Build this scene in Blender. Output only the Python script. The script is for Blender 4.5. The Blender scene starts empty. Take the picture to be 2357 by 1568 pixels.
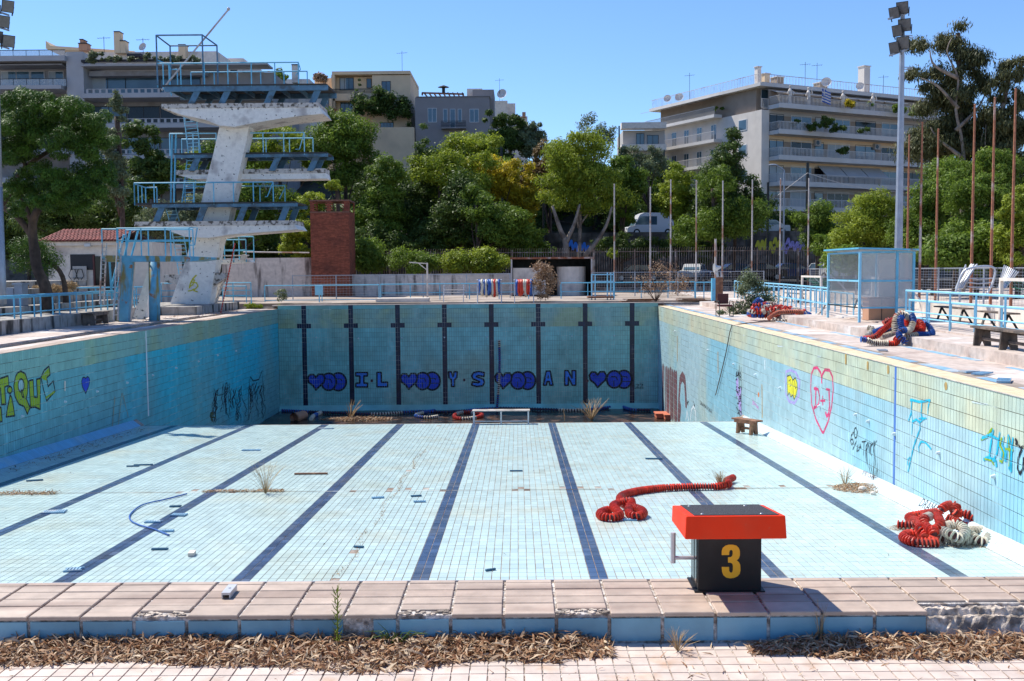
import bpy, math, random
import numpy as np
from mathutils import Vector, Matrix, Quaternion
random.seed(7); rng = np.random.default_rng(7)
sc = bpy.context.scene; COL = sc.collection
PI = math.pi
# ---------------- camera, world, sun, exposure ----------------
# measurements were taken on a 2357 x 1568 copy of the photograph; F is the focal length in its pixels
F, PW, PH = 2416.0, 2357.0, 1568.0
EYE = Vector((0, 0, 1.95))
_wy = Vector((11.5, 162.0, -F)).normalized()
_wx = Vector((1, .0079, (11.5 + .0079 * 162) / F)); _wx = (_wx - _wy * _wx.dot(_wy)).normalized()
_wz = _wx.cross(_wy)
ROT = Matrix((_wx, _wy, _wz))
cam = bpy.data.cameras.new('camera'); camo = bpy.data.objects.new('camera', cam); COL.objects.link(camo)
cam.lens = F / PW * 36; cam.sensor_width = 36; cam.clip_end = 5000; cam.clip_start = .05
camo.matrix_world = Matrix.Translation(EYE) @ ROT.to_4x4()
sc.camera = camo
SUN = Vector((-.60, .45, 1.0)).normalized()
w = bpy.data.worlds.new('World'); sc.world = w; w.use_nodes = True
nt = w.node_tree; bg = nt.nodes['Background']
sky = nt.nodes.new('ShaderNodeTexSky'); sky.sky_type = 'NISHITA'; sky.sun_disc = False
sky.sun_elevation = math.asin(SUN.z); sky.sun_rotation = math.atan2(SUN.x, SUN.y)
sky.air_density = 1.0; sky.dust_density = .0; sky.ozone_density = 3.5; sky.altitude = 60
tn = nt.nodes.new('ShaderNodeMix'); tn.data_type = 'RGBA'; tn.blend_type = 'MULTIPLY'; tn.inputs[0].default_value = 1; tn.inputs[7].default_value = (.70, .855, 1.10, 1)
nt.links.new(sky.outputs[0], tn.inputs[6]); nt.links.new(tn.outputs[2], bg.inputs[0]); bg.inputs[1].default_value = .118
sl = bpy.data.lights.new('sun', 'SUN'); sl.energy = 4.8; sl.angle = math.radians(.53); sl.color = (1, .965, .87)
slo = bpy.data.objects.new('sun', sl); COL.objects.link(slo); slo.rotation_mode = 'QUATERNION'
slo.rotation_quaternion = SUN.to_track_quat('Z', 'Y'); slo.location = (-20, 10, 40)
sc.view_settings.view_transform = 'Standard'; sc.view_settings.look = 'None'
sc.view_settings.exposure = .52; sc.view_settings.gamma = 1; sc.view_settings.use_curve_mapping = False

# ---------------- measuring helpers ----------------
def ray(x, y):
    d = Vector((x - PW / 2, -(y - PH / 2), -F)); return ROT @ d
def at(x, y, Y):
    d = ray(x, y); return EYE + d * (Y / d.y)
def onz(x, y, z):
    d = ray(x, y); return EYE + d * ((z - EYE.z) / d.z)
def onx(x, y, X):
    d = ray(x, y); return EYE + d * (X / d.x)
FS = .0378
def fz(Y): return -2.03 - FS * (Y - 5.9)
def onf(x, y):
    d = ray(x, y); k = fz(0); return EYE + d * ((k - EYE.z) / (d.z + FS * d.y))
# ---------------- materials ----------------
MATS = {}
def srgb(r, g, b):
    f = lambda c: c / 12.92 if c <= .04045 else ((c + .055) / 1.055) ** 2.4
    return (f(r / 255), f(g / 255), f(b / 255))
def M(name, col, rough=.65, var=.18, scale=4, col2=None, lo=.48, hi=.62, scale2=1.2, bump=0, bscale=40, metal=0,
      tint=0, spec=.4, stretch=None, trans=0, col3=None, lo3=.5, hi3=.6, scale3=.5):
    m = bpy.data.materials.new(name); m.use_nodes = True; n = m.node_tree.nodes; L = m.node_tree.links
    b = n['Principled BSDF']; b.inputs['Roughness'].default_value = rough; b.inputs['Metallic'].default_value = metal
    b.inputs['Specular IOR Level'].default_value = spec
    g = n.new('ShaderNodeNewGeometry'); src = g.outputs['Position']
    def noise(s, det=5, st=None):
        t = n.new('ShaderNodeTexNoise'); t.inputs['Scale'].default_value = s; t.inputs['Detail'].default_value = det
        if st:
            mp = n.new('ShaderNodeMapping'); mp.inputs['Scale'].default_value = st; L.new(src, mp.inputs[0]); L.new(mp.outputs[0], t.inputs['Vector'])
        else: L.new(src, t.inputs['Vector'])
        return t.outputs[0]
    def mixc(fac, a, c, mode='MIX'):
        x = n.new('ShaderNodeMix'); x.data_type = 'RGBA'; x.blend_type = mode
        if isinstance(fac, (int, float)): x.inputs[0].default_value = fac
        else: L.new(fac, x.inputs[0])
        for i, q in ((6, a), (7, c)):
            if isinstance(q, tuple): x.inputs[i].default_value = (*q, 1)
            else: L.new(q, x.inputs[i])
        return x.outputs[2]
    def mr(v, a, c, o0=0, o1=1):
        x = n.new('ShaderNodeMapRange'); x.inputs[1].default_value = a; x.inputs[2].default_value = c
        x.inputs[3].default_value = o0; x.inputs[4].default_value = o1; L.new(v, x.inputs[0]); return x.outputs[0]
    c = tuple(col)
    if col2: c = mixc(mr(noise(scale2, 7, stretch), lo, hi), c, tuple(col2))
    if col3: c = mixc(mr(noise(scale3, 8), lo3, hi3), c, tuple(col3))
    v = mr(noise(scale, 6), .3, .7, 1 - var, 1 + var)
    if tint:
        a = n.new('ShaderNodeAttribute'); a.attribute_name = 'tint'
        t = mr(a.outputs['Fac'], 0, 1, 1 - tint, 1 + tint)
        x = n.new('ShaderNodeMath'); x.operation = 'MULTIPLY'; L.new(v, x.inputs[0]); L.new(t, x.inputs[1]); v = x.outputs[0]
    cc = n.new('ShaderNodeCombineXYZ')
    for i in range(3): L.new(v, cc.inputs[i])
    c = mixc(1.0, c, cc.outputs[0], 'MULTIPLY')
    L.new(c, b.inputs['Base Color'])
    if bump:
        bn = n.new('ShaderNodeBump'); bn.inputs['Strength'].default_value = bump; bn.inputs['Distance'].default_value = .01
        L.new(noise(bscale, 4), bn.inputs['Height']); L.new(bn.outputs[0], b.inputs['Normal'])
    m['_n'] = 0; del m['_n']
    MATS[name] = m; return m
def leafmat(name, a, b2, trans=.28):
    m = bpy.data.materials.new(name); m.use_nodes = True; n = m.node_tree.nodes; L = m.node_tree.links
    b = n['Principled BSDF']; b.inputs['Roughness'].default_value = .55; b.inputs['Specular IOR Level'].default_value = .25
    at_ = n.new('ShaderNodeAttribute'); at_.attribute_name = 'tint'
    x = n.new('ShaderNodeMix'); x.data_type = 'RGBA'; L.new(at_.outputs['Fac'], x.inputs[0])
    x.inputs[6].default_value = (*a, 1); x.inputs[7].default_value = (*b2, 1)
    L.new(x.outputs[2], b.inputs['Base Color'])
    t = n.new('ShaderNodeBsdfTranslucent'); L.new(x.outputs[2], t.inputs[0])
    s = n.new('ShaderNodeMixShader'); s.inputs[0].default_value = trans
    L.new(b.outputs[0], s.inputs[1]); L.new(t.outputs[0], s.inputs[2]); L.new(s.outputs[0], n['Material Output'].inputs[0])
    MATS[name] = m; return m
def glassmat(name, col, rough=.05, alpha=.35):
    m = bpy.data.materials.new(name); m.use_nodes = True; n = m.node_tree.nodes; L = m.node_tree.links
    b = n['Principled BSDF']; b.inputs['Base Color'].default_value = (*col, 1); b.inputs['Roughness'].default_value = rough
    t = n.new('ShaderNodeBsdfTransparent'); s = n.new('ShaderNodeMixShader'); s.inputs[0].default_value = alpha
    L.new(t.outputs[0], s.inputs[1]); L.new(b.outputs[0], s.inputs[2]); L.new(s.outputs[0], n['Material Output'].inputs[0])
    MATS[name] = m; return m
M('tile_floor', (.50, .635, .62), .22, .07, 2.0, (.52, .58, .50), .5, .75, .7, tint=.10, spec=.5, col3=(.45, .51, .43), lo3=.58, hi3=.80, scale3=.45)
M('tile_line', (.050, .085, .165), .25, .2, 3, (.09, .11, .15), .45, .7, 1.5, tint=.3)
M('grout_floor', (.22, .15, .11), .9, .3, 6, (.34, .30, .26), .4, .6, 2)
M('grout_wall', (.085, .06, .04), .9, .4, 3, (.55, .55, .5), .5, .56, .9, stretch=(1, 1, .3))
M('tile_blue', (.40, .575, .62), .25, .10, 2.5, (.44, .54, .42), .5, .66, .35, tint=.08, stretch=(1, .35, .22), col3=(.28, .55, .66), lo3=.5, hi3=.6, scale3=.14)
M('tile_blue_shade', (.030, .49, .64), .4, .12, 2.5, (.17, .42, .42), .5, .64, .35, tint=.09, stretch=(1, .35, .22), col3=(.14, .40, .44), lo3=.46, hi3=.56, scale3=.12, spec=.2)  # left wall tiles, stained; the wall's shade is put into the base blue
M('tile_band_shade', (.22, .44, .40), .3, .12, 2.5, (.30, .42, .25), .5, .7, .8, tint=.08, stretch=(1, .6, .25))  # left wall's upper band, darker copy with the shade in its colour
M('tile_band', (.54, .57, .42), .3, .12, 2.5, (.62, .56, .38), .5, .75, .8, tint=.08, stretch=(1, .6, .25), col3=(.48, .58, .50), lo3=.5, hi3=.62, scale3=.3)
M('tile_end', (.21, .53, .52), .28, .15, 1.5, (.17, .43, .41), .45, .65, .5, tint=.10, stretch=(1, 1, .3), col3=(.26, .46, .39), lo3=.5, hi3=.7, scale3=.35)
M('tile_end_band', (.25, .46, .42), .3, .15, 2, (.31, .42, .27), .45, .6, .5, tint=.1)
M('tile_end_line', (.012, .020, .05), .3, .3, 3, tint=.2)
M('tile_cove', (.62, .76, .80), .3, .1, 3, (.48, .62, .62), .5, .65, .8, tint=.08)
M('tile_cove_shade', (.10, .42, .66), .3, .1, 3, (.2, .45, .6), .5, .65, .8, tint=.08)  # left cove, bluer copy with its shade put into the colour
M('coping_tile', (.45, .345, .27), .55, .14, 9, (.33, .235, .18), .45, .65, 2.2, bump=.15, bscale=60, tint=.12, stretch=(.3, 3, 1))
M('coping_face', (.17, .36, .46), .3, .12, 5, (.10, .25, .34), .5, .7, 1.5, tint=.12)
M('coping_yellow', (.70, .56, .36), .6, .15, 6, (.55, .40, .22), .55, .7, 2, tint=.1)
M('deck_tile', (.58, .47, .40), .6, .12, 10, (.50, .34, .24), .56, .7, 4, bump=.1, tint=.1)
M('concrete', (.42, .37, .33), .85, .25, 5, (.27, .23, .20), .5, .62, 1.1, bump=.5, bscale=30)
M('concrete_pink', (.50, .41, .355), .85, .2, 6, (.36, .27, .23), .52, .66, .9, bump=.4, bscale=30, col3=(.62, .56, .52), lo3=.55, hi3=.62, scale3=.4)
M('concrete_rough', (.58, .48, .39), .95, .4, 25, (.2, .16, .13), .5, .6, 8, bump=1, bscale=60)
M('mortar', (.30, .24, .20), .95, .5, 40, (.55, .50, .46), .45, .55, 14, bump=1, bscale=120)
M('grate_teal', (.035, .12, .20), .6, .2, 5)
M('blue_strip', (.20, .37, .52), .6, .2, 5, (.42, .46, .5), .5, .6, 1.5)
M('tower_white', (.80, .76, .70), .75, .08, 6, (.12, .10, .09), .64, .68, 6.5, bump=.4, bscale=20, col3=(.42, .38, .36), lo3=.55, hi3=.7, scale3=1.1)
M('tower_edge', (.56, .51, .46), .85, .15, 6, (.13, .11, .09), .50, .60, 5.5, bump=.5, bscale=20)
M('tower_blue', (.09, .19, .28), .6, .2, 4, (.07, .11, .14), .52, .62, 1.5)
M('deck_dark', (.05, .05, .05), .9, .3, 4)
M('rail_blue', (.12, .42, .60), .4, .12, 5, (.22, .22, .20), .66, .72, 3)
M('rail_pale', (.24, .56, .74), .4, .1, 4, (.35, .42, .45), .66, .74, 3)
M('column_blue', (.12, .38, .54), .6, .15, 4, (.26, .22, .08), .5, .6, 1.3, stretch=(2.5, 2.5, .5), col3=(.30, .13, .05), lo3=.62, hi3=.68, scale3=2)
M('rust', (.28, .10, .05), .85, .35, 8, (.40, .30, .26), .5, .6, 2, stretch=(1, 1, .5))
M('pole_white', (.50, .46, .44), .6, .15, 6, (.33, .17, .11), .52, .6, .9)
M('pole_rust', (.33, .13, .07), .8, .25, 8, (.48, .40, .37), .56, .62, .5)
M('lamp_glass', (.13, .12, .115), .25, .2, 6)
M('galv', (.33, .36, .41), .45, .12, 3, metal=.35)
M('black_paint', (.010, .010, .011), .5, .3, 6, (.02, .02, .021), .4, .7, 3, spec=.3, col3=(.07, .065, .06), lo3=.68, hi3=.74, scale3=18)
M('grit_pad', (.055, .055, .065), .95, .7, 260, bump=.8, bscale=400)
M('red_plastic', (.80, .038, .004), .55, .06, 5, (.72, .05, .012), .45, .75, 7, bump=.08, bscale=90, spec=.2, col3=(.60, .10, .05), lo3=.66, hi3=.72, scale3=14)
M('yellow_paint', (.78, .42, .012), .5, .05, 5)
M('steel', (.42, .42, .42), .28, .1, 5, metal=.9)
M('steel_dull', (.55, .55, .56), .45, .1, 5, metal=.5)
M('float_red', (.62, .045, .022), .42, .12, 6, (.50, .09, .06), .5, .7, 2, tint=.2)
M('float_white', (.62, .56, .45), .55, .15, 6, (.40, .30, .18), .55, .7, 3, tint=.15)
M('float_blue', (.025, .10, .36), .45, .15, 6, (.06, .16, .38), .5, .7, 2, tint=.2)
M('float_core', (.10, .03, .03), .6, .3, 6)
M('float_dark', (.02, .035, .09), .5, .2, 6)
M('wood_old', (.17, .125, .095), .85, .3, 6, (.08, .065, .055), .48, .6, 4, stretch=(1, 1, .2), bump=.5, bscale=25)
M('wood_brown', (.20, .09, .05), .8, .3, 6, (.30, .15, .08), .5, .6, 4)
M('brick', (.27, .075, .042), .85, .2, 6, (.15, .045, .03), .5, .7, .7, tint=.25)
M('brick_mortar', (.20, .10, .07), .9, .2, 6)
M('roof_tile', (.24, .065, .05), .75, .25, 6, tint=.25)
M('plaster_white', (.70, .62, .54), .85, .1, 3, (.42, .36, .33), .55, .7, .8)
M('plaster_stained', (.62, .55, .49), .9, .15, 4, (.12, .10, .09), .54, .68, .9, stretch=(2.5, 2.5, .35))
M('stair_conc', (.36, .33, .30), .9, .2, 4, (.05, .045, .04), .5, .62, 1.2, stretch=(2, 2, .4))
M('apt_wall', (.62, .56, .50), .85, .06, 1, (.55, .49, .43), .5, .7, .2)
M('apt_slab', (.56, .53, .50), .8, .06, 1)
M('apt_tan_shade', (.30, .235, .18), .85, .1, 1)  # tan of chimneys and valances; on balcony walls it holds their shade
M('apt_grey', (.42, .395, .37), .85, .06, 1)
M('beige', (.68, .51, .33), .85, .06, 1, (.60, .45, .30), .5, .7, .3)
M('facade_grey', (.26, .26, .265), .85, .06, 1, (.22, .21, .21))
M('slab_grey', (.40, .40, .41), .85, .06, 1)
M('grey_house', (.27, .245, .24), .85, .05, 1)
M('frame_white', (.6, .6, .6), .5, .05, 1)
M('dark_frame', (.02, .02, .025), .5, .1, 1)
M('win_glass', (.035, .075, .11), .06, .3, .3, (.07, .13, .17), .4, .6, .25, spec=.8)
M('win_dark', (.01, .012, .014), .12, .3, .5)
M('curtain', (.35, .40, .42), .8, .1, 1)
M('awning', (.40, .40, .40), .8, .08, 1)
M('terracotta', (.45, .24, .15), .85, .1, 2)
M('stone', (.13, .115, .10), .95, .45, 2, (.05, .045, .04), .45, .6, 1, bump=.8, bscale=3, tint=.35)
M('asphalt', (.05, .05, .05), .9, .2, 3)
M('soil', (.055, .045, .03), .95, .5, .8, (.04, .05, .02), .4, .6, .2)
M('ground_beige', (.38, .31, .26), .95, .2, 2, (.24, .19, .15), .45, .6, .3)
M('bark', (.10, .065, .045), .95, .35, 5, (.05, .035, .028), .4, .6, 3, stretch=(1, 1, .25))
M('bark_pale', (.26, .21, .17), .9, .3, 3, (.12, .09, .07), .5, .6, 1.5)
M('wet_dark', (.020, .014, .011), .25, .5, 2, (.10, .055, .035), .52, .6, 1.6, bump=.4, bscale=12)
M('weed_dry', (.42, .29, .15), .9, .2, 9, tint=.3)
M('car_white', (.55, .55, .56), .25, .02, 1)
M('car_silver', (.30, .32, .35), .25, .02, 1, metal=.3)
M('car_blue', (.03, .06, .16), .25, .02, 1)
M('car_dark', (.02, .02, .025), .25, .02, 1)
M('tyre', (.015, .015, .015), .8, .1, 5)
M('dark_iron', (.018, .022, .022), .6, .2, 3)
M('iron_fence', (.20, .14, .11), .8, .25, 4, (.34, .30, .27), .5, .6, 1.5)
M('maroon', (.085, .018, .018), .4, .15, 6)
M('orange_fade', (.52, .15, .08), .6, .1, 6)
M('flag_blue', (.05, .12, .40), .7, .05, 3)
M('net_green', (.02, .20, .13), .8, .2, 9)
M('g_lime', srgb(140, 170, 30), .6, .1, 3)
M('g_black', (.010, .010, .018), .6, .1, 3)
M('g_navy', (.014, .06, .55), .5, .12, 3)
M('g_sky', (.035, .22, .78), .5, .1, 3)
M('g_pink', (.62, .045, .16), .6, .25, 5)
M('g_cyan', (.01, .42, .62), .6, .2, 5)
M('g_yellow', (.72, .66, .02), .6, .1, 5)
M('g_purple', (.36, .30, .62), .7, .3, 6)
M('g_magenta', (.55, .12, .45), .7, .2, 6)
M('g_brown', (.13, .06, .07), .7, .4, 3)
M('g_white', (.62, .70, .72), .7, .1, 6)
M('g_orange', (.65, .2, .06), .7, .1, 6)
M('g_tag_yellow', (.55, .50, .04), .7, .1, 6)
M('line_blue', (.06, .16, .48), .5, .1, 6)
M('rust_stain', (.42, .27, .09), .6, .2, 6)
leafmat('leaf_litter', (.42, .24, .12), (.20, .075, .03), .12)
leafmat('leaf_litter_pale', (.62, .47, .31), (.36, .22, .13), .12)
leafmat('leaf_pine', (.022, .055, .008), (.11, .20, .02), .15)
leafmat('leaf_green', (.05, .095, .012), (.21, .30, .035), .38)
leafmat('leaf_dark', (.030, .055, .012), (.11, .17, .03), .35)
leafmat('leaf_yellow', (.19, .17, .012), (.70, .54, .03), .4)
leafmat('leaf_lime', (.10, .15, .012), (.36, .42, .04), .4)
leafmat('leaf_olive', (.08, .10, .05), (.22, .26, .13))
leafmat('leaf_euc', (.055, .065, .025), (.15, .15, .06))
leafmat('leaf_rust', (.09, .06, .02), (.22, .14, .05))
leafmat('leaf_dry', (.24, .13, .07), (.46, .32, .2), .15)
glassmat('clear_glass', (.5, .55, .58), .08, .38)
glassmat('dirty_plastic', (.62, .60, .58), .35, .42)
# ---------------- mesh helpers ----------------
W0 = (Vector((0, 0, 0)), Vector((1, 0, 0)), Vector((0, 1, 0)), Vector((0, 0, 1)))
def frame(o, ang):
    return (Vector(o), Vector((math.cos(ang), math.sin(ang), 0)), Vector((-math.sin(ang), math.cos(ang), 0)), Vector((0, 0, 1)))
def frp(fr, x, y, z): return fr[0] + fr[1] * x + fr[2] * y + fr[3] * z
class MB:
    def __init__(s): s.v = []; s.f = []; s.t = []
    def add(s, vs, fs, t=.5):
        o = len(s.v); s.v += [tuple(p) for p in vs]; s.f += [tuple(i + o for i in q) for q in fs]; s.t += [t] * len(fs); return s
    def box(s, x0, x1, y0, y1, z0, z1, fr=W0, t=.5):
        P = [frp(fr, x, y, z) for z in (z0, z1) for y in (y0, y1) for x in (x0, x1)]
        return s.add(P, [(0, 2, 3, 1), (4, 5, 7, 6), (0, 1, 5, 4), (2, 6, 7, 3), (0, 4, 6, 2), (1, 3, 7, 5)], t)
    def cbox(s, c, sz, fr=None, t=.5):
        f = fr or W0; f = (Vector(c), f[1], f[2], f[3]); a, b, d = sz
        return s.box(-a / 2, a / 2, -b / 2, b / 2, -d / 2, d / 2, f, t)
    def bar(s, a, b, wd, h=None, up=Vector((0, 0, 1)), t=.5):
        a = Vector(a); b = Vector(b); d = b - a; L = d.length
        if L < 1e-6: return s
        d.normalize(); h = h or wd
        if abs(d.dot(up)) > .99: up = Vector((0, 1, 0))
        x = d.cross(up).normalized(); z = x.cross(d)
        return s.box(-wd / 2, wd / 2, 0, L, -h / 2, h / 2, (a, x, d, z), t)
    def tube(s, pts, r, n=6, t=.5, cap=True):
        pts = [Vector(p) for p in pts]; m = len(pts); rs = r if isinstance(r, (list, tuple)) else [r] * m
        N = None; rings = []
        for i, p in enumerate(pts):
            d = (pts[min(i + 1, m - 1)] - pts[max(i - 1, 0)])
            if d.length < 1e-9: d = Vector((0, 0, 1))
            d.normalize()
            if N is None: N = d.orthogonal().normalized()
            else:
                N = N - d * N.dot(d); N = N.normalized() if N.length > 1e-6 else d.orthogonal().normalized()
            B = d.cross(N)
            rings.append([p + (N * math.cos(2 * PI * k / n) + B * math.sin(2 * PI * k / n)) * rs[i] for k in range(n)])
        V = [q for R_ in rings for q in R_]; Fc = []
        for i in range(m - 1):
            for k in range(n):
                a = i * n + k; b = i * n + (k + 1) % n; Fc.append((a, b, b + n, a + n))
        if cap: Fc += [tuple(range(n - 1, -1, -1)), tuple((m - 1) * n + k for k in range(n))]
        return s.add(V, Fc, t)
    def prism(s, poly, n, t=.5):            # poly: 3D points in one plane, extruded by vector n
        n = Vector(n); k = len(poly); P = [Vector(p) for p in poly]
        return s.add(P + [p + n for p in P], [tuple(range(k - 1, -1, -1)), tuple(range(k, 2 * k))] + [(i, (i + 1) % k, (i + 1) % k + k, i + k) for i in range(k)], t)
    def poly(s, pts, t=.5): return s.add(pts, [tuple(range(len(pts)))], t)
    def disc(s, c, n, r, h, k=12, r2=None, t=.5):
        c = Vector(c); n = Vector(n).normalized(); return s.tube([c, c + n * h], [r, r2 if r2 is not None else r], k, t)
    def ball(s, c, r, n=8, m=5, sc_=(1, 1, 1)):
        c = Vector(c); V = []; Fc = []
        for i in range(m + 1):
            a = PI * i / m
            for k in range(n):
                b = 2 * PI * k / n; V.append(c + Vector((math.sin(a) * math.cos(b) * sc_[0], math.sin(a) * math.sin(b) * sc_[1], math.cos(a) * sc_[2])) * r)
        for i in range(m):
            for k in range(n): Fc.append((i * n + k, i * n + (k + 1) % n, (i + 1) * n + (k + 1) % n, (i + 1) * n + k))
        return s.add(V, Fc)
OFF = {}
def offof(o):
    if o is None: return Vector((0, 0, 0))
    return OFF.get(o.name, Vector((0, 0, 0)))
def finish(me, name, mat, parent, smooth=False):
    for m in (mat if isinstance(mat, (list, tuple)) else [mat]): me.materials.append(MATS[m] if isinstance(m, str) else m)
    if smooth: me.polygons.foreach_set('use_smooth', [True] * len(me.polygons))
    o = bpy.data.objects.new(name, me); COL.objects.link(o)
    if parent is not None: o.parent = parent; OFF[o.name] = offof(parent)
    return o
def build(mb, name, mat, parent=None, smooth=False, kind=None, label=None):
    me = bpy.data.meshes.new(name); off = offof(parent)
    me.from_pydata([(p[0] - off.x, p[1] - off.y, p[2] - off.z) for p in mb.v], [], mb.f)
    a = me.attributes.new('tint', 'FLOAT', 'FACE'); a.data.foreach_set('value', mb.t)
    o = finish(me, name, mat, parent, smooth)
    if kind: o['kind'] = kind
    if label: o['label'] = label
    return o
def buildnp(V, Q, T, name, mat, parent=None, kind=None, mi=None, nv=4):   # numpy quads
    me = bpy.data.meshes.new(name); off = offof(parent); V = np.asarray(V, dtype=np.float32) - np.array(off, dtype=np.float32)
    nq = len(Q); me.vertices.add(len(V)); me.vertices.foreach_set('co', V.ravel())
    me.loops.add(nq * nv); me.loops.foreach_set('vertex_index', np.asarray(Q, dtype=np.int32).ravel())
    me.polygons.add(nq); me.polygons.foreach_set('loop_start', np.arange(0, nq * nv, nv, dtype=np.int32))
    if mi is not None: me.polygons.foreach_set('material_index', np.asarray(mi, dtype=np.int32))
    me.polygons.foreach_set('use_smooth', np.zeros(nq, dtype=bool)); me.update(calc_edges=True); me.validate()
    a = me.attributes.new('tint', 'FLOAT', 'FACE'); a.data.foreach_set('value', np.asarray(T, dtype=np.float32))
    o = finish(me, name, mat, parent)
    if kind: o['kind'] = kind
    return o
def thing(name, label, cat, loc=(0, 0, 0), group=None):
    o = bpy.data.objects.new(name, None); COL.objects.link(o); o.empty_display_size = .3
    o.location = loc; OFF[o.name] = Vector(loc); o['label'] = label; o['category'] = cat
    if group: o['group'] = group
    return o
def tag(o, label, cat, group=None):
    o['label'] = label; o['category'] = cat
    if group: o['group'] = group
    return o
def struct(o): o['kind'] = 'structure'; return o
def single(mb, name, mat, label, cat, loc, group=None, smooth=False):    # one-mesh thing with its origin at its base
    L = Vector(loc); mb.v = [(p[0] - L.x, p[1] - L.y, p[2] - L.z) for p in mb.v]
    o = build(mb, name, mat, None, smooth); o.location = L; OFF[o.name] = L; return tag(o, label, cat, group)
def dup(root, loc, label=None, deep=True):
    r = root.copy(); COL.objects.link(r); r.location = loc
    if label: r['label'] = label
    def rec(src, dst):
        for ch in list(src.children):
            c = ch.copy(); COL.objects.link(c); c.parent = dst; rec(ch, c)
    rec(root, r); return r
# tiles: a field of bevel-less tiles standing proud of a grout sheet
BOXQ = np.array([(4, 5, 7, 6), (0, 1, 5, 4), (2, 6, 7, 3), (0, 4, 6, 2), (1, 3, 7, 5)])
def tilemesh(us, vs, pu, pv, gap, th, O, U, Vd, N, mats, mi, name, parent, skip=None, kind='stuff', lift=.0006):
    O = np.array(O); U = np.array(U); Vd = np.array(Vd); N = np.array(N); n = len(us)
    if n == 0: return None
    cu = np.array([gap / 2, pu - gap / 2] * 4); cv = np.array([gap / 2, gap / 2, pv - gap / 2, pv - gap / 2] * 2); cn = np.array([0] * 4 + [th] * 4)
    uu = us[:, None] + cu; vv = vs[:, None] + cv; ww = np.repeat(cn[None], n, 0).astype(float)
    ww[:, 4:] += rng.uniform(-lift, lift, (n, 1)) + rng.uniform(-lift * .7, lift * .7, (n, 4))
    P = O + uu[..., None] * U + vv[..., None] * Vd + ww[..., None] * N
    Q = (np.arange(n) * 8)[:, None, None] + BOXQ
    T = np.repeat(np.clip(rng.normal(.5, .22, n), 0, 1), 5)
    flip = np.dot(np.cross(U, Vd), N) < 0
    Q = Q.reshape(-1, 4)
    if flip: Q = Q[:, ::-1]
    return buildnp(P.reshape(-1, 3), Q, T, name, mats, parent, kind, np.repeat(mi, 5))
def tileobjs(us, vs, pu, pv, gap, th, O, U, Vd, N, mats, mi, parent, name='tile'):
    variants = {}
    O = Vector(O); U = Vector(U); Vd = Vector(Vd); N = Vector(N)
    R_ = Matrix((U, Vd, N)).transposed()
    flip = U.cross(Vd).dot(N) < 0
    off = offof(parent)
    for u, v, m in zip(us, vs, mi):
        k = (int(m), random.randrange(6))
        if k not in variants:
            mb = MB(); mb.box(gap / 2, pu - gap / 2, gap / 2, pv - gap / 2, 0, th, t=.15 + .14 * k[1])
            mb.v = [tuple(U * p[0] + Vd * p[1] + N * p[2]) for p in mb.v]
            if flip: mb.f = [q[::-1] for q in mb.f]
            me = bpy.data.meshes.new(name); me.from_pydata(mb.v, [], mb.f)
            a = me.attributes.new('tint', 'FLOAT', 'FACE'); a.data.foreach_set('value', mb.t)
            me.materials.append(MATS[mats[k[0]]]); variants[k] = me
        o = bpy.data.objects.new(name, variants[k]); COL.objects.link(o)
        o.parent = parent; o.location = O + U * float(u) + Vd * float(v) - off
def joints(mat, ax, o, zo):
    """sprayed paint: thin and speckled, and missing in the recessed tile joints"""
    k = mat + '_on_tiles_' + 'xy'[ax]
    if k in MATS: return k
    m = MATS[mat].copy(); m.name = k; n = m.node_tree.nodes; L = m.node_tree.links
    g = n.new('ShaderNodeNewGeometry'); sp = n.new('ShaderNodeSeparateXYZ'); L.new(g.outputs['Position'], sp.inputs[0])
    def mth(op, a, b):
        x = n.new('ShaderNodeMath'); x.operation = op
        for i, q in ((0, a), (1, b)):
            if isinstance(q, (int, float)): x.inputs[i].default_value = q
            else: L.new(q, x.inputs[i])
        return x.outputs[0]
    def gapf(v, org, p, gp): f = mth('FRACT', mth('DIVIDE', mth('SUBTRACT', v, org), p), 0); return mth('LESS_THAN', mth('SUBTRACT', .5, mth('ABSOLUTE', mth('SUBTRACT', f, .5), 0)), gp / p / 2)
    t = n.new('ShaderNodeTexNoise'); t.inputs['Scale'].default_value = 60; t.inputs['Detail'].default_value = 3; L.new(g.outputs['Position'], t.inputs['Vector'])
    t2 = n.new('ShaderNodeTexNoise'); t2.inputs['Scale'].default_value = 3; L.new(g.outputs['Position'], t2.inputs['Vector'])
    sparse = mth('GREATER_THAN', mth('ADD', t.outputs[0], mth('MULTIPLY', t2.outputs[0], .25)), .80)
    hole = mth('MAXIMUM', mth('MAXIMUM', gapf(sp.outputs[ax], o, .125, .012), gapf(sp.outputs[2], zo, .25, .012)), mth('MULTIPLY', sparse, .7))
    tr = n.new('ShaderNodeBsdfTransparent'); ms = n.new('ShaderNodeMixShader'); L.new(hole, ms.inputs[0]); L.new(n['Principled BSDF'].outputs[0], ms.inputs[1]); L.new(tr.outputs[0], ms.inputs[2]); L.new(ms.outputs[0], n['Material Output'].inputs[0])
    MATS[k] = m; return k
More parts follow.
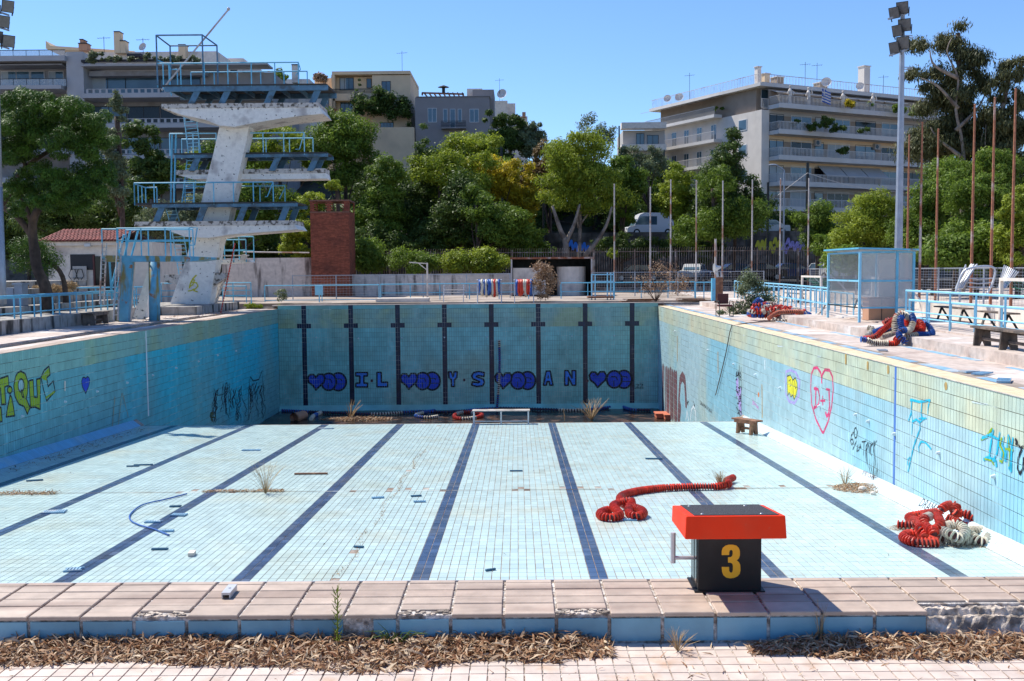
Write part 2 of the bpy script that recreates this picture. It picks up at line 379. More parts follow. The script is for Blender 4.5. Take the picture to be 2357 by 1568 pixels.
# paint on a plane (graffiti, markings)
class Paint:
    def __init__(s, fn, n): s.fn = fn; s.n = Vector(n); s.k = 0; s.base = .0075; s.g = {}
    def mb(s, mat):
        if mat not in s.g: s.g[mat] = MB()
        return s.g[mat]
    def P(s, x, y):
        return s.fn(x, y)
    def lift(s): s.k += 1; return s.n * (s.base + s.k * .00003)
    def fill(s, pts, mat):
        l = s.lift(); P = [s.P(*p) + l for p in pts]; 
        nn = sum(((P[i].cross(P[(i + 1) % len(P)])) for i in range(len(P))), Vector())
        if nn.dot(s.n) < 0: P = P[::-1]
        s.mb(mat).poly(P)
    def stroke(s, pts, wd, mat, closed=False):
        P = [s.P(*p) for p in pts]
        if closed: P.append(P[0])
        for i in range(len(P) - 1):
            a, b = P[i], P[i + 1]; d = b - a
            if d.length < 1e-5: continue
            d.normalize(); q = d.cross(s.n).normalized() * wd / 2; e = d * wd * .35; l = s.lift()
            p = [a - q - e * .3 + l, b - q + e * .3 + l, b - q * .4 + e + l, b + q * .4 + e + l, b + q + e * .3 + l, a + q - e * .3 + l, a + q * .4 - e + l, a - q * .4 - e + l]
            s.mb(mat).poly(p if (p[1] - p[0]).cross(p[4] - p[1]).dot(s.n) > 0 else p[::-1])
    def ell(s, cx, cy, rx, ry, mat, n=20, a0=0, line=None):
        pts = [(cx + rx * math.cos(2 * PI * k / n), cy + ry * math.sin(2 * PI * k / n)) for k in range(n)]
        if mat: s.fill(pts, mat)
        if line: s.stroke(pts, line[0], line[1], True)
    def text(s, txt, corners, mat):        # corners: top-left, top-right, bottom-right, bottom-left
        cu = bpy.data.curves.new('t', 'FONT'); cu.body = txt; o = bpy.data.objects.new('t', cu); COL.objects.link(o)
        bpy.context.view_layer.update()
        me = bpy.data.meshes.new_from_object(o.evaluated_get(bpy.context.evaluated_depsgraph_get()))
        V = [(v.co.x, v.co.y) for v in me.vertices]; Q = [tuple(p.vertices) for p in me.polygons]
        bpy.data.objects.remove(o); bpy.data.curves.remove(cu); bpy.data.meshes.remove(me)
        x0 = min(v[0] for v in V); x1 = max(v[0] for v in V); y0 = min(v[1] for v in V); y1 = max(v[1] for v in V)
        C = [s.P(*c) for c in corners]; l = s.lift(); R_ = []
        for x, y in V:
            a = (x - x0) / (x1 - x0); b = (y - y0) / (y1 - y0)
            R_.append(C[3].lerp(C[2], a).lerp(C[0].lerp(C[1], a), b) + l)
        s.mb(mat).add(R_, Q)
    def done(s, parent, name='graffiti', label=None, joint=None):
        for m, mb in s.g.items():
            if joint: m = joints(m, *joint)
            o = build(mb, name, m, parent)
            if label: o['label'] = label
        s.g = {}
# ================= SETTING: ground, pool shell, decks =================
XL, XR, YN, YE, YLIP, ZD = -12.77, 7.5, 5.98, 55.9, 34.6, -5.5
def deepz(Y): return fz(Y) if Y <= YLIP else max(ZD, fz(YLIP) - (Y - YLIP) * 1.1)
# ground: one sheet with a hole for the pool, reaching the horizon
g = MB(); B = 3000
for x0, x1, y0, y1 in ((-B, XL - .3, -B, B), (XR + .3, B, -B, B), (XL - .3, XR + .3, -B, YN - .2), (XL - .3, XR + .3, YE + .3, B)):
    g.add([(x0, y0, -.06), (x1, y0, -.06), (x1, y1, -.06), (x0, y1, -.06)], [(0, 1, 2, 3)])
struct(build(g, 'ground', 'ground_beige'))
# hillside beyond the street
nx, ny = 60, 40; hv = []; hf = []
def hillz(x, y):
    b = 4.9 + max(0, min(1, (y - 108) / 32)) * (1 + 7 * max(0, min(1, (12 - x) / 24)))
    b += 3.2 * max(0, min(1, (y - 106) / 5)) * max(0, min(1, (16 - x) / 3))
    return b + .35 * math.sin(x * .21) * math.sin(y * .17) + max(0, y - 160) * .01
xs = [-400, -250, -160] + [-120 + 5 * i for i in range(50)] + [160, 260, 420]; ys = [98.4, 99.5, 103, 107] + [110 + 5 * i for i in range(12)] + [190, 240, 320, 500, 900]
for y in ys:
    for x in xs: hv.append((x, y, hillz(x, y) if y > 99 else 4.9))
for j in range(len(ys) - 1):
    for i in range(len(xs) - 1):
        a = j * len(xs) + i; hf.append((a, a + 1, a + 1 + len(xs), a + len(xs)))
hm = MB(); hm.add(hv, hf); hm.box(-400, 420, 98.3, 98.6, -.1, 4.9); struct(build(hm, 'hillside', 'soil', smooth=True))
s = MB(); s.box(-150, 150, 81, 98.2, -.5, .9); struct(build(s, 'street', 'asphalt'))
s = MB(); s.box(-150, 150, 99.6, 106, 4.5, 5.12); struct(build(s, 'upper_street', 'asphalt'))
# ---- pool floor
fl = MB()
def fp(x, y, d=0): return (x, y, fz(y) + d)
fl.add([fp(XL, YN - .1), fp(XR, YN - .1), fp(XR, YLIP), fp(XL, YLIP)], [(0, 1, 2, 3)])
fl.add([(XL, YLIP, fz(YLIP)), (XR, YLIP, fz(YLIP)), (XR, 36.8, ZD), (XL, 36.8, ZD)], [(0, 1, 2, 3)])
fl.add([(XL, 36.8, ZD), (XR, 36.8, ZD), (XR, YE, ZD), (XL, YE, ZD)], [(0, 1, 2, 3)])
floor = struct(build(fl, 'pool_floor', 'grout_floor'))
X0 = -1.39 - .125 * 90; PU, PV = .125, .25
ncol = int((7.24 - X0) / PU); nrow = int((YLIP - YN) / PV)
ii, jj = np.meshgrid(np.arange(ncol), np.arange(nrow)); ii = ii.ravel(); jj = jj.ravel()
lane = ((ii - 90) % 20 == 0) | ((ii - 90) % 20 == 19)
us = ii * PU; vs = jj * PV
yy = YN + vs; xx = X0 + us
crack = (np.abs(yy - 21.6) < .13) & (rng.random(len(us)) < .10) | (np.abs(xx + 2.6) < .07) & (rng.random(len(us)) < .07)
cs = math.sqrt(1 + FS * FS); VD = (0, 1 / cs, -FS / cs); NN = (0, FS / cs, 1 / cs)
near = (jj >= 33) & (jj < 36) & (xx > -7.2) & (xx < 7.3)
ok = ~crack
vsl = vs * cs
O = (X0, YN, fz(YN))
# the expansion joint at Y 21.6 is wider: drop a sliver by shifting rows behind it
tilemesh(us[ok & ~near], vsl[ok & ~near], PU, PV * cs, .011, .006, O, (1, 0, 0), VD, NN, ['tile_floor', 'tile_line'], lane[ok & ~near].astype(int), 'tile_field', floor)
sel = np.where(ok & near)[0][:300]; rest = np.where(ok & near)[0][300:]
tileobjs(us[sel], vsl[sel], PU, PV * cs, .011, .006, O, (1, 0, 0), VD, NN, ['tile_floor', 'tile_line'], lane[sel].astype(int), floor)
if len(rest): tilemesh(us[rest], vsl[rest], PU, PV * cs, .011, .006, O, (1, 0, 0), VD, NN, ['tile_floor', 'tile_line'], lane[rest].astype(int), 'tile_field', floor)
j = MB(); j.box(XL + .3, XR - .3, 21.585, 21.615, fz(21.6), fz(21.6) + .0085); build(j, 'expansion_joint', 'grout_wall', floor)
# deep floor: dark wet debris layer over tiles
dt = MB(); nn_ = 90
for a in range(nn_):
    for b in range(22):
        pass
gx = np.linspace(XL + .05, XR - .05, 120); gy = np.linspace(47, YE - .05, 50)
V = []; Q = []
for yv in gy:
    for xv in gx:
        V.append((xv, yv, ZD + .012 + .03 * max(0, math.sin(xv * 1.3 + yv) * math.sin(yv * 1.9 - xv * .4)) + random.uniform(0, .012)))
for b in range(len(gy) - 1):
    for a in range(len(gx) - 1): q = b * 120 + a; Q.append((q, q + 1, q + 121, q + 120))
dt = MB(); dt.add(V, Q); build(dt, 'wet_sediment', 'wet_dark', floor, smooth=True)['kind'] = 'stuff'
# ---- walls
def wall(name, O, U, N, length, hrow, rows, cols_local_bottom, mats, rowmat, gap=.009, near=None, top=0.0):
    pass
def poolwall(name, side):
    X = XL if side < 0 else XR; N = (-side, 0, 0)
    mb = MB()
    ysg = [YN - .3, YLIP, 36.8, YE + .2]
    bot = [fz(YN) - .3, fz(YLIP) - .2, ZD - .2, ZD - .2]
    xa, xb = (X - .3, X) if side < 0 else (X, X + .3)
    for (ya, za), (yb, zb) in zip(zip(ysg, bot), list(zip(ysg, bot))[1:]):
        mb.add([(xa, ya, za), (xb, ya, za), (xa, yb, zb), (xb, yb, zb), (xa, ya, -.045), (xb, ya, -.045), (xa, yb, -.045), (xb, yb, -.045)],
               [(0, 2, 3, 1), (4, 5, 7, 6), (0, 4, 6, 2), (1, 3, 7, 5)])
    o = struct(build(mb, name, 'grout_wall'))
    ncol = int((YE - YN) / .125); nrow = 23
    ii, jj = np.meshgrid(np.arange(ncol), np.arange(nrow)); ii = ii.ravel(); jj = jj.ravel()
    y = YN + ii * .125; ztop = -.01 - jj * .25
    lim = np.array([deepz(v) for v in y]) + np.where(y < YLIP, .16, 0)
    ok = ztop - .25 > lim - .24
    h = np.where(ztop - .25 < lim, 1, 0)
    us = ii * .125; vs = (jj + 1) * .25
    mi = np.where(jj < 3, 1, 0)
    nearm = (y > (15.3 if side > 0 else 24.6)) & (y < (19.9 if side > 0 else 29.0))
    mats = ['tile_blue', 'tile_band'] if side > 0 else ['tile_blue_shade', 'tile_band_shade']
    a = ok & ~nearm
    Oz = (X, YN, -.01)
    # v runs down from the coping
    th = .006
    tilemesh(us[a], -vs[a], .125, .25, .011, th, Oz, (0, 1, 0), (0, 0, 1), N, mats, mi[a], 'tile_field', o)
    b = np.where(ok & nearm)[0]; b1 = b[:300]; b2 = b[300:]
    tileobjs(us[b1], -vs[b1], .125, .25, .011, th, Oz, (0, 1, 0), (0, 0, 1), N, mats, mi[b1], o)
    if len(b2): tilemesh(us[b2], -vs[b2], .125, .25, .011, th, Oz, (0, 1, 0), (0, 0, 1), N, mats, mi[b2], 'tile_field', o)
    # cove along the shallow foot
    wd, hh = (.27, .21); Lc = math.hypot(wd, hh)
    cv = MB(); ye = YLIP + .2
    xi = X - side * wd
    cv.add([(X, YN, fz(YN) + hh), (xi, YN, fz(YN)), (xi, ye, fz(ye)), (X, ye, fz(ye) + hh), (X, ye, fz(ye)-.1), (X, YN, fz(YN)-.1)], [(0, 1, 2, 3), (3, 2, 4)])
    if side > 0: cv.f = [q[::-1] for q in cv.f]
    cov = build(cv, 'cove', 'grout_floor', o)
    nc = int((YLIP - YN) / .125); u = np.arange(nc) * .125
    U = Vector((0, 1, -FS)).normalized(); Vv = Vector((-(-side) * 1.0, 0, 0)) * wd + Vector((0, 0, hh)); Vv.normalize()
    Nn = Vector((-side * hh, 0, wd)).normalized()
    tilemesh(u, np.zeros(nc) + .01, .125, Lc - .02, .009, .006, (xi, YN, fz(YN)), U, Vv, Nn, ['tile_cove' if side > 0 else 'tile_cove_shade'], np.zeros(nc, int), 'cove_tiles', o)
    # wall markings and little white inlet cups
    mk = MB(); fy = onx(2060, 1000, X).y if side > 0 else onx(338, 850, X).y
    n = -side * .0085
    mk.box(min(X, X + n), max(X, X + n), fy - .05, fy + .05, fz(fy) + .2, -.02)
    build(mk, 'marking_stripe', 'line_blue' if side > 0 else 'g_white', o)
    return o
wr = poolwall('pool_wall_right', 1); wl = poolwall('pool_wall_left', -1)
eb = MB(); eb.box(XL - .3, XR + .3, YE, YE + .35, ZD - .3, .10); ew = struct(build(eb, 'pool_wall_end', 'grout_wall'))
nc = int((XR - XL) / .125); X0e = -1.39 - .125 * 91
ii, jj = np.meshgrid(np.arange(nc + 1), np.arange(22)); ii = ii.ravel(); jj = jj.ravel()
rel = (ii - 91) % 20; ln = (rel == 0) | (rel == 19); cross = (jj == 3) & ((rel >= 17) | (rel <= 2))
mi = np.where(ln | cross, 2, np.where(jj < 4, 1, 0)); okk = (X0e + ii * .125 > XL) & (X0e + (ii + 1) * .125 < XR + .01)
tilemesh((ii * .125)[okk], (-(jj + 1) * .25)[okk], .125, .25, .008, .006, (X0e, YE, -.06), (1, 0, 0), (0, 0, 1), (0, -1, 0), ['tile_end', 'tile_end_band', 'tile_end_line'], mi[okk], 'tile_field', ew)
tb = MB()
for k in range(8):
    xc = -11.39 + 2.5 * k
    tb.box(xc - 1.25 + (.0 if k else -.13) + .14, xc - .13, YE - .01, YE + .001, -.052, .155) if k else tb.box(XL, xc - .13, YE - .01, YE + .001, -.052, .155)
    tb.box(xc + .13, min(xc + 1.25 + .13, XR), YE - .01, YE + .001, -.052, .155)
build(tb, 'edge_band', 'tile_end', ew)
tb = MB()
for k in range(8): tb.box(-11.39 + 2.5 * k - .125, -11.39 + 2.5 * k + .125, YE - .011, YE + .001, -.052, .155)
build(tb, 'edge_band', 'tile_end_line', ew)
tb = MB(); tb.box(XL - .3, XR + .3, YE - .03, YE + .32, .157, .185); build(tb, 'coping', 'concrete_pink', ew)
tb = MB(); tb.add([(XL, YE - .25, ZD + .01), (XR, YE - .25, ZD + .01), (XR, YE - .012, ZD + .3), (XL, YE - .012, ZD + .3)], [(0, 1, 2, 3)]); build(tb, 'cove', 'tile_end', ew)
# cups and stained outlets on the walls
def cups(parent, pts, X=None):
    for p, n in pts:
        c = MB(); c.disc(p, n, .045, .07, 8, .02); build(c, 'inlet_cup', 'g_white', parent)
cups(wr, [(onx(x, y, XR), (-1, 0, 0)) for x, y in ((1554, 763), (1630, 806), (1690, 838), (1740, 863), (1797, 893), (1888, 935), (1972, 955), (2001, 970), (2061, 999), (2163, 1043), (2290, 1097))])
cups(wl, [(onx(x, y, XL), (1, 0, 0)) for x, y in ((49, 958), (148, 925), (222, 901), (291, 881), (350, 864), (404, 847), (456, 832), (500, 818), (542, 808))])
cups(ew, [(at(x, y, YE), (0, -1, 0)) for x, y in ((612, 786), (728, 777), (825, 779), (925, 778), (1023, 777), (1121, 776), (1220, 776), (1316, 774), (1414, 773))])
nw = MB(); nw.box(XL - .3, XR + .3, YN - .25, YN, fz(YN) - .3, .02); struct(build(nw, 'pool_wall_near', 'grout_wall'))
# ---- near deck (foreground) and starting platform
nd = MB(); nd.box(-30, 30, -12, 5.42, -.05, -.004); deck = struct(build(nd, 'near_deck', 'mortar'))
TP, TQ = .0885, .1
x = -30.09 * TP * 1.0
us = []; vs = []
for r in range(60):
    for c in range(-60, 60): us.append(c * TP); vs.append(-r * TQ)
us = np.array(us); vs = np.array(vs); Y1 = 5.36
yy = Y1 + vs - TQ; nearm = (yy > 4.62) & (us > -2.62) & (us < 2.55)
miss = (us > 99.0) & (us < 1.75) & (yy > 4.95) & (yy < 5.2)
mi = np.zeros(len(us), int)
okk = ~miss
tilemesh(us[okk & ~nearm], vs[okk & ~nearm] - TQ, TP, TQ, .008, .006, (.02, Y1, -.004), (1, 0, 0), (0, 1, 0), (0, 0, 1), ['deck_tile'], mi[okk & ~nearm], 'tile_field', deck)
b = np.where(okk & nearm)[0]; b1 = b[:300]; b2 = b[300:]
tileobjs(us[b1], vs[b1] - TQ, TP, TQ, .008, .006, (.02, Y1, -.004), (1, 0, 0), (0, 1, 0), (0, 0, 1), ['deck_tile'], mi[b1], deck)
if len(b2): tilemesh(us[b2], vs[b2] - TQ, TP, TQ, .008, .006, (.02, Y1, -.004), (1, 0, 0), (0, 1, 0), (0, 0, 1), ['deck_tile'], mi[b2], 'tile_field', deck)
pf = MB()
pf.box(-14, 2.13, 5.392, 5.975, -.01, .148)
pf.box(2.13, 12, 5.53, 5.975, -.01, .147)
plat = struct(build(pf, 'starting_platform', 'mortar'))
# broken concrete edge on the right
V = []; Q = []; nxx, nyy = 150, 14
for b in range(nyy):
    for a in range(nxx):
        x_ = 2.13 + a * .02; q = b / (nyy - 1)
        z_ = .0 + (.105 * min(1, q * 3.2)) + (.03 if q > .55 else 0) + random.uniform(-.008, .008) * (1 if q > 0 else 0)
        V.append((x_ + random.uniform(-.004, .004), 5.385 + q * .16 + random.uniform(-.005, .005), z_))
for b in range(nyy - 1):
    for a in range(nxx - 1): q = b * nxx + a; Q.append((q, q + 1, q + nxx + 1, q + nxx))
br = MB(); br.add(V, Q); build(br, 'broken_edge', 'concrete_rough', plat)
CP = .277; rowsY = [(5.86, .055), (5.735, .12), (5.61, .12), (5.485, .12)]
rowsY = [(5.924, .056), (5.80, .12), (5.675, .12), (5.55, .12), (5.372, .174)]
def slab(nm, mat, x0, x1, y0, y1, z0, z1, tint, parent, bev=.004):
    m = MB(); m.box(x0, x1, y0, y1, z0, z1 - bev, t=tint)
    dz = random.uniform(-.0012, .0012)
    a = [(x0, y0), (x1, y0), (x1, y1), (x0, y1)]; i_ = [(x0 + bev, y0 + bev), (x1 - bev, y0 + bev), (x1 - bev, y1 - bev), (x0 + bev, y1 - bev)]
    m.f.pop(1); m.t.pop()
    V = [(p[0], p[1], z1 - bev) for p in a] + [(p[0], p[1], z1 + dz) for p in i_]
    m.add(V, [(0, 1, 5, 4), (1, 2, 6, 5), (2, 3, 7, 6), (3, 0, 4, 7), (4, 5, 6, 7)], tint)
    o = build(m, nm, mat, parent); return o
broken = {(-4, 4), (-1, 4), (1, 4)}
for k in range(-16, 18):
    xa = .469 + CP * (k - 1); xb = xa + CP
    if xa < -4.6: continue
    for r, (ya, h) in enumerate(rowsY):
        if xa > 2.0 and r == 4: continue
        if xb > 5.5: continue
        kk = (k, r)
        cx_ = (xa + xb) / 2
        y0 = ya
        if r == 4 and any(abs(cx_ - q) < .1 for q in (-1.89, -.50, .33)):
            y0 = ya + .085
            rb = MB()
            for _ in range(26):
                px = random.uniform(xa + .01, xb - .01); rb.cbox((px, random.uniform(5.395, 5.455), .147 + random.uniform(0, .006)), (random.uniform(.01, .035), random.uniform(.01, .03), .012), frame((0, 0, 0), random.uniform(0, 3)))
            build(rb, 'rubble', 'concrete_rough', plat)
        slab('coping_tile', 'coping_tile', xa + .008, xb - .008, y0 + .003, ya + h - .003, .14, .16, random.uniform(.1, .9), plat)
    if xa < 2.0 and not (abs((xa + xb) / 2 + .78) < .1):
        m = MB(); m.box(xa + .010, xb - .010, 5.381, 5.393, .008, .128, t=random.uniform(.2, .8)); build(m, 'face_tile', 'coping_face', plat)
    elif xa < 2.0:
        m = MB(); m.box(xa + .15, xb - .010, 5.381, 5.393, .008, .128, t=.5); build(m, 'face_tile', 'coping_face', plat)
# metal trim on the pool edge of the platform
m = MB(); m.box(-4.6, 5.5, 5.981, 5.99, .11, .157); build(m, 'edge_trim', 'steel_dull', plat)
# ---- side decks
def sidedeck():
    # right: coping, gutter strip, walkway, steps
    r = MB(); r.box(XR + .02, 9.75, YN - .3, YE + .2, -.3, -.012); rd = struct(build(r, 'right_walkway', 'concrete_pink'))
    ny = int((YE - YN) / .25); ii, jj = np.meshgrid(np.arange(ny), np.arange(4)); ii = ii.ravel(); jj = jj.ravel()
    tilemesh(jj * .125, ii * .25, .125, .25, .006, .012, (XR - .012, YN, -.012), (1, 0, 0), (0, 1, 0), (0, 0, 1), ['coping_yellow'], np.zeros(len(ii), int), 'coping_tiles', rd)
    lip = MB(); lip.tube([(XR - .008, YN, -.008), (XR - .008, YE, -.008)], .012, 6); build(lip, 'coping_lip', 'concrete', rd)
    for k in range(26):
        y0 = YN + 4 + k * 1.9 + random.uniform(-.3, .3); y1 = y0 + random.uniform(.9, 1.9)
        m = MB(); m.box(8.06, 8.06 + random.uniform(.14, .26), y0, min(y1, YE), -.012, .0 + random.uniform(0, .004)); build(m, 'gutter_cover', 'blue_strip', rd)
    m = MB(); m.box(8.0, 8.35, YN, YE, -.012, -.006); build(m, 'gutter', 'ground_beige', rd)
    m = MB()
    y = YN + 8
    while y < YE - 8:
        l = random.uniform(.5, 2.6); a = random.uniform(9.44, 9.52)
        if random.random() < .75: m.box(a, a + random.uniform(.12, .2), y, y + l, -.012, -.004)
        y += l + random.uniform(.05, .5)
    build(m, 'blue_edge_paint', 'blue_strip', rd)
    t = MB(); t.box(9.75, 11.2, 16, 48, -.3, .22); struct(build(t, 'right_lower_terrace', 'concrete_pink'))
    t = MB(); t.box(11.2, 45, 10, 79.8, -.3, .26); struct(build(t, 'right_upper_terrace', 'concrete_pink'))
    t = MB(); t.box(9.75, 45, -12, 9.99, -.3, -.002) ; t.box(9.75, 11.2, 10, 15.99, -.3, -.002); struct(build(t, 'right_near_deck', 'concrete_pink'))
    t = MB(); t.box(9.75, 11.2, 48.01, 56.2, -.3, .20); struct(build(t, 'right_far_terrace', 'concrete_pink'))
    # far deck
    t = MB(); t.box(-40, 45, YE + .36, 79.9, -.3, .0); t.box(-40, 11.19, 58.2, 79.9, 0, .21); struct(build(t, 'far_deck', 'ground_beige'))
    t = MB(); t.box(-12, 11.1, 57.2, 58.19, 0, .12); struct(build(t, 'far_step', 'concrete'))
    # left
    r = MB(); r.box(-16.7, XL - .02, YN - .3, YE + .2, -.3, -.012); ld = struct(build(r, 'left_walkway', 'concrete_pink'))
    ii, jj = np.meshgrid(np.arange(ny), np.arange(4)); ii = ii.ravel(); jj = jj.ravel()
    tilemesh(-jj * .125 - .125, ii * .25, .125, .25, .006, .012, (XL + .012, YN, -.012), (1, 0, 0), (0, 1, 0), (0, 0, 1), ['coping_tile'], np.zeros(len(ii), int), 'coping_tiles', ld)
    m = MB(); m.box(-14.2, -13.75, YN, 50, -.012, -.004); build(m, 'gutter', 'wet_dark', ld)
    m = MB(); m.box(-14.9, -14.25, YN, 47, -.012, .03); build(m, 'slab_strip', 'concrete_pink', ld)
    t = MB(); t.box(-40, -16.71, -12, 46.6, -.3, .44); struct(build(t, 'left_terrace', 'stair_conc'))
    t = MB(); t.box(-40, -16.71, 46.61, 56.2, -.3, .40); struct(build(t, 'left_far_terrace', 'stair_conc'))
    t = MB(); t.box(-40, XL - .32, 56.25, 56.3, -.3, .1); struct(build(t, 'far_edge', 'concrete'))
    t = MB(); t.box(-16.7, XL - .32, -12, YN - .31, -.3, -.004); struct(build(t, 'left_near_deck', 'concrete_pink'))
    t = MB(); t.box(-16.69, -14.9, 48.5, 56.2, -.012, .38); struct(build(t, 'tower_footing', 'stair_conc'))
    # stepped stand behind the left rail, in shade
    for k in range(4):
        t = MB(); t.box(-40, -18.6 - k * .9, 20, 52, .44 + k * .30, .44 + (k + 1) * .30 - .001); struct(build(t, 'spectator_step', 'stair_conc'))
sidedeck()

# ================= GRAFFITI =================
def zmap(x0, y0, w, zw):                # a zoomed crop's own coordinates -> measured pixels
    s = w / zw * PW / 2560
    return lambda x, y: (x0 * PW / 2560 + x * s, y0 * PW / 2560 + y * s)
LM = zmap(0, 900, 680, 2357)
P = Paint(lambda x, y: onx(*LM(x, y), XL), (1, 0, 0))
def outl(pts, fill, wd=.045, line='g_black'):
    if fill: P.fill(pts, fill)
    P.stroke(pts, wd, line, True)
outl([(-40, 175), (68, 138), (75, 222), (38, 234), (47, 383), (10, 388), (0, 245), (-40, 250)], 'g_lime')
outl([(82 + 21 * math.cos(a * .5236), 260 + 30 * math.sin(a * .5236)) for a in range(12)], 'g_lime')
outl([(85, 305), (100, 325), (126, 484), (50, 494), (62, 420)], 'g_lime')
outer = [(150, 112), (178, 99), (215, 118), (240, 190), (236, 290), (224, 332), (258, 415), (235, 470), (206, 404), (160, 383), (128, 320), (117, 225), (132, 145)]
outl(outer, 'g_lime')
P.ell(180, 222, 26, 58, 'tile_blue', 16, line=(.04, 'g_black'))
outl([(180, 265), (190, 262), (205, 325), (190, 320)], 'g_lime')
outl([(248, 182), (284, 172), (292, 322), (322, 324), (314, 168), (347, 160), (346, 430), (300, 408), (262, 415)], 'g_lime')
P.fill([(350, 150), (425, 62), (430, 130), (402, 152), (412, 225), (400, 180), (370, 170)], 'g_lime')
P.stroke([(352, 150), (380, 90), (422, 54), (432, 128), (402, 155), (414, 232), (458, 182), (476, 272), (402, 356), (375, 260), (352, 150)], .045, 'g_black')
P.stroke([(395, 330), (470, 275)], .06, 'g_lime')
outl([(-20, 420), (5, 410), (16, 532), (-20, 542)], 'g_lime')
hp = [(740, 160), (752, 146), (768, 150), (776, 180), (768, 225), (740, 292), (712, 235), (704, 190), (712, 156), (728, 150)]
P.fill(hp, 'g_navy'); P.stroke(hp, .035, 'g_black', True)
def scrib(x0, x1, yt, yb, n, seed):
    r = random.Random(seed)
    for k in range(n):
        x = x0 + (x1 - x0) * (k + .5) / n; y = yt(x) + r.uniform(0, 40); pts = [(x, y)]; end = min(yb, y + r.uniform(120, 300))
        while y < end: y += r.uniform(8, 26); x += r.uniform(-11, 11); pts.append((x, y))
        P.stroke(pts, r.uniform(.035, .07), 'g_black')
for a in (1850, 1870): scrib(a, a + 25, lambda x: 250, 545, 3, a)
P.stroke([(1850, 245), (1880, 310), (1930, 300), (1960, 270)], .03, 'g_black')
scrib(1925, 1990, lambda x: 200, 540, 6, 3); scrib(2000, 2050, lambda x: 240, 530, 5, 4); scrib(2055, 2095, lambda x: 240, 520, 4, 5)
P.stroke([(1935, 420), (1950, 210), (1965, 195), (1990, 480)], .05, 'g_black'); P.stroke([(2040, 480), (2060, 310), (2092, 225)], .05, 'g_black')
scrib(2145, 2175, lambda x: 200, 520, 3, 6); scrib(2185, 2285, lambda x: 190, 500, 9, 7)
P.stroke([(2150, 520), (2150, 300), (2165, 145), (2190, 180), (2240, 170), (2268, 92), (2280, 300)], .06, 'g_black')
P.stroke([(990, 320), (965, 600)], .03, 'rust_stain'); P.stroke([(1050, 290), (1020, 560)], .025, 'rust_stain'); P.stroke([(1055, 290), (1105, 490)], .025, 'rust_stain')
P.stroke([(557, 190), (557, 260)], .09, 'plaster_white')
P.done(wl, joint=(1, YN, -.01))
EM = zmap(650, 560, 1050, 2357)
P = Paint(lambda x, y: at(*EM(x, y), YE), (0, -1, 0)); P.base = .009
def heartblob(x0, x1, yc):
    w_ = x1 - x0; h = 50
    P.ell(x1 - 48, yc, 44, h, 'g_navy', 24, line=(.10, 'g_black'))
    P.stroke([(x1 - 62, yc - 16), (x1 - 32, yc - 14), (x1 - 30, yc - 6)], .05, 'g_black'); P.stroke([(x1 - 62, yc + 12), (x1 - 8, yc + 12)], .04, 'g_black')
    P.ell(x1 - 102, yc, 42, h - 2, 'g_navy', 24, line=(.10, 'g_black'))
    P.stroke([(x1 - 118, yc - 16), (x1 - 92, yc - 14), (x1 - 84, yc + 4)], .05, 'g_black'); P.stroke([(x1 - 104, yc + 8), (x1 - 104, yc + 36)], .05, 'g_black')
    cx_ = x0 + 46
    pts = [(cx_, yc - 24), (cx_ + 14, yc - 42), (cx_ + 38, yc - 42), (cx_ + 50, yc - 22), (cx_ + 44, yc + 4), (cx_ + 22, yc + 24), (cx_, yc + 46), (cx_ - 16, yc + 22), (cx_ - 40, yc + 4), (cx_ - 46, yc - 22), (cx_ - 34, yc - 40), (cx_ - 12, yc - 40)]
    P.fill(pts, 'g_navy'); P.stroke(pts, .10, 'g_black', True); P.stroke([(cx_ - 28, yc - 26), (cx_ - 20, yc - 18), (cx_ - 12, yc - 26)], .03, 'g_black')
heartblob(268, 488, 886); heartblob(788, 1015, 882); heartblob(1318, 1550, 879); heartblob(1848, 2090, 872)
def letter(poly, x0, x1, y0, y1, hole=None):
    q = [(x0 + a * (x1 - x0), y0 + b * (y1 - y0)) for a, b in poly]; P.fill(q, 'g_sky'); P.stroke(q, .085, 'g_black', True)
    if hole: q = [(x0 + a * (x1 - x0), y0 + b * (y1 - y0)) for a, b in hole]; P.fill(q, 'tile_end'); P.stroke(q, .04, 'g_black', True)
letter([(0, 0), (1, 0), (.98, .24), (.68, .24), (.68, .72), (1, .74), (1, 1), (0, 1), (.02, .74), (.34, .72), (.34, .24), (0, .24)], 538, 604, 834, 915)
letter([(0, 0), (.4, 0), (.42, .68), (1, .68), (1, 1), (0, 1)], 657, 716, 833, 914)
letter([(0, 0), (.32, 0), (.5, .33), (.66, 0), (1, 0), (.95, .4), (.68, .55), (.68, 1), (.34, 1), (.34, .55), (.05, .4)], 1058, 1107, 830, 912)
letter([(1, .05), (.95, .32), (.5, .24), (.36, .33), (.9, .5), (1, .72), (.85, .95), (.4, 1), (0, .9), (.06, .68), (.5, .76), (.64, .68), (.1, .48), (0, .28), (.15, .05), (.55, -.02)], 1188, 1260, 830, 912)
letter([(.3, 0), (.72, 0), (1, 1), (.68, 1), (.62, .74), (.38, .74), (.32, 1), (0, 1)], 1590, 1644, 826, 905, [(.44, .5), (.5, .28), (.57, .5)])
letter([(0, 0), (.3, 0), (.66, .52), (.66, 0), (1, 0), (1, 1), (.7, 1), (.32, .45), (.32, 1), (0, 1)], 1710, 1772, 823, 905)
P.text('22', [(2108, 898), (2150, 896), (2150, 916), (2108, 918)], 'g_black'); P.stroke([(2100, 922), (2152, 921)], .03, 'g_black')
for x_, y_ in ((628, 880), (1146, 876), (1838, 880)): P.ell(x_, y_, 8, 9, 'g_brown', 6); P.ell(x_, y_, 4, 4, 'g_black', 6)
P.done(ew, joint=(0, X0e, -.06))
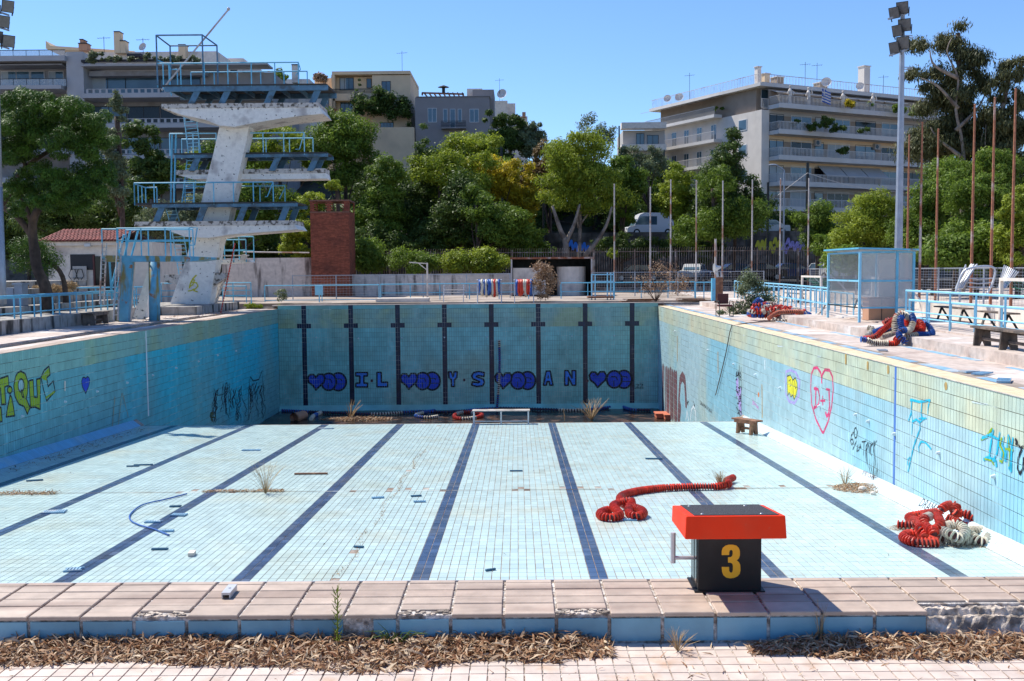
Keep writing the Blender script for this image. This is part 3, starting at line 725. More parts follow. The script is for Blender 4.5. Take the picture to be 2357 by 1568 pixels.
# right wall
RM = zmap(1600, 560, 960, 2357)
P = Paint(lambda x, y: onx(*RM(x, y), XR), (-1, 0, 0))
yl = [(905, 935), (925, 928), (940, 960), (955, 945), (966, 975), (968, 1010), (960, 1050), (948, 1078), (938, 1050), (928, 1062), (918, 1035), (908, 1055), (906, 1000)]
P.fill([(895, 900), (925, 890), (960, 905), (985, 960), (980, 1060), (950, 1110), (915, 1100), (893, 1040)], 'g_purple')
P.fill([(900, 915), (925, 905), (955, 918), (975, 962), (972, 1052), (948, 1092), (918, 1080), (898, 1035)], 'tile_blue')
P.fill(yl, 'g_yellow'); P.stroke(yl, .035, 'g_black', True); P.stroke([(915, 965), (925, 955), (930, 985), (922, 1000)], .025, 'g_black'); P.stroke([(938, 955), (945, 1060)], .025, 'g_black'); P.stroke([(950, 960), (955, 1010), (963, 1000)], .025, 'g_black')
P.stroke([(1118, 975), (1112, 915), (1090, 882), (1068, 885), (1053, 925), (1050, 1010), (1056, 1110), (1082, 1200), (1120, 1278), (1128, 1280), (1158, 1210), (1178, 1120), (1188, 1020), (1184, 940), (1165, 898), (1138, 895), (1120, 925), (1116, 970)], .075, 'g_pink')
P.stroke([(1082, 1005), (1078, 1120), (1070, 1130)], .09, 'g_pink'); P.stroke([(1070, 1010), (1095, 1015), (1104, 1060), (1098, 1110), (1070, 1132)], .07, 'g_pink')
P.stroke([(1122, 1058), (1124, 1110)], .06, 'g_pink'); P.stroke([(1110, 1085), (1138, 1085)], .06, 'g_pink')
P.stroke([(1145, 1015), (1168, 1020)], .06, 'g_pink'); P.stroke([(1162, 1018), (1166, 1120), (1158, 1170), (1148, 1180), (1142, 1160)], .09, 'g_pink')
P.text('Jeme', [(690, 1060), (728, 1115), (730, 1150), (692, 1110)], 'g_magenta'); P.ell(729, 1048, 5, 16, 'g_orange', 8)
P.stroke([(750, 990), (752, 1185)], .09, 'rust_stain'); P.stroke([(768, 840), (768, 888)], .1, 'g_white')
P.stroke([(612, 870), (612, 1180)], .05, 'g_black'); P.stroke([(622, 880), (624, 1195)], .05, 'g_black')
P.fill([(591, 960), (604, 940), (608, 1050), (594, 1060)], 'g_purple'); P.fill([(603, 1040), (622, 1000), (624, 1180), (606, 1130)], 'g_purple')
r = random.Random(4)
for k in range(34):
    x = r.uniform(592, 620); y = r.uniform(880, 1170); P.stroke([(x, y), (x + r.uniform(-8, 8), y + r.uniform(-8, 18)), (x + r.uniform(-10, 10), y + r.uniform(5, 26))], .04, 'g_black')
P.text('DRAMATIQUE', [(368, 1082), (442, 1140), (444, 1168), (370, 1112)], 'g_black')
for x, a, b in ((143, 880, 1140), (155, 885, 1160), (166, 895, 1170), (178, 905, 1175), (190, 900, 1180), (202, 915, 1185), (214, 920, 1190), (224, 925, 1195)):
    P.stroke([(x, a), (x + r.uniform(-2, 3), b)], .55 if x != 155 else .3, 'g_brown')
P.stroke([(236, 1200), (240, 1080), (248, 960), (262, 935), (276, 960), (282, 1050), (284, 1110)], .45, 'g_brown'); P.stroke([(247, 1120), (240, 1205)], .6, 'g_brown')
P.stroke([(292, 1085), (296, 1110), (290, 1100), (300, 1090)], .06, 'g_black'); P.stroke([(330, 1090), (338, 1120), (332, 1110)], .06, 'g_black')
P.stroke([(283, 1205), (290, 1150), (300, 1205)], .10, 'g_white'); P.stroke([(310, 1205), (318, 1140), (330, 1120), (342, 1150), (346, 1205)], .10, 'g_white')
for xa, ya, xb in ((635, 680, 645), (845, 742, 885), (1090, 808, 1115), (2040, 1085, 2140)):
    P.fill([(xa, ya), (xb, ya + (xb - xa) * .2), (xb - 4, ya + (xb - xa) * .25 + 4), (xa + 3, ya + 12)], 'g_white')
for x, y, l in ((1265, 805, 50), (1400, 855, 30), (1525, 880, 28), (230, 690, 150), (480, 790, 120), (1880, 985, 20)): P.stroke([(x, y), (x + 1, y + l)], .12, 'rust_stain')
SM = zmap(2100, 900, 460, 1387); P.fn = lambda x, y: onx(*SM(x, y), XR)
B = 'g_black'
P.stroke([(103, 545), (88, 570), (82, 610), (92, 640), (104, 625), (100, 598), (88, 600)], .03, B); P.stroke([(118, 590), (108, 560), (112, 520), (124, 510), (134, 540), (130, 580), (118, 590)], .03, B)
P.stroke([(128, 610), (100, 675)], .025, B); P.stroke([(138, 640), (130, 690), (145, 680)], .025, B); P.stroke([(148, 675), (155, 635), (160, 670)], .025, B); P.stroke([(146, 660), (162, 655)], .02, B)
P.stroke([(168, 618), (200, 612)], .025, B); P.stroke([(185, 615), (180, 720)], .03, B); P.stroke([(195, 740), (200, 650), (215, 620), (218, 640), (202, 680), (208, 790)], .025, B)
P.stroke([(222, 650), (222, 690)], .02, B); P.stroke([(250, 630), (234, 650), (230, 700), (242, 720)], .03, B); P.stroke([(262, 610), (256, 700)], .025, B); P.stroke([(278, 610), (258, 655), (270, 790)], .025, B); P.stroke([(225, 625), (245, 640), (262, 620)], .02, B)
C = 'g_cyan'
P.stroke([(535, 305), (540, 300), (600, 315), (685, 305)], .05, C); P.stroke([(545, 310), (540, 400), (522, 455)], .04, C); P.stroke([(545, 400), (550, 470), (545, 560)], .035, C)
P.stroke([(622, 320), (616, 400), (620, 430), (640, 445)], .04, C); P.stroke([(680, 310), (668, 360), (666, 405)], .04, C); P.stroke([(655, 440), (600, 440)], .03, C)
P.stroke([(550, 465), (580, 448), (605, 470), (608, 520), (585, 580), (560, 650), (535, 760), (518, 840)], .045, C); P.stroke([(605, 470), (640, 440)], .035, C)
P.stroke([(515, 790), (515, 750), (530, 735)], .03, C); P.stroke([(600, 700), (598, 650), (615, 615), (645, 618), (670, 645), (690, 670)], .04, C)
Yg = 'g_lime'
P.stroke([(1070, 600), (1110, 580), (1150, 520)], .045, Yg); P.stroke([(1075, 590), (1150, 560)], .05, C); P.stroke([(1160, 530), (1140, 650), (1130, 740)], .055, C); P.stroke([(1150, 570), (1200, 600), (1190, 700), (1160, 760)], .045, C)
P.stroke([(1090, 750), (1120, 735), (1180, 760), (1185, 800)], .055, C); P.stroke([(1095, 745), (1150, 760), (1165, 790)], .03, Yg)
P.stroke([(1210, 550), (1200, 640), (1230, 690), (1215, 770)], .05, C); P.stroke([(1225, 590), (1210, 640), (1240, 700), (1230, 770), (1210, 760)], .04, Yg); P.stroke([(1240, 580), (1232, 640), (1252, 700), (1250, 760)], .045, C)
P.stroke([(1260, 760), (1265, 650), (1275, 570), (1300, 650), (1295, 840)], .05, C); P.stroke([(1255, 670), (1310, 680)], .04, Yg); P.stroke([(1310, 590), (1300, 700), (1280, 820)], .045, C); P.stroke([(1275, 580), (1285, 700), (1280, 800)], .025, Yg)
P.stroke([(1330, 600), (1340, 615), (1335, 635)], .05, B); P.stroke([(1350, 640), (1370, 665), (1387, 650)], .04, B); P.stroke([(1380, 660), (1350, 740), (1345, 820), (1362, 860), (1385, 820), (1392, 740)], .045, B)
P.done(wr, joint=(1, YN, -.01))
# lettering on the sloping cove
cvN = Vector((-.21, 0, .27)).normalized()
def oncove(x, y):
    d = ray(x, y); p0 = Vector((XR, 0, fz(0) + .21)); n = Vector((-.21, -.21 * 0 + FS * .27, .27)).normalized()
    return EYE + d * ((p0 - EYE).dot(n) / d.dot(n))
P = Paint(oncove, cvN); P.text('DRAMAT', [(2126, 1148), (2172, 1168), (2160, 1196), (2114, 1164)], 'g_black'); P.text('PEGA', [(1988, 1084), (2018, 1094), (2012, 1104), (1984, 1094)], 'g_brown')
P.done(wr)
# ================= DIVING TOWER =================
YF, YB = 52.0, 54.4
tw = thing('diving_tower', 'tall white concrete diving tower with blue railings on four levels', 'diving tower', (-16.2, 53.2, 0))
def pxpoly(pts, Y): return [at(x, y, Y) for x, y in pts]
def xz(x, y, Y): p = at(x, y, Y); return p.x, p.z
# pier
m = MB(); m.prism(pxpoly([(507, 282), (576, 282), (561, 350), (545, 420), (525, 510), (505, 560), (478, 719), (440, 722), (400, 712), (392, 698), (430, 590), (455, 500), (474, 420), (492, 350)], 52.75), (0, 1.0, 0)); build(m, 'pier', 'tower_white', tw)
m = MB(); m.prism(pxpoly([(496, 640), (520, 632), (507, 660), (488, 715), (470, 722), (470, 700)], 54.2), (0, .5, 0)); build(m, 'rear_strut', 'tower_edge', tw)
m = MB(); m.prism(pxpoly([(478, 628), (521, 628), (519, 640), (495, 655), (478, 672)], 52.9), (0, .6, 0)); build(m, 'bracket', 'tower_edge', tw)
m = MB(); m.prism(pxpoly([(376, 632), (440, 632), (432, 660), (380, 650)], 53.0), (0, .6, 0)); build(m, 'bracket', 'tower_edge', tw)
# platforms: a tapering wing with stained edges
def wing(top, bottom, yf, yb, flare=None):
    m = MB(); n = len(top); fr_ = pxpoly(top, yf); bo = [at(x, y, yf) for x, y in bottom]
    m.prism(fr_ + bo[::-1], (0, yb - yf, 0)); build(m, 'platform_slab', 'tower_white', tw)
    e = MB(); a = fr_[0]; b = fr_[-1]; e.box(a.x - .02, b.x + .02, yf - .03, yb + .03, a.z - .20, a.z + .03); build(e, 'slab_edge', 'tower_edge', tw)
wing([(373, 241), (732, 243)], [(378, 250), (420, 265), (470, 275), (505, 289), (540, 292), (575, 285), (640, 274), (700, 266), (744, 262)], YF, YB)
wing([(404, 393), (500, 393)], [(408, 402), (440, 412), (500, 412)], 53.4, 54.6)
wing([(545, 391), (748, 395)], [(545, 413), (650, 413), (752, 411)], 53.4, 54.6)
wing([(310, 512), (676, 516)], [(312, 520), (385, 530), (425, 545), (480, 548), (530, 540), (610, 534), (685, 528)], YF, YB)
m = MB(); m.prism(pxpoly([(505, 598), (570, 598), (574, 604), (505, 608)], 54.5), (0, 1.2, 0)); build(m, 'platform_slab', 'tower_white', tw)
# steel decks on leaning panels
def tdeck(x0, x1, y, yf, yb, ysl, legs, lean, yth=14):
    a = at(x0, y, yf); b = at(x1, y, yf); h = yth / 46.0
    m = MB(); m.box(a.x, b.x, yf - .05, yb + .15, a.z - .05, a.z + .02); build(m, 'deck_boards', 'deck_dark', tw)
    for yy_ in (yf - .02, yb): 
        m = MB(); m.box(a.x + .1, b.x + .06, yy_, yy_ + .09, a.z - h, a.z - .055); build(m, 'deck_beam', 'tower_blue', tw)
    for k in range(int((b.x - a.x) / .9)):
        m = MB(); m.box(a.x + .3 + k * .9, a.x + .36 + k * .9, yf + .08, yb - .01, a.z - h + .02, a.z - .06); build(m, 'cross_beam', 'tower_blue', tw)
    for lx in legs:
        for k, yy_ in enumerate((yf + .05, yb - .15)):
            p0 = at(lx, ysl, yf); p1x = at(lx + lean, y, yf).x; z1 = a.z - h
            m = MB(); w_ = .32
            m.prism([(p0.x - w_ / 2, yy_, p0.z), (p0.x + w_ / 2, yy_, p0.z), (p1x + w_ / 2, yy_, z1), (p1x - w_ / 2, yy_, z1)], (0, .1, 0)); build(m, 'leaning_panel', 'tower_blue', tw)
    return a.z + .02
ZT = tdeck(374, 752, 197, YF, YB, 240, (438, 508, 612, 716), 14)
Z7 = tdeck(400, 752, 354, 53.2, 54.8, 393, (440, 625, 713), 14, 10)
Z5 = tdeck(345, 682, 468, YF, YB, 512, (357, 455, 548, 645), 14, 10)
def rail(parent, pts, z0, h, mid=(.5,), r=.030, mat='rail_blue', post=None, posts=True, bars=0, nm='railing', flat=False):
    m = MB(); pts = [Vector(p) for p in pts]
    m.tube([p + Vector((0, 0, h)) for p in pts], r * 1.15, 6)
    for q in mid: m.tube([p + Vector((0, 0, h * q)) for p in pts], r * .8, 5)
    build(m, nm, mat, parent)
    if posts:
        for i, (a, b) in enumerate(zip(pts, pts[1:])):
            n = max(1, round((b - a).length / (post or 1.2)))
            for k in range(n + (1 if i == len(pts) - 2 else 0)):
                p = a.lerp(b, k / n); m = MB(); m.tube([p - Vector((0, 0, .12)), p + Vector((0, 0, h))], r, 5); build(m, 'rail_post', mat, parent)
def V3(x, y, z): return Vector((x, y, z))
def rx(x, Y): return at(x, 400, Y).x
# 10 m level rails: front, rear
rail(tw, [V3(rx(369, YF), YF, ZT), V3(rx(692, YF), YF, ZT)], 0, at(500, 145, YF).z - ZT, ())
m = MB(); a = rx(692, YF); zr = at(500, 145, YF).z; m.tube([(a, YF, zr), (a + .1, YF, zr - .35), (a - .15, YF, ZT + .4)], .025, 5); build(m, 'rail_end', 'rail_blue', tw)
rail(tw, [V3(rx(446, YB), YB, ZT), V3(rx(712, YB), YB, ZT)], 0, at(500, 166, YB).z - ZT, ())
rail(tw, [V3(rx(369, YF), YF, ZT), V3(rx(378, YF), YF + 1.2, ZT), V3(rx(400, YB), YB, ZT), V3(rx(415, YB), YB, ZT)], 0, at(400, 160, YB).z - ZT, (), post=.7)
# cage above the stair head
z1 = at(420, 81, YF).z
m = MB(); A = V3(rx(369, YF), YF, z1); Bq = V3(rx(474, YF), YF, z1); Cq = V3(rx(507, YB), YB, z1); Dq = V3(rx(400, YB), YB, z1)
for a, b in ((A, Bq), (Bq, Cq), (Cq, Dq), (Dq, A)): m.tube([a, b], .04, 5)
for a in (A, Bq, Cq, Dq): m.tube([a, V3(a.x, a.y, ZT)], .04, 5)
build(m, 'cage_frame', 'tower_blue', tw)
m = MB(); m.tube([at(372, 208, 53), at(526, 22, 53)], .045, 6); m.ball(at(526, 21, 53), .09); build(m, 'leaning_pole', 'pole_white', tw)
# 7.5 m
for Y_, yr, xa, xb in ((53.2, 307, 393, 702), (54.8, 320, 420, 722)):
    h = at(500, yr, Y_).z - Z7
    rail(tw, [V3(rx(xa, Y_), Y_, Z7), V3(rx(500, Y_), Y_, Z7)], 0, h, (), mat='rail_pale'); rail(tw, [V3(rx(560, Y_), Y_, Z7), V3(rx(xb, Y_), Y_, Z7)], 0, h, (), mat='rail_pale')
m = MB(); a = rx(702, 53.2); zr = at(500, 307, 53.2).z; m.tube([(a, 53.2, zr), (a - .25, 53.2, Z7 + .15), (a - .45, 53.2, Z7 + .15)], .025, 5); build(m, 'rail_end', 'rail_pale', tw)
# 5 m
h5 = at(500, 420, YF).z - Z5
rail(tw, [V3(rx(308, YF), YF, Z5), V3(rx(628, YF), YF, Z5)], 0, h5, (), post=1.05); rail(tw, [V3(rx(308, YF), YF, Z5), V3(rx(334, YB), YB, Z5), V3(rx(360, YB), YB, Z5)], 0, h5 * .97, (), post=.8)
rail(tw, [V3(rx(425, YB), YB, Z5), V3(rx(655, YB), YB, Z5)], 0, at(500, 429, YB).z - Z5, (), post=1.2)
m = MB(); a = rx(628, YF); zr = Z5 + h5; m.tube([(a, YF, zr), (a - .3, YF, Z5 + .25), (a - .4, YF, Z5 + .25)], .026, 5); build(m, 'rail_end', 'rail_blue', tw); m = MB(); a = rx(655, YB); m.tube([(a, YB, zr - .1), (a - .3, YB, Z5 + .3)], .026, 5); build(m, 'rail_end', 'rail_blue', tw)
m = MB(); m.box(rx(305, YF), rx(350, YF), YF, YB, Z5 - .1, Z5); build(m, 'stair_landing', 'deck_dark', tw)
# ladders between levels
def ladder(parent, a, b, wv, r=.03, n=14, mat='rail_pale', nm='ladder'):
    m = MB(); a = Vector(a); b = Vector(b); wv = Vector(wv)
    for s_ in (-1, 1): m.tube([a + wv * s_ * .5, b + wv * s_ * .5], r, 5)
    for k in range(1, n): p = a.lerp(b, k / n); m.bar(p - wv * .5, p + wv * .5, .05, .025)
    build(m, nm, mat, parent)
ladder(tw, at(478, 362, 54.6) if 0 else at(449, 362, 54.6), at(434, 242, 54.6) if 0 else at(436, 255, 54.6), (.75, -.4, 0), n=13)
ladder(tw, at(430, 480, 54.2), at(445, 360, 54.2), (.7, -.4, 0), mat='rail_blue', n=13)
m = MB(); m.tube([at(396, 310, 54.3), at(393, 478, 54.3)], .045, 5); m.tube([at(405, 308, 53.3), at(400, 478, 53.3)], .045, 5); build(m, 'ladder_post', 'rail_blue', tw)
ladder(tw, at(404, 518, 54.2), at(393, 478, 54.2), (.6, -.3, 0), n=5)
ladder(tw, at(425, 632, 54.0), at(408, 528, 54.0), (.7, -.4, 0), n=12)
# low springboard platform on the right of the pier
Z3 = at(540, 598, 54.5).z
rail(tw, [V3(rx(505, 54.5), 54.5, Z3), V3(rx(562, 54.5), 54.5, Z3)], 0, at(540, 563, 54.5).z - Z3 + .25, (.5,), post=.6); rail(tw, [V3(rx(512, 55.7), 55.7, Z3), V3(rx(580, 55.7), 55.7, Z3)], 0, at(540, 545, 55.7).z - Z3, (.4,), post=.9)
m = MB(); m.disc(at(562, 592, 54.4), (0, -1, 0), .16, .12, 10); m.bar(at(500, 589, 54.6), at(572, 588, 54.6), .3, .06); build(m, 'springboard', 'plaster_white', tw)
P = Paint(lambda x, y: at(x, y, 52.75), (0, -1, 0))
Z3m = zmap(60, 540, 500, 2357); P.fn = lambda x, y: at(*Z3m(x, y), 52.74)
P.stroke([(2030, 700), (1990, 740), (1960, 800), (1950, 850)], .07, 'g_tag_yellow'); P.stroke([(1985, 740), (2010, 760), (1990, 810), (1960, 830)], .06, 'g_tag_yellow'); P.stroke([(1970, 780), (2035, 790), (2050, 830), (2020, 860), (2000, 880), (2045, 895)], .06, 'g_tag_yellow'); P.stroke([(1935, 885), (1970, 880), (2010, 860)], .06, 'g_tag_yellow')
P.done(tw, label='yellow spray paint tag')
# red rusty chain hanging by the pier
m = MB(); a = at(540, 560, 51.9); b = at(507, 722, 51.0)
for k in range(26):
    p = a.lerp(b, k / 26); q = a.lerp(b, (k + .8) / 26); m.tube([p, p.lerp(q, .5) + V3(.03, 0, 0), q], .035, 4)
single(m, 'chain', 'float_red', 'red chain hanging beside the tall white diving tower', 'chain', b)

# ================= SMALL BLUE DIVING PLATFORM (left) =================
sp = thing('diving_platform', 'low blue concrete diving platform on two tall legs with rusty ladders', 'diving platform', (-15.3, 42.5, 0))
def prismp(pts, Y, d, nm, mat, par): m = MB(); m.prism(pxpoly(pts, Y), (0, d, 0)); return build(m, nm, mat, par)
YS = 42.4
prismp([(280, 603), (304, 603), (294, 742), (267, 740)], YS, .25, 'leg', 'column_blue', sp)
m = MB(); m.tube([at(356, 743, YS + .1), at(355, 603, YS + .1)], .22, 14); build(m, 'leg', 'column_blue', sp, smooth=True)
prismp([(305, 603), (297, 742), (294, 740)], YS + .3, .3, 'leg_back', 'plaster_stained', sp)
prismp([(238, 588), (440, 590), (478, 592), (478, 597), (440, 602), (238, 603)], YS, 1.7, 'platform_slab', 'column_blue', sp)
ZS = at(350, 588, YS).z + .02
def rr(pts, h, mid=(.5,), **k): rail(sp, pts, 0, h, mid, r=.028, **k)
hS = at(350, 525, YS).z - ZS
rr([V3(rx(262, YS), YS + .1, ZS), V3(rx(430, YS), YS + .1, ZS)], hS, (.55,), post=1.1); rr([V3(rx(285, YS + 1.6), YS + 1.6, ZS), V3(rx(440, YS + 1.6), YS + 1.6, ZS)], hS * 1.0, (.55,), post=1.0)
m = MB(); x_ = rx(430, YS); m.tube([(x_, YS + .1, ZS + hS), (x_ + .33, YS + .1, ZS + hS), (x_ + .2, YS + .1, ZS + hS * .35), (x_ + .03, YS + .1, ZS + hS * .35)], .028, 5); build(m, 'rail_end', 'rail_blue', sp)
rr([V3(rx(225, YS), YS + .2, ZS), V3(rx(262, YS), YS + .2, ZS)], hS * .98, (), post=.5)
for xb, xt, Yb in ((237, 248, 41.6), (268, 283, 41.2)):
    ladder(sp, at(xb - 2, 738 if xb > 250 else 700, Yb), at(xt - 8, 560, YS), (.0, .45, 0), r=.032, n=14, mat='pole_white')
m = MB()
for x0, y0, x1, y1 in ((262, 700, 300, 530), (256, 665, 285, 540), (300, 600, 318, 530), (258, 690, 252, 600), (300, 610, 268, 690)): m.tube([at(x0, y0, 44.2), at(x1, y1, 44.0)], .045, 5)
build(m, 'brace', 'rail_blue', sp)
fin = MB(); fin.prism(pxpoly([(307, 729), (320, 738), (334, 731), (345, 650), (346, 618), (340, 622)], 44.6), (0, .5, 0))
single(fin, 'concrete_fin', 'tower_white', 'leaning white concrete fin standing behind the round blue column', 'concrete fin', at(320, 738, 44.6))

# ================= LEFT RAIL, BENCH, HUT =================
lr = thing('railing', 'blue pipe railing along the low wall on the left deck', 'railing', (-16.9, 36, .44))
rail(lr, [V3(-16.95, 22, .44), V3(-16.95, 46.4, .44)], 0, .78, (.25,), post=1.5, r=.03)
rail(lr, [V3(-17.1, 22.2, .44), V3(-17.1, 46.0, .44)], 0, .72, (), post=1.5, r=.028)
lr = thing('railing', 'blue railing behind the foot of the white diving tower', 'railing', (-17, 55.6, .4))
rail(lr, [V3(-22, 47.5, .4), V3(-17.2, 50, .4)], 0, .9, (.3, .6), post=.9); rail(lr, [V3(-19, 56.0, .4), V3(-14.2, 56.0, .4)], 0, 1.0, (.3, .6), post=.9)
def plank_bench(name, label, loc, L, h=.42, w_=.34, ang=0, mat='wood_old', legs=2, cat='bench', lift=None, solid=True):
    t = thing(name, label, cat, loc); fr = frame(loc, ang)
    for k in range(3):
        m = MB(); y0 = -w_ / 2 + k * w_ / 3; m.box(-L / 2, L / 2, y0 + .004, y0 + w_ / 3 - .004, h - .045, h + random.uniform(-.003, .003), fr); build(m, 'plank', mat, t)
    for k in range(legs):
        x = -L / 2 + .22 + k * (L - .44) / max(1, legs - 1); q = w_ / 2 - .02
        m = MB(); m.prism([frp(fr, x - .03, -q, h - .05), frp(fr, x - .03, q, h - .05), frp(fr, x - .03, q + .03, 0), frp(fr, x - .03, .06, 0), frp(fr, x - .03, 0, .13), frp(fr, x - .03, -.06, 0), frp(fr, x - .03, -q - .03, 0)], fr[1] * .06); build(m, 'leg', mat, t)
    m = MB(); m.box(-L / 2 + .2, L / 2 - .2, -.03, .03, h * .3, h * .3 + .06, fr); build(m, 'stretcher', mat, t)
    m = MB(); m.box(-L / 2 + .1, L / 2 - .1, -w_ / 2 + .005, -w_ / 2 + .025, h - .12, h - .048, fr); build(m, 'apron', mat, t)
    return t
plank_bench('wooden_bench', 'dark weathered bench against the low stained wall on the left deck', (-16.2, 40.2, 0), 1.9, .48, .45, PI / 2 + .05)
b0 = onf(1742, 1003); plank_bench('wooden_bench', 'small brown wooden bench standing inside the pool by the right wall', (6.80, b0.y + .35, fz(b0.y + .35) + .02), .95, .44, .32, -.95, 'wood_brown')
plank_bench('wooden_bench', 'long grey weathered bench on the right terrace by the railing', (10.15, 21.7, .22), 2.9, .43, .36, PI / 2, legs=3)
# tiled hut
hu = thing('poolside_hut', 'small white hut with a red clay tile roof behind the pine', 'hut', (-23, 56.5, .4))
x0 = rx(103, 57); x1 = rx(345, 57); zr = at(200, 556, 57).z; 
m = MB(); m.box(x0, x1, 57, 62, .2, zr - .05); build(m, 'wall', 'plaster_white', hu)
m = MB(); m.box(x0 - .1, rx(277, 57), 56.75, 56.95, zr - .22, zr - .02); build(m, 'fascia', 'plaster_white', hu)
xa = rx(90, 57); xb = rx(277, 57); ztop = at(200, 531, 59).z
m = MB(); m.prism([(xa, 56.6, zr - .02), (xb, 56.6, zr - .02), (xb, 59, ztop - .06), (xa + .4, 59, ztop - .06)], (0, 0, .03)); m.prism([(xa + .4, 59, ztop - .06), (xb, 59, ztop - .06), (xb, 61.8, zr), (xa, 61.8, zr)], (0, 0, .03)); rf = build(m, 'roof', 'brick_mortar', hu)
for r_ in range(6):
    for k in range(int((xb - xa) / .2)):
        m = MB(); f = r_ / 6; y0 = 56.55 + f * 2.4; z0 = zr + .03 + f * (ztop - zr); y1 = y0 + .46; z1 = z0 + .46 / 2.4 * (ztop - zr) + .02
        xx = xa + .1 + k * .2 + f * .35
        if xx > xb - .05: continue
        V = []
        for (yy_, zz) in ((y0, z0), (y1, z1 - .03)):
            for q in range(5): aa = PI * q / 4; V.append((xx + .085 * math.cos(aa), yy_, zz + .075 * math.sin(aa)))
        m.add(V, [(q, q + 1, q + 6, q + 5) for q in range(4)] + [(4, 3, 2, 1, 0)], t=random.random()); build(m, 'roof_tile', 'roof_tile', rf)
for nm, mt, x0_, x1_, y0_, y1_, d in (('window', 'dark_frame', 155, 212, 586, 622, .03), ('door', 'win_dark', 212, 262, 590, 668, .05), ('door_frame', 'maroon', 208, 212, 587, 668, .1), ('wall_lamp', 'steel_dull', 193, 207, 561, 568, .3)):
    m = MB(); m.box(rx(x0_, 57), rx(x1_, 57), 57 - d, 57.01, at(x0_, y1_, 57).z, at(x0_, y0_, 57).z); build(m, nm, mt, hu)
m = MB(); m.box(rx(159, 56.8), rx(191, 56.8), 56.8, 56.85, at(160, 670, 56.8).z, at(160, 613, 56.8).z); g1 = single(m, 'iron_gate', 'apt_grey', 'white sheet with a black wrought iron grille leaning on the hut', 'grille', at(175, 670, 56.8))
m = MB()
for k, xx in enumerate((163, 172, 180, 188)):
    s_ = (-1) ** k * .12; m.tube([at(xx, 668, 56.75), at(xx, 650, 56.75) + V3(s_, 0, 0), at(xx, 635, 56.75) - V3(s_, 0, 0), at(xx, 620, 56.75)], .02, 4)
for yy_ in (620, 640, 655): m.bar(at(162, yy_, 56.76), at(188, yy_, 56.76), .02)
build(m, 'grille', 'dark_iron', None); o = bpy.data.objects[-1] if 0 else [q for q in bpy.data.objects if q.name.startswith('grille')][-1]; o.parent = g1; o.location = -g1.location
# grey booth & column far left
m = MB(); m.tube([at(5, 700, 38), at(4, 640, 38), at(-2, 430, 38)], [.16, .15, .12], 8)
lm = thing('floodlight_mast', 'grey floodlight mast behind the pine at the left edge', 'floodlight mast', at(5, 700, 38)); build(m, 'pole', 'galv', lm, smooth=True)
m = MB(); m.tube([at(-2, 430, 38), at(-12, 0, 38), at(-14, -60, 38)], [.12, .09, .08], 8); build(m, 'pole', 'galv', lm, smooth=True)
def flood(parent, p, yaw, pitch, s_=.5):
    f = Vector((math.sin(yaw) * math.cos(pitch), -math.cos(yaw) * math.cos(pitch), math.sin(pitch))); r_ = Vector((math.cos(yaw), math.sin(yaw), 0)); u = r_.cross(f) * -1
    if u.z < 0: u = -u
    fr = (Vector(p), r_, f, u); a = s_ / 2
    m = MB(); V = [frp(fr, x, y, z) for (x, y, z) in ((-a, .0, -a), (a, .0, -a), (a, .0, a), (-a, .0, a), (-a * .4, -s_ * .6, -a * .4), (a * .4, -s_ * .6, -a * .4), (a * .4, -s_ * .6, a * .4), (-a * .4, -s_ * .6, a * .4))]
    m.add(V, [(0, 1, 2, 3), (4, 7, 6, 5), (0, 4, 5, 1), (1, 5, 6, 2), (2, 6, 7, 3), (3, 7, 4, 0)]); h = build(m, 'floodlight', 'dark_iron', parent)
    m = MB(); m.box(-a * .9, a * .9, .002, .012, -a * .9, a * .9, fr); build(m, 'lens', 'lamp_glass', h)
    m = MB(); m.tube([frp(fr, 0, -s_ * .6, 0), frp(fr, 0, -s_ * .8, 0)], s_ * .14, 8); m.bar(frp(fr, -a * 1.05, -s_ * .2, 0), frp(fr, -a * .9, -s_ * .2, -a * 1.5), .035); m.bar(frp(fr, a * 1.05, -s_ * .2, 0), frp(fr, a * .9, -s_ * .2, -a * 1.5), .035); build(m, 'bracket', 'dark_iron', h)
for x, y in ((18, 15), (8, 50), (20, 95), (-8, 85)): flood(lm, at(x, y, 37.8), .75, -.35, .42)
m = MB()
for y in (35, 70, 112): m.bar(at(-12, y - 10, 38), at(20, y, 38), .12, .06)
build(m, 'crossarm', 'galv', lm)
m = MB(); m.box(rx(0, 40), rx(20, 40) , 40, 40.6, .44, .44 + 1.0); build(m, 'cap', 'galv', None); cb = [q for q in bpy.data.objects if q.name.startswith('cap')][-1]; cb.name = 'cabinet'; tag(cb, 'grey metal cabinet standing beside the left floodlight mast', 'cabinet')
m = MB(); m.box(rx(22, 40), rx(40, 40), 40, 40.5, .44, 1.55); m.box(rx(18, 40), rx(42, 40), 39.95, 40.55, 1.55, 1.62)
single(m, 'utility_box', 'galv', 'narrow grey utility box behind the left deck railing', 'cabinet', (rx(30, 40), 40.2, .44))
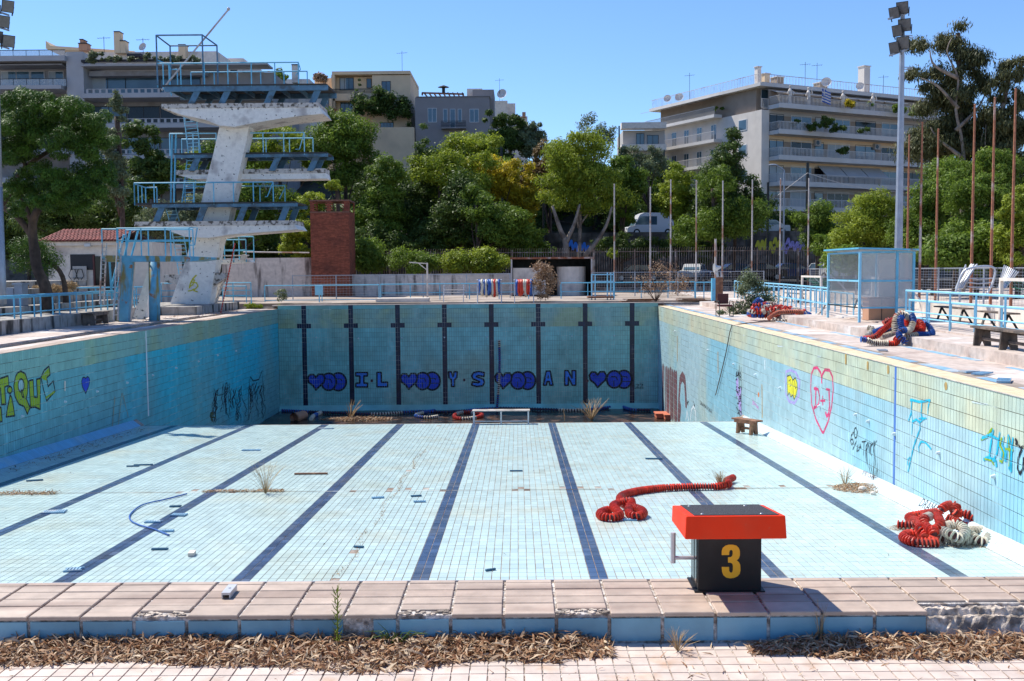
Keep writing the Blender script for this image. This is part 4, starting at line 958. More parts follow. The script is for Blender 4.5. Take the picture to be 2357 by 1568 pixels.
# right floodlight mast
YM = 48.0; base = at(2068, 700, YM)
rm = thing('floodlight_mast', 'tall grey floodlight mast with six lamps rising behind the plastic booth', 'floodlight mast', (base.x, YM, .26))
mx = lambda y: at(2068 + (585 - y) * .0178, y, YM)
m = MB(); m.tube([(mx(585).x, YM, .26), mx(585), mx(300), mx(120), mx(20)], [.21, .19, .15, .115, .10], 8); build(m, 'pole', 'galv', rm, smooth=False)
for x, y, yw, s_ in ((2077, 18, -.55, .52), (2058, 30, -.9, .5), (2082, 58, -.55, .55), (2065, 71, -.95, .5), (2078, 99, -.45, .55), (2058, 110, -.95, .5)):
    flood(rm, at(x, y, 47.6), yw, -.28, s_)
for k, (x, y) in enumerate(((2045, 44), (2058, 78) if 0 else (2048, 128))):
    m = MB(); m.bar(at(x, y, YM - .25), at(2088, y - 14, YM - .2), .16, .08); build(m, 'crossarm', 'galv', rm)
m = MB()
for y in (82, 155): m.tube([at(2078, y, YM), at(2100, y, YM + .3), at(2100, y + 4, YM - .1), at(2078, y + 5, YM)], .025, 4)
build(m, 'climbing_hoop', 'galv', rm)

# ================= STARTING BLOCK =================
sb = thing('starting_block', 'black starting block with orange red top and yellow number 3', 'starting block', (1.16, 5.83, .16))
bx0, bx1, by0, by1 = .99, 1.339, 5.72, 5.958
m = MB(); m.box(bx0, bx1, by0, by1, .165, .56); bd = build(m, 'body', 'black_paint', sb)
m = MB(); m.box(bx0 - .004, bx0 + .001, by0 + .035, by0 + .09, .20, .52); m.box(bx0 - .003, bx0 + .001, by0 + .12, by1 - .02, .20, .52); build(m, 'side_recess', 'win_dark', sb)
m = MB(); m.box(bx0 - .02, bx1 + .02, by0 - .012, by1 + .02, .16, .168); build(m, 'foot_plate', 'black_paint', sb)
px0, px1, py0, py1 = .879, 1.400, 5.445, 5.94
bm = []
def topz(y): return .652 + (.598 - .652) * (y - py0) / (py1 - py0)
T = []
for (x, y) in ((px0, py0), (px1, py0), (px1, py1), (px0, py1)): T.append((x, y, topz(y)))
gx = .007
Bt = [(px0 - gx, py0 - gx, .53), (px1 + gx, py0 - gx, .53), (px1 + gx * .5, py1, .508), (px0 - gx * .5, py1, .508)]
import bmesh
me = bpy.data.meshes.new('top_plate'); b_ = bmesh.new()
vv = [b_.verts.new(p) for p in T + Bt]
for q in ((0, 1, 2, 3), (7, 6, 5, 4), (0, 4, 5, 1), (1, 5, 6, 2), (2, 6, 7, 3), (3, 7, 4, 0)): b_.faces.new([vv[i] for i in q])
bmesh.ops.recalc_face_normals(b_, faces=b_.faces); bmesh.ops.bevel(b_, geom=b_.edges[:], offset=.007, segments=3, affect='EDGES', profile=.6)
L = offof(sb)
for v in b_.verts: v.co -= L
b_.to_mesh(me); b_.free(); finish(me, 'top_plate', 'red_plastic', sb, False)
m = MB(); V = []
for dz in (-.01, .0035):
    for (x, y) in ((.925, 5.468), (1.372, 5.468), (1.372, 5.936), (.925, 5.936)): V.append((x, y, topz(y) + dz))
m.add(V, [(4, 5, 6, 7), (0, 1, 5, 4), (1, 2, 6, 5), (2, 3, 7, 6), (3, 0, 4, 7)]); build(m, 'grip_pad', 'grit_pad', sb)
for x, y in ((.975, 5.51), (1.29, 5.51), (.965, 5.87), (1.28, 5.87)):
    m = MB(); m.disc((x, y, topz(y) + .003), (0, 0, 1), .011, .004, 10, .006); build(m, 'screw', 'steel', sb)
hx = onx(1549, 1270, .98).x
hxx = (1549.5 - 1190) / (F / 5.85); zt = 1.95 - (1233 - 619) / (F / 5.85); zb = 1.95 - (1305 - 619) / (F / 5.85)
m = MB(); m.tube([(hxx, 5.85, zb), (hxx, 5.85, zt)], .0145, 12); build(m, 'grip_bar', 'steel_dull', sb, smooth=False)
m = MB(); zq = 1.95 - (1293 - 619) / (F / 5.85); m.tube([(hxx, 5.85, zq), (bx0 + .002, 5.85, zq)], .011, 10); build(m, 'grip_arm', 'steel_dull', sb)
P = Paint(None, (0, -1, 0)); P.base = .0015
BMp = zmap(1650, 1200, 400, 1960); P.fn = lambda x, y: at(*BMp(x, y), by0)
P.fill([(755, 920), (755, 870), (768, 832), (800, 805), (840, 792), (890, 792), (935, 803), (965, 833), (978, 870), (978, 925), (965, 962), (940, 985), (965, 1005), (982, 1040), (985, 1110), (975, 1150), (950, 1180), (905, 1200), (860, 1205), (810, 1195), (775, 1165), (760, 1125), (755, 1065), (845, 1065), (847, 1110), (857, 1130), (870, 1137), (884, 1128), (892, 1105), (893, 1050), (885, 1025), (865, 1014), (832, 1012), (832, 946), (865, 944), (884, 930), (890, 905), (890, 875), (882, 860), (868, 856), (852, 868), (847, 890), (847, 920)], 'yellow_paint')
P.done(sb, 'number', 'yellow number 3')
# short aluminium channel offcut on the coping
c0 = onz(529, 1368, .16)
m = MB(); fr = frame((c0.x, c0.y, .162), .02); m.box(-.024, .024, -.085, .07, .02, .033, fr); m.box(-.024, -.018, -.085, .07, 0, .0195, fr); m.box(.018, .024, -.085, .07, 0, .0195, fr); m.disc(frp(fr, 0, 0, .033), (0, 0, 1), .007, .004, 8)
single(m, 'metal_channel', 'steel_dull', 'short white metal channel piece lying on the beige coping tiles', 'metal piece', c0)
# ================= ROPES OF FLOATS =================
DM = {}
def discmesh(r, wd, mat, n=10, tint=.5):
    k = (round(r, 3), round(wd, 3), mat, n, tint)
    if k not in DM:
        m = MB(); m.tube([(0, 0, -wd / 2), (0, 0, -wd * .2), (0, 0, wd * .2), (0, 0, wd / 2)], [r * .66, r, r, r * .66], n, tint, True)
        me = bpy.data.meshes.new('float_disc'); me.from_pydata(m.v, [], m.f); a = me.attributes.new('tint', 'FLOAT', 'FACE'); a.data.foreach_set('value', m.t); me.materials.append(MATS[mat])
        DM[k] = me
    return DM[k]
def smooth_path(pts, step):
    P_ = [Vector(p) for p in pts]; out = []
    for i in range(len(P_) - 1):
        a = P_[max(i - 1, 0)]; b = P_[i]; c = P_[i + 1]; d = P_[min(i + 2, len(P_) - 1)]
        n = max(2, int((c - b).length / .01))
        for k in range(n):
            t = k / n; out.append(.5 * ((2 * b) + (c - a) * t + (2 * a - 5 * b + 4 * c - d) * t * t + (3 * b - a - 3 * c + d) * t ** 3))
    out.append(P_[-1]); res = [out[0]]; acc = 0
    for p, q in zip(out, out[1:]):
        acc += (q - p).length
        if acc >= step: res.append(q); acc = 0
    return res
NR = [0]
def rope(parent, pts, r, pitch, colf, indiv=True, n=10, wfac=.5, jit=.06, core='float_core', z=None):
    path = smooth_path(pts, pitch); off = offof(parent)
    m = MB(); m.tube(path[::2] + [path[-1]], r * .62, 8); build(m, 'rope', core, parent)
    groups = {}
    for i, p in enumerate(path):
        d = path[min(i + 1, len(path) - 1)] - path[max(0, i - 1)]
        if d.length < 1e-6: continue
        q = d.to_track_quat('Z', 'Y'); q = Quaternion((1, random.uniform(-jit, jit), random.uniform(-jit, jit), 0)).normalized() @ q
        mat = colf(i, len(path)); 
        if mat is None: continue
        me = discmesh(r, pitch * wfac, mat, n, random.choice((.2, .5, .8)))
        if indiv:
            o = bpy.data.objects.new('float_disc', me); COL.objects.link(o); o.parent = parent; o.rotation_mode = 'QUATERNION'; o.rotation_quaternion = q; o.location = p - off; NR[0] += 1
        else:
            g = groups.setdefault(mat, MB()); M4 = q.to_matrix()
            g.add([M4 @ v.co + p for v in me.vertices], [tuple(f.vertices) for f in me.polygons], random.random())
    for mat, g in groups.items(): build(g, 'float_discs', mat, parent)['kind'] = 'stuff'
FP = lambda x, y, h=.075: onf(x, y) + Vector((0, 0, h))
# red rope, snaking on the pool floor  (crop 1480,1180 380 wide -> 2357)
SM_ = zmap(1480, 1180, 380, 2357)
t = thing('lane_rope', 'long red lane rope snaking over the pool floor with a double loop', 'lane rope', onf(1430, 1190))
pts = [(2185, 150, .10), (2080, 205, .10), (2120, 250, .1), (2040, 262, .09), (1900, 275, .08), (1650, 275, .08), (1300, 285, .08), (1000, 305, .08), (700, 345, .08), (500, 400, .08), (430, 460, .08), (480, 540, .08), (620, 610, .10), (760, 660, .10), (800, 710, .09), (700, 745, .08), (590, 720, .08), (570, 640, .10), (620, 580, .16), (520, 575, .16), (380, 590, .13), (330, 650, .15), (400, 700, .12), (430, 740, .09), (280, 765, .08), (140, 740, .08), (130, 690, .08), (220, 650, .08), (300, 640, .08)]
rope(t, [FP(*SM_(x, y + 12), h) for x, y, h in pts], .080, .050, lambda i, n: 'float_red', wfac=.5)
# heap of red and white ropes at the right
HM = zmap(2060, 1180, 500, 2357)
t = thing('lane_rope', 'tangled red lane rope heaped at the foot of the right pool wall', 'lane rope', onf(2150, 1230))
def hp_(L): return [FP(*HM(x, y + 45 + h * 0), .07 + h) for x, y, h in L]
def at_(x, y, h, Lx):  # pixel of the rope itself, raised h above the floor
    q = HM(x, y); d = ray(*q); k = fz(0) + h; return EYE + d * ((k - EYE.z) / (d.z + FS * d.y))
mk = lambda L: [at_(x, y, h, 0) for x, y, h in L]
rr_ = lambda i, n: 'float_red'
rope(t, mk([(875, 620, .075), (980, 625, .08), (1080, 620, .10), (1150, 560, .2), (1220, 500, .22), (1320, 480, .2)]), .080, .054, rr_)
rope(t, mk([(1320, 475, .1), (1150, 500, .1), (1040, 520, .08), (1000, 540, .08), (1050, 570, .1), (1130, 590, .18), (1130, 660, .2), (1180, 720, .14), (1200, 770, .1), (1120, 735, .08), (1000, 730, .08), (935, 765, .08), (980, 800, .08), (1120, 830, .08), (1350, 830, .08)]), .080, .054, rr_)
rope(t, mk([(1290, 790, .1), (1300, 720, .2), (1200, 640, .22), (1180, 560, .3), (1250, 520, .3)]), .080, .054, lambda i, n: 'float_white' if i > n * .75 else 'float_red')
rope(t, mk([(1340, 520, .3), (1370, 600, .3), (1340, 660, .25), (1260, 690, .22), (1210, 650, .22)]), .080, .054, rr_)
rope(t, mk([(1350, 500, .3), (1400, 430, .4), (1480, 390, .42), (1560, 410, .40), (1520, 470, .34), (1620, 490, .3), (1740, 520, .28), (1790, 580, .2), (1760, 640, .12), (1640, 640, .1), (1550, 580, .12), (1440, 540, .15)]), .080, .054, rr_)
t = thing('lane_rope', 'dirty white lane rope coiled beside the red heap in the pool', 'lane rope', onf(2230, 1250))
ww_ = lambda i, n: 'float_white'
rope(t, mk([(1450, 640, .26), (1540, 620, .28), (1640, 660, .25), (1660, 720, .2), (1600, 780, .15), (1500, 740, .2), (1400, 700, .2), (1340, 730, .15), (1360, 790, .09), (1460, 780, .1), (1560, 800, .1), (1680, 800, .09), (1740, 760, .1)]), .084, .056, ww_)
rope(t, mk([(1700, 700, .15), (1800, 690, .15), (1900, 700, .12), (1950, 760, .1), (1920, 810, .08), (1840, 820, .08), (1760, 770, .12), (1700, 720, .15)]), .084, .056, ww_)
# big heap on the right deck (crop 2160,620 400 -> 2240) : s 90 px/m
KM = zmap(2160, 620, 400, 2240)
def dk(L, z0=0.0):
    out = []
    for x, y, h in L:
        q = KM(x, y); d = ray(*q); out.append(EYE + d * ((z0 + h - EYE.z) / d.z))
    return out
def atY(L, Y): return [at(*KM(x, y), Y + dy) for x, y, dy in L]
t = thing('lane_rope', 'big heap of red, white and blue lane ropes on the right walkway', 'lane rope', (9.4, 26.8, 0))
def seg(cols, per):
    return lambda i, n: cols[(i // per) % len(cols)]
Rr, Ww, Bb = 'float_red', 'float_white', 'float_blue'
YH = 26.7
rope(t, atY([(-40, 1280, -.6), (40, 1290, -.6), (100, 1320, -.6), (200, 1330, -.6), (330, 1335, -.6), (420, 1340, -.6), (470, 1300, -.5), (430, 1260, -.4)], YH), .08, .045, lambda i, n: Bb if i < n * .12 else Ww if i < n * .6 else Rr)
rope(t, atY([(0, 1270, -.4), (100, 1260, -.4), (180, 1230, -.4), (260, 1150, -.3), (350, 1080, -.2), (430, 1010, 0), (460, 950, .1), (520, 925, .1), (590, 960, .1), (600, 1050, -.1), (600, 1120, -.2)], YH), .08, .045, seg([Rr, Rr, Ww], 22))
rope(t, atY([(440, 1180, -.4), (430, 1080, -.3), (450, 980, -.2), (510, 920, -.2), (570, 930, -.2), (620, 990, -.1), (640, 1080, 0)], YH), .085, .045, lambda i, n: Ww)
rope(t, atY([(540, 1180, -.5), (520, 1080, -.4), (510, 1000, -.3), (530, 960, -.2)], YH), .085, .045, lambda i, n: Bb)
rope(t, atY([(670, 950, -.2), (690, 1010, -.3), (670, 1090, -.4), (630, 1150, -.5), (530, 1150, -.6), (490, 1200, -.6), (510, 1260, -.7), (580, 1310, -.7), (560, 1350, -.7)], YH), .085, .045, lambda i, n: Bb if i < n * .18 else Ww if i < n * .5 else Bb)
rope(t, atY([(760, 1040, 0), (810, 1070, -.1), (820, 1140, -.2), (780, 1190, -.3), (700, 1200, -.3), (600, 1240, -.5)], YH), .085, .045, lambda i, n: Rr)
rope(t, atY([(830, 1050, 0), (890, 1080, 0), (940, 1150, -.1), (950, 1200, -.2), (860, 1215, -.3), (760, 1215, -.4), (640, 1235, -.5), (560, 1240, -.5)], YH), .085, .045, lambda i, n: Ww if i > n * .72 else Bb)
rope(t, atY([(150, 1180, -.2), (240, 1140, -.1), (300, 1120, 0), (380, 1100, .1), (420, 1180, 0), (340, 1220, -.2), (240, 1250, -.3)], YH), .075, .045, seg([Bb, Ww, Bb], 14))
rope(t, atY([(60, 1120, .1), (120, 1140, 0), (80, 1210, -.1), (40, 1230, -.2), (120, 1200, 0), (200, 1190, 0), (300, 1170, 0), (400, 1150, 0)], YH), .075, .045, seg([Ww, Bb, Ww], 16))
rope(t, atY([(280, 1060, .3), (350, 1010, .3), (420, 1030, .2), (520, 1000, .2), (640, 1010, .2), (700, 1060, .2), (740, 1120, .1), (690, 1160, 0), (600, 1160, 0)], YH), .08, .045, seg([Rr, Bb], 24))
# far heap (crop 1780,740 560 -> 2357), s about 57
QM = zmap(1780, 740, 560, 2357)
def atQ(L, Y): return [at(*QM(x, y), Y + dy) for x, y, dy in L]
t = thing('lane_rope', 'far heap of small red, white and blue floats between the chair and the booth', 'lane rope', (9.9, 39.4, .22))
rr3 = random.Random(5)
for k in range(36):
    cx_, w_ = rr3.uniform(390, 960), rr3.uniform(70, 190); hmax = max(.1, 1 - abs(cx_ - 620) / 460)
    y0 = 212 - hmax * rr3.uniform(0, 120); pts = []; a0 = rr3.uniform(0, 6)
    for q in range(7): pts.append((cx_ + w_ * .6 * math.cos(a0 + q * .9), y0 + 16 * math.sin(a0 + q * .9) - hmax * 12, rr3.uniform(-.4, .5)))
    c = rr3.choice([[Rr], [Ww], [Bb, Ww], [Rr, Ww], [Rr, Bb]]); rope(t, atQ(pts, 39.3), .085, .095, seg(c, 6), False, 8)
rope(t, atQ([(450, 80, 0), (490, 40, .2), (530, 60, .3)], 39.5), .10, .09, lambda i, n: Bb, False, 8)
rope(t, atQ([(600, 235, -1), (680, 180, -.6), (780, 165, -.4), (900, 165, -.2), (960, 175, 0)], 39), .085, .09, lambda i, n: 'orange_fade', False, 8)
rope(t, atQ([(860, 230, -1.2), (950, 228, -1.2), (1040, 222, -1.2)], 38.8), .05, .12, lambda i, n: Rr, False, 8)
rope(t, atQ([(640, 240, -1.2), (720, 258, -1.4), (800, 250, -1.2)], 39.3), .05, .12, lambda i, n: Ww, False, 8)
m = MB(); m.tube(smooth_path([at(*QM(1195, 90), 40), at(*QM(1130, 190), 39), at(*QM(1040, 240), 38.5)], .3), .03, 4); m.tube(smooth_path([V3(7.7, 36.5, .01), V3(8.4, 37.4, .02), V3(9.6, 38.4, .02)], .3), .022, 4)
m.tube(smooth_path([V3(7.7, 36.5, .01), V3(7.47, 36.6, -.05), V3(7.45, 37.6, -1.2), V3(7.45, 39.6, -3.0)], .3), .018, 4)
single(m, 'hanging_rope', 'wood_old', 'thin dark rope hanging down the right pool wall from the walkway', 'rope', (7.7, 36.5, 0))
# reels with coiled ropes on the far deck
def reel(x0, x1, ytop, ybot, cols, label):
    Y = 58.6; c = at((x0 + x1) / 2, ybot, Y); t = thing('rope_reel', label, 'rope reel', (c.x, Y, .13), 'rope reels on the far deck')
    a = at(x0, ytop, Y); b = at(x1, ytop, Y); zc = (a.z + .13) / 2 + .06; R0 = (a.z - .13) * .42
    for xx in (a.x, b.x):
        m = MB(); m.tube([(xx, Y - .45, .13), (xx, Y - .1, a.z - .1), (xx, Y + .1, a.z - .1), (xx, Y + .45, .13)], .025, 5); m.ball((xx, Y, a.z + .02), .05); build(m, 'end_frame', 'steel_dull', t)
    m = MB(); m.tube([(a.x, Y, a.z - .22), (b.x, Y, a.z - .22)], .04, 6); build(m, 'axle', 'steel_dull', t)
    n = len(cols)
    for k, cc in enumerate(cols):
        x = a.x + .14 + (b.x - a.x - .28) * k / (n - 1); m = MB(); hh = random.uniform(.45, 1.05)
        pts = [V3(x + random.uniform(-.02, .02), Y + math.cos(q * PI / 7) * .30, a.z - .22 - (.0 if math.sin(q * PI / 7) > 0 else .45 * hh) + math.sin(q * PI / 7) * .24) for q in range(15)]
        m.tube([p + V3(random.uniform(-.03, .03), 0, 0) for p in pts], random.uniform(.055, .085), 8); build(m, 'rope_coil', cc, t, smooth=True)
    return t, a, b
reel(1099, 1154, 646, 688, [Bb, Ww, Bb, Ww, Bb, Bb, Ww, Rr, Ww, Bb], 'rope reel of mostly blue and white floats, left of the two')
reel(1184, 1228, 646, 688, [Bb, Rr, Rr, Rr, Ww, Ww, Rr, Rr, Bb], 'rope reel of mostly red floats beside the dry bushy plant')
# ropes in the deep end
t = thing('lane_rope', 'blue and white lane rope lying along the foot of the end wall', 'lane rope', (0, 55, ZD))
DP = lambda x, y, h=.1: onz(x, y, ZD + h)
rope(t, [DP(x, y) for x, y in ((650, 945), (760, 950), (870, 953), (960, 947), (1040, 948), (1140, 940), (1240, 942), (1330, 944), (1400, 938), (1420, 931), (1450, 942), (1500, 944))], .09, .14, seg([Bb, 'float_dark', 'float_dark', Ww, Bb, 'float_dark'], 12), False, 8)
t = thing('lane_rope', 'short white and blue rope curl in the deep end left of the white table', 'lane rope', (-4, 52.5, ZD))
rope(t, [DP(x, y) for x, y in ((1000, 945), (965, 952), (958, 958), (985, 961), (1010, 958))], .09, .12, seg([Bb, Ww], 8), False, 8)
t = thing('lane_rope', 'red and white rope curl beside the white table in the deep end', 'lane rope', (-2.6, 52.3, ZD))
rope(t, [DP(x, y) for x, y in ((1100, 947), (1060, 950), (1045, 958), (1060, 964), (1090, 962), (1110, 955), (1085, 950))], .1, .12, seg([Rr, Ww, Rr], 7), False, 8)
t = thing('lane_rope', 'dark blue rope end with a white tip in the deep end on the left', 'lane rope', (-9.5, 52.5, ZD))
rope(t, [DP(x, y) for x, y in ((738, 950), (722, 957), (716, 965))], .11, .12, seg([Ww, Bb, Ww], 5), False, 8)
t = thing('lane_rope', 'blue and white lane rope hanging vertically against the end wall', 'lane rope', (-.9, 55.6, -3))
rope(t, [at(x, y, 55.6) for x, y in ((1149, 784), (1150, 830), (1149, 870), (1147, 905), (1144, 938))], .085, .1, lambda i, n: Ww if (i < n * .1 or n * .46 < i < n * .8) else Bb, False, 8)
# white table at the lip, orange block, bucket
t = thing('table', 'narrow white metal table standing at the edge of the deep end', 'table', onf(1150, 974))
p0 = onf(1088, 975); Yt = YLIP - .25; zf = fz(Yt) + .006
xa = (1084 - 1190) / (F / Yt); xb = (1217 - 1190) / (F / Yt); zt = zf + .46
m = MB(); m.box(xa, xb, Yt - .18, Yt + .2, zt - .03, zt); build(m, 'tabletop', 'concrete', t)
for q, xx in enumerate((xa + .05, (xa + xb) / 2, xb - .05)):
    for yy_ in (Yt - .15, Yt + .17):
        m = MB(); m.box(xx - .022, xx + .022, yy_ - .02, yy_ + .02, fz(yy_) + .005, zt - .031); build(m, 'leg', 'steel_dull', t)
m = MB(); m.box(xa + .08, xb - .08, Yt - .145, Yt - .12, zf + .09, zf + .12); build(m, 'stretcher', 'steel_dull', t)
q = DP(1530, 962, 0); 
m = MB(); m.box(q.x - .45, q.x + .25, q.y - .3, q.y + .5, ZD + .02, ZD + .2); m.box(q.x - .1, q.x + .6, q.y - .9, q.y - .32, ZD + .02, ZD + .22)
t = thing('plastic_crate', 'two faded orange plastic blocks in the corner of the deep end', 'plastic block', q)
for (a0, a1, b0_, b1_, hh) in ((-.45, .25, -.3, .5, .2), (-.1, .6, -.9, -.32, .22)):
    m = MB(); m.box(q.x + a0, q.x + a1, q.y + b0_, q.y + b1_, ZD + .03, ZD + hh); m.box(q.x + a0 - .04, q.x + a1 + .04, q.y + b0_ - .04, q.y + b1_ + .04, ZD + hh, ZD + hh + .06); build(m, 'block', 'orange_fade', t)
q = DP(677, 962, .18); m = MB(); m.tube([q, q + V3(.3, .9, 0)], [.25, .25], 14, cap=False); m.tube([q, q + V3(.3, .9, 0)], [.19, .19], 14, cap=False); m.disc(q + V3(.1, .3, 0), (.3, .9, 0), .22, .02, 14)
single(m, 'pipe_section', 'terracotta', 'short round clay pipe lying in the dark corner of the deep end', 'pipe', q)
# ================= SMALL THINGS ON THE POOL FLOOR =================
def grating(x, y, L, ang, w_=.10, n=1, label='', mat='blue_strip', slats=True, h=.025):
    c = onf(x, y); fr = frame((c.x, c.y, c.z + .012), ang); t = thing('grating_piece', label, 'plastic grating', c)
    m = MB(); m.box(-L / 2, L / 2, -w_ / 2, -w_ / 2 + .015, 0, h, fr); build(m, 'edge_bar', mat, t)
    m = MB(); m.box(-L / 2, L / 2, w_ / 2 - .015, w_ / 2, 0, h, fr); build(m, 'edge_bar', mat, t)
    for k in range(int(L / .045)):
        m = MB(); xx = -L / 2 + .02 + k * .045; m.box(xx, xx + .028, -w_ / 2 + .016, w_ / 2 - .016, .002, h + .004, fr); build(m, 'slat', mat, t)
for a in ((125, 1181, .42, .12, .22, 'light blue grating sheet lying on the far left of the pool floor'), (353, 1204, .30, .0, .10, 'pale slatted grating inside the curl of the blue hose'), (412, 1188, .28, -.1, .16, 'blue grating tile just right of the blue hose loop'), (404, 1168, .22, .1, .07, 'thin blue grating strip beside the start of the blue hose'),
          (384, 1225, .24, .05, .08, 'blue grating strip at the lower end of the blue hose'), (368, 1267, .26, .05, .05, 'narrow dark blue strip in the lane below the hose'), (170, 1315, .26, .15, .16, 'blue grating tile on the dark lane line at lower left'), (578, 1038, .5, .0, .10, 'blue grating strip in the upper left of the pool floor'),
          (330, 1072, .45, .1, .06, 'blue grating strip on the second lane line from the left'), (80, 1108, .35, .4, .06, 'short blue strip near the left wall shadow'), (1505, 1058, .42, -.1, .07, 'dark blue strip above the red rope'), (966, 1157, .24, .1, .08, 'blue grating bit at the centre left joint'), (958, 1144, .22, .2, .06, 'small blue strip just above the centre joint piece'), (1129, 1315, .16, .5, .03, 'tiny dark blue strip in the centre lane near the coping'),
          (826, 1262, .16, -.2, .05, 'blue bit beside the weedy crack in the pool floor'), (870, 1148, .25, .2, .08, 'broken blue grating at the top of the weedy crack'), (1450, 1199, .25, -.1, .09, 'blue grating under the double loop of the red rope'), (750, 988, .5, 0, .1, 'dark strip near the back edge of the shallow floor'), (306, 1075, .3, .1, .05, 'little blue strip left of the second lane line'), (1188, 1086, .3, 0, .04, 'tiny blue sliver in the middle of the centre lane')):
    grating(a[0], a[1], a[2], a[3], a[4], label=a[5], mat='blue_strip' if a[4] > .07 else 'grate_teal')
for x, y, L, ang, lab in ((2260, 862, .5, .8, 'broken blue gutter grating on the right coping, farther one'), (2310, 878, .6, 1.1, 'broken blue gutter grating at the right edge of the photo'), (2030, 808, .3, 1.4, 'small blue grating bit on the coping near the big rope heap'), (2230, 858, .3, .3, 'tilted blue grating shard on the right coping')):
    c = onz(x, y, 0); fr = frame((c.x, c.y, .01), ang); t = thing('grating_piece', lab, 'plastic grating', c)
    for k in range(int(L / .045)):
        m = MB(); xx = -L / 2 + k * .045; m.box(xx, xx + .028, -.1, .1, 0, .025 + .002 * (k % 3), fr); build(m, 'slat', 'blue_strip', t)
    m = MB(); m.box(-L / 2, L / 2, -.11, -.10, 0, .03, fr); build(m, 'edge_bar', 'blue_strip', t)
m = MB(); m.tube(smooth_path([onf(x, y) + V3(0, 0, .03) for x, y in ((430, 1140), (380, 1153), (330, 1165), (302, 1185), (300, 1200), (320, 1212), (355, 1222), (390, 1236))], .08), .014, 8)
single(m, 'hose', 'float_blue', 'thin blue hose curved in an open loop on the pool floor', 'hose', onf(390, 1236), smooth=True)
c = onf(442, 1280); m = MB(); m.box(-.045, .045, -.09, .09, .01, .07, frame(c, .1)); single(m, 'brick_piece', 'plaster_white', 'loose pale brick lying on the pool floor at left', 'brick', c)
c = onf(716, 1093); m = MB(); m.box(-.38, .38, -.03, .03, .012, .045, frame(c, .02)); single(m, 'wooden_stick', 'wood_brown', 'brown wooden batten lying on the pool floor', 'stick', c)
c = onf(1690, 1205); c = onf(1680, 1232) if 0 else onf(1665, 1240)
c = onf(2222, 1192); m = MB(); m.box(-.12, .1, -.1, .1, .2, .26, frame(c, .5)); single(m, 'stone_piece', 'plaster_white', 'flat pale stone resting on the red rope heap', 'stone', c + V3(0, 0, .2))
for x, y, s_, lab in ((1985, 1126, .09, 'pale rounded stone left in the dry debris by the right wall'), (2030, 1123, .1, 'light brown stone right in the dry debris by the right wall'), (2010, 1134, .06, 'small white stone in the dry debris by the right wall')):
    c = onf(x, y + 6); m = MB(); m.ball(c + V3(0, 0, s_ * .6), s_, 7, 5, (1, .8, .75)); single(m, 'stone_piece', 'plaster_white', lab, 'stone', c)
# ================= PLASTIC BOOTH =================
bt = thing('plastic_booth', 'blue framed booth with scratched clear plastic panes on the right terrace', 'booth', (11.5, 34.6, .22))
A = V3(10.74, 33.0, .22); Bv = V3(10.76, 36.4, .22); Cv = V3(12.42, 33.0, .22); Dv = V3(12.42, 36.4, .22); hA = 2.46
for p in (A, Bv, Cv, Dv, (A + Cv) / 2 + V3(.32, 0, 0)):
    m = MB(); m.box(p.x - .035, p.x + .035, p.y - .035, p.y + .035, .22, hA - .02); build(m, 'post', 'rail_pale' if p.x < 11 else 'rail_blue', bt)
for z in (.68, 1.52, 2.42):
    m = MB(); m.box(A.x + .036, Cv.x - .036, 32.975, 33.025, z - .025, z + .025); build(m, 'crossbar', 'rail_blue', bt)
    if z > .7:
        m = MB(); m.box(A.x - .02, A.x + .03, 33.036, 36.36, z - .025, z + .025); build(m, 'crossbar', 'rail_pale', bt)
    m = MB(); m.box(A.x + .036, Cv.x - .036, 36.38, 36.42, z - .02, z + .02); build(m, 'crossbar', 'rail_blue', bt)
m = MB(); m.box(A.x - .012 + .01, A.x + .012 + .01, 33.036, 36.36, .66, .70); build(m, 'crossbar', 'dark_iron', bt)
m = MB(); m.prism([(A.x - .1, 32.85, hA + .06), (Cv.x + .1, 32.85, hA - .0), (Cv.x + .1, 36.6, hA - .0), (A.x - .1, 36.6, hA + .06)], (0, 0, .05)); build(m, 'roof', 'rail_blue', bt)
m = MB(); m.prism([(A.x - .06, 32.9, hA + .02), (Cv.x + .06, 32.9, hA - .03), (Cv.x + .06, 36.5, hA - .03), (A.x - .06, 36.5, hA + .02)], (0, 0, .03)); build(m, 'ceiling_panel', 'dirty_plastic', bt)
xm = (A.x + Cv.x) / 2 + .32
for x0, x1, z0, z1 in ((A.x + .036, xm - .036, .71, 1.49), (A.x + .036, xm - .036, 1.55, 2.39), (xm + .036, Cv.x - .036, .71, 1.49), (xm + .036, Cv.x - .036, 1.55, 2.39)):
    m = MB(); m.box(x0, x1, 33.0, 33.008, z0, z1); build(m, 'pane', 'clear_glass', bt)
m = MB(); m.box(A.x + .04, Cv.x - .04, 36.395, 36.4, .72, 2.4); build(m, 'pane', 'clear_glass', bt)
m = MB(); m.box(Cv.x - .004, Cv.x + .004, 33.04, 36.36, .24, 2.4); build(m, 'side_panel', 'dirty_plastic', bt)
m = MB(); m.box(11.75, 12.38, 34.2, 34.23, .24, 2.2); build(m, 'side_panel', 'plaster_white', bt)
cbn = thing('wooden_box', 'brown box cabinet inside the plastic booth', 'cabinet', (11.7, 33.9, .22))
m = MB(); m.box(11.2, 12.1, 33.5, 34.1, .25, .95); build(m, 'body', 'terracotta', cbn); m = MB(); m.box(11.15, 12.15, 33.45, 34.15, .951, .99); build(m, 'top', 'wood_brown', cbn)
m = MB(); m.box(11.60, 11.62, 33.49, 33.499, .27, .93); build(m, 'door_gap', 'dark_frame', cbn)
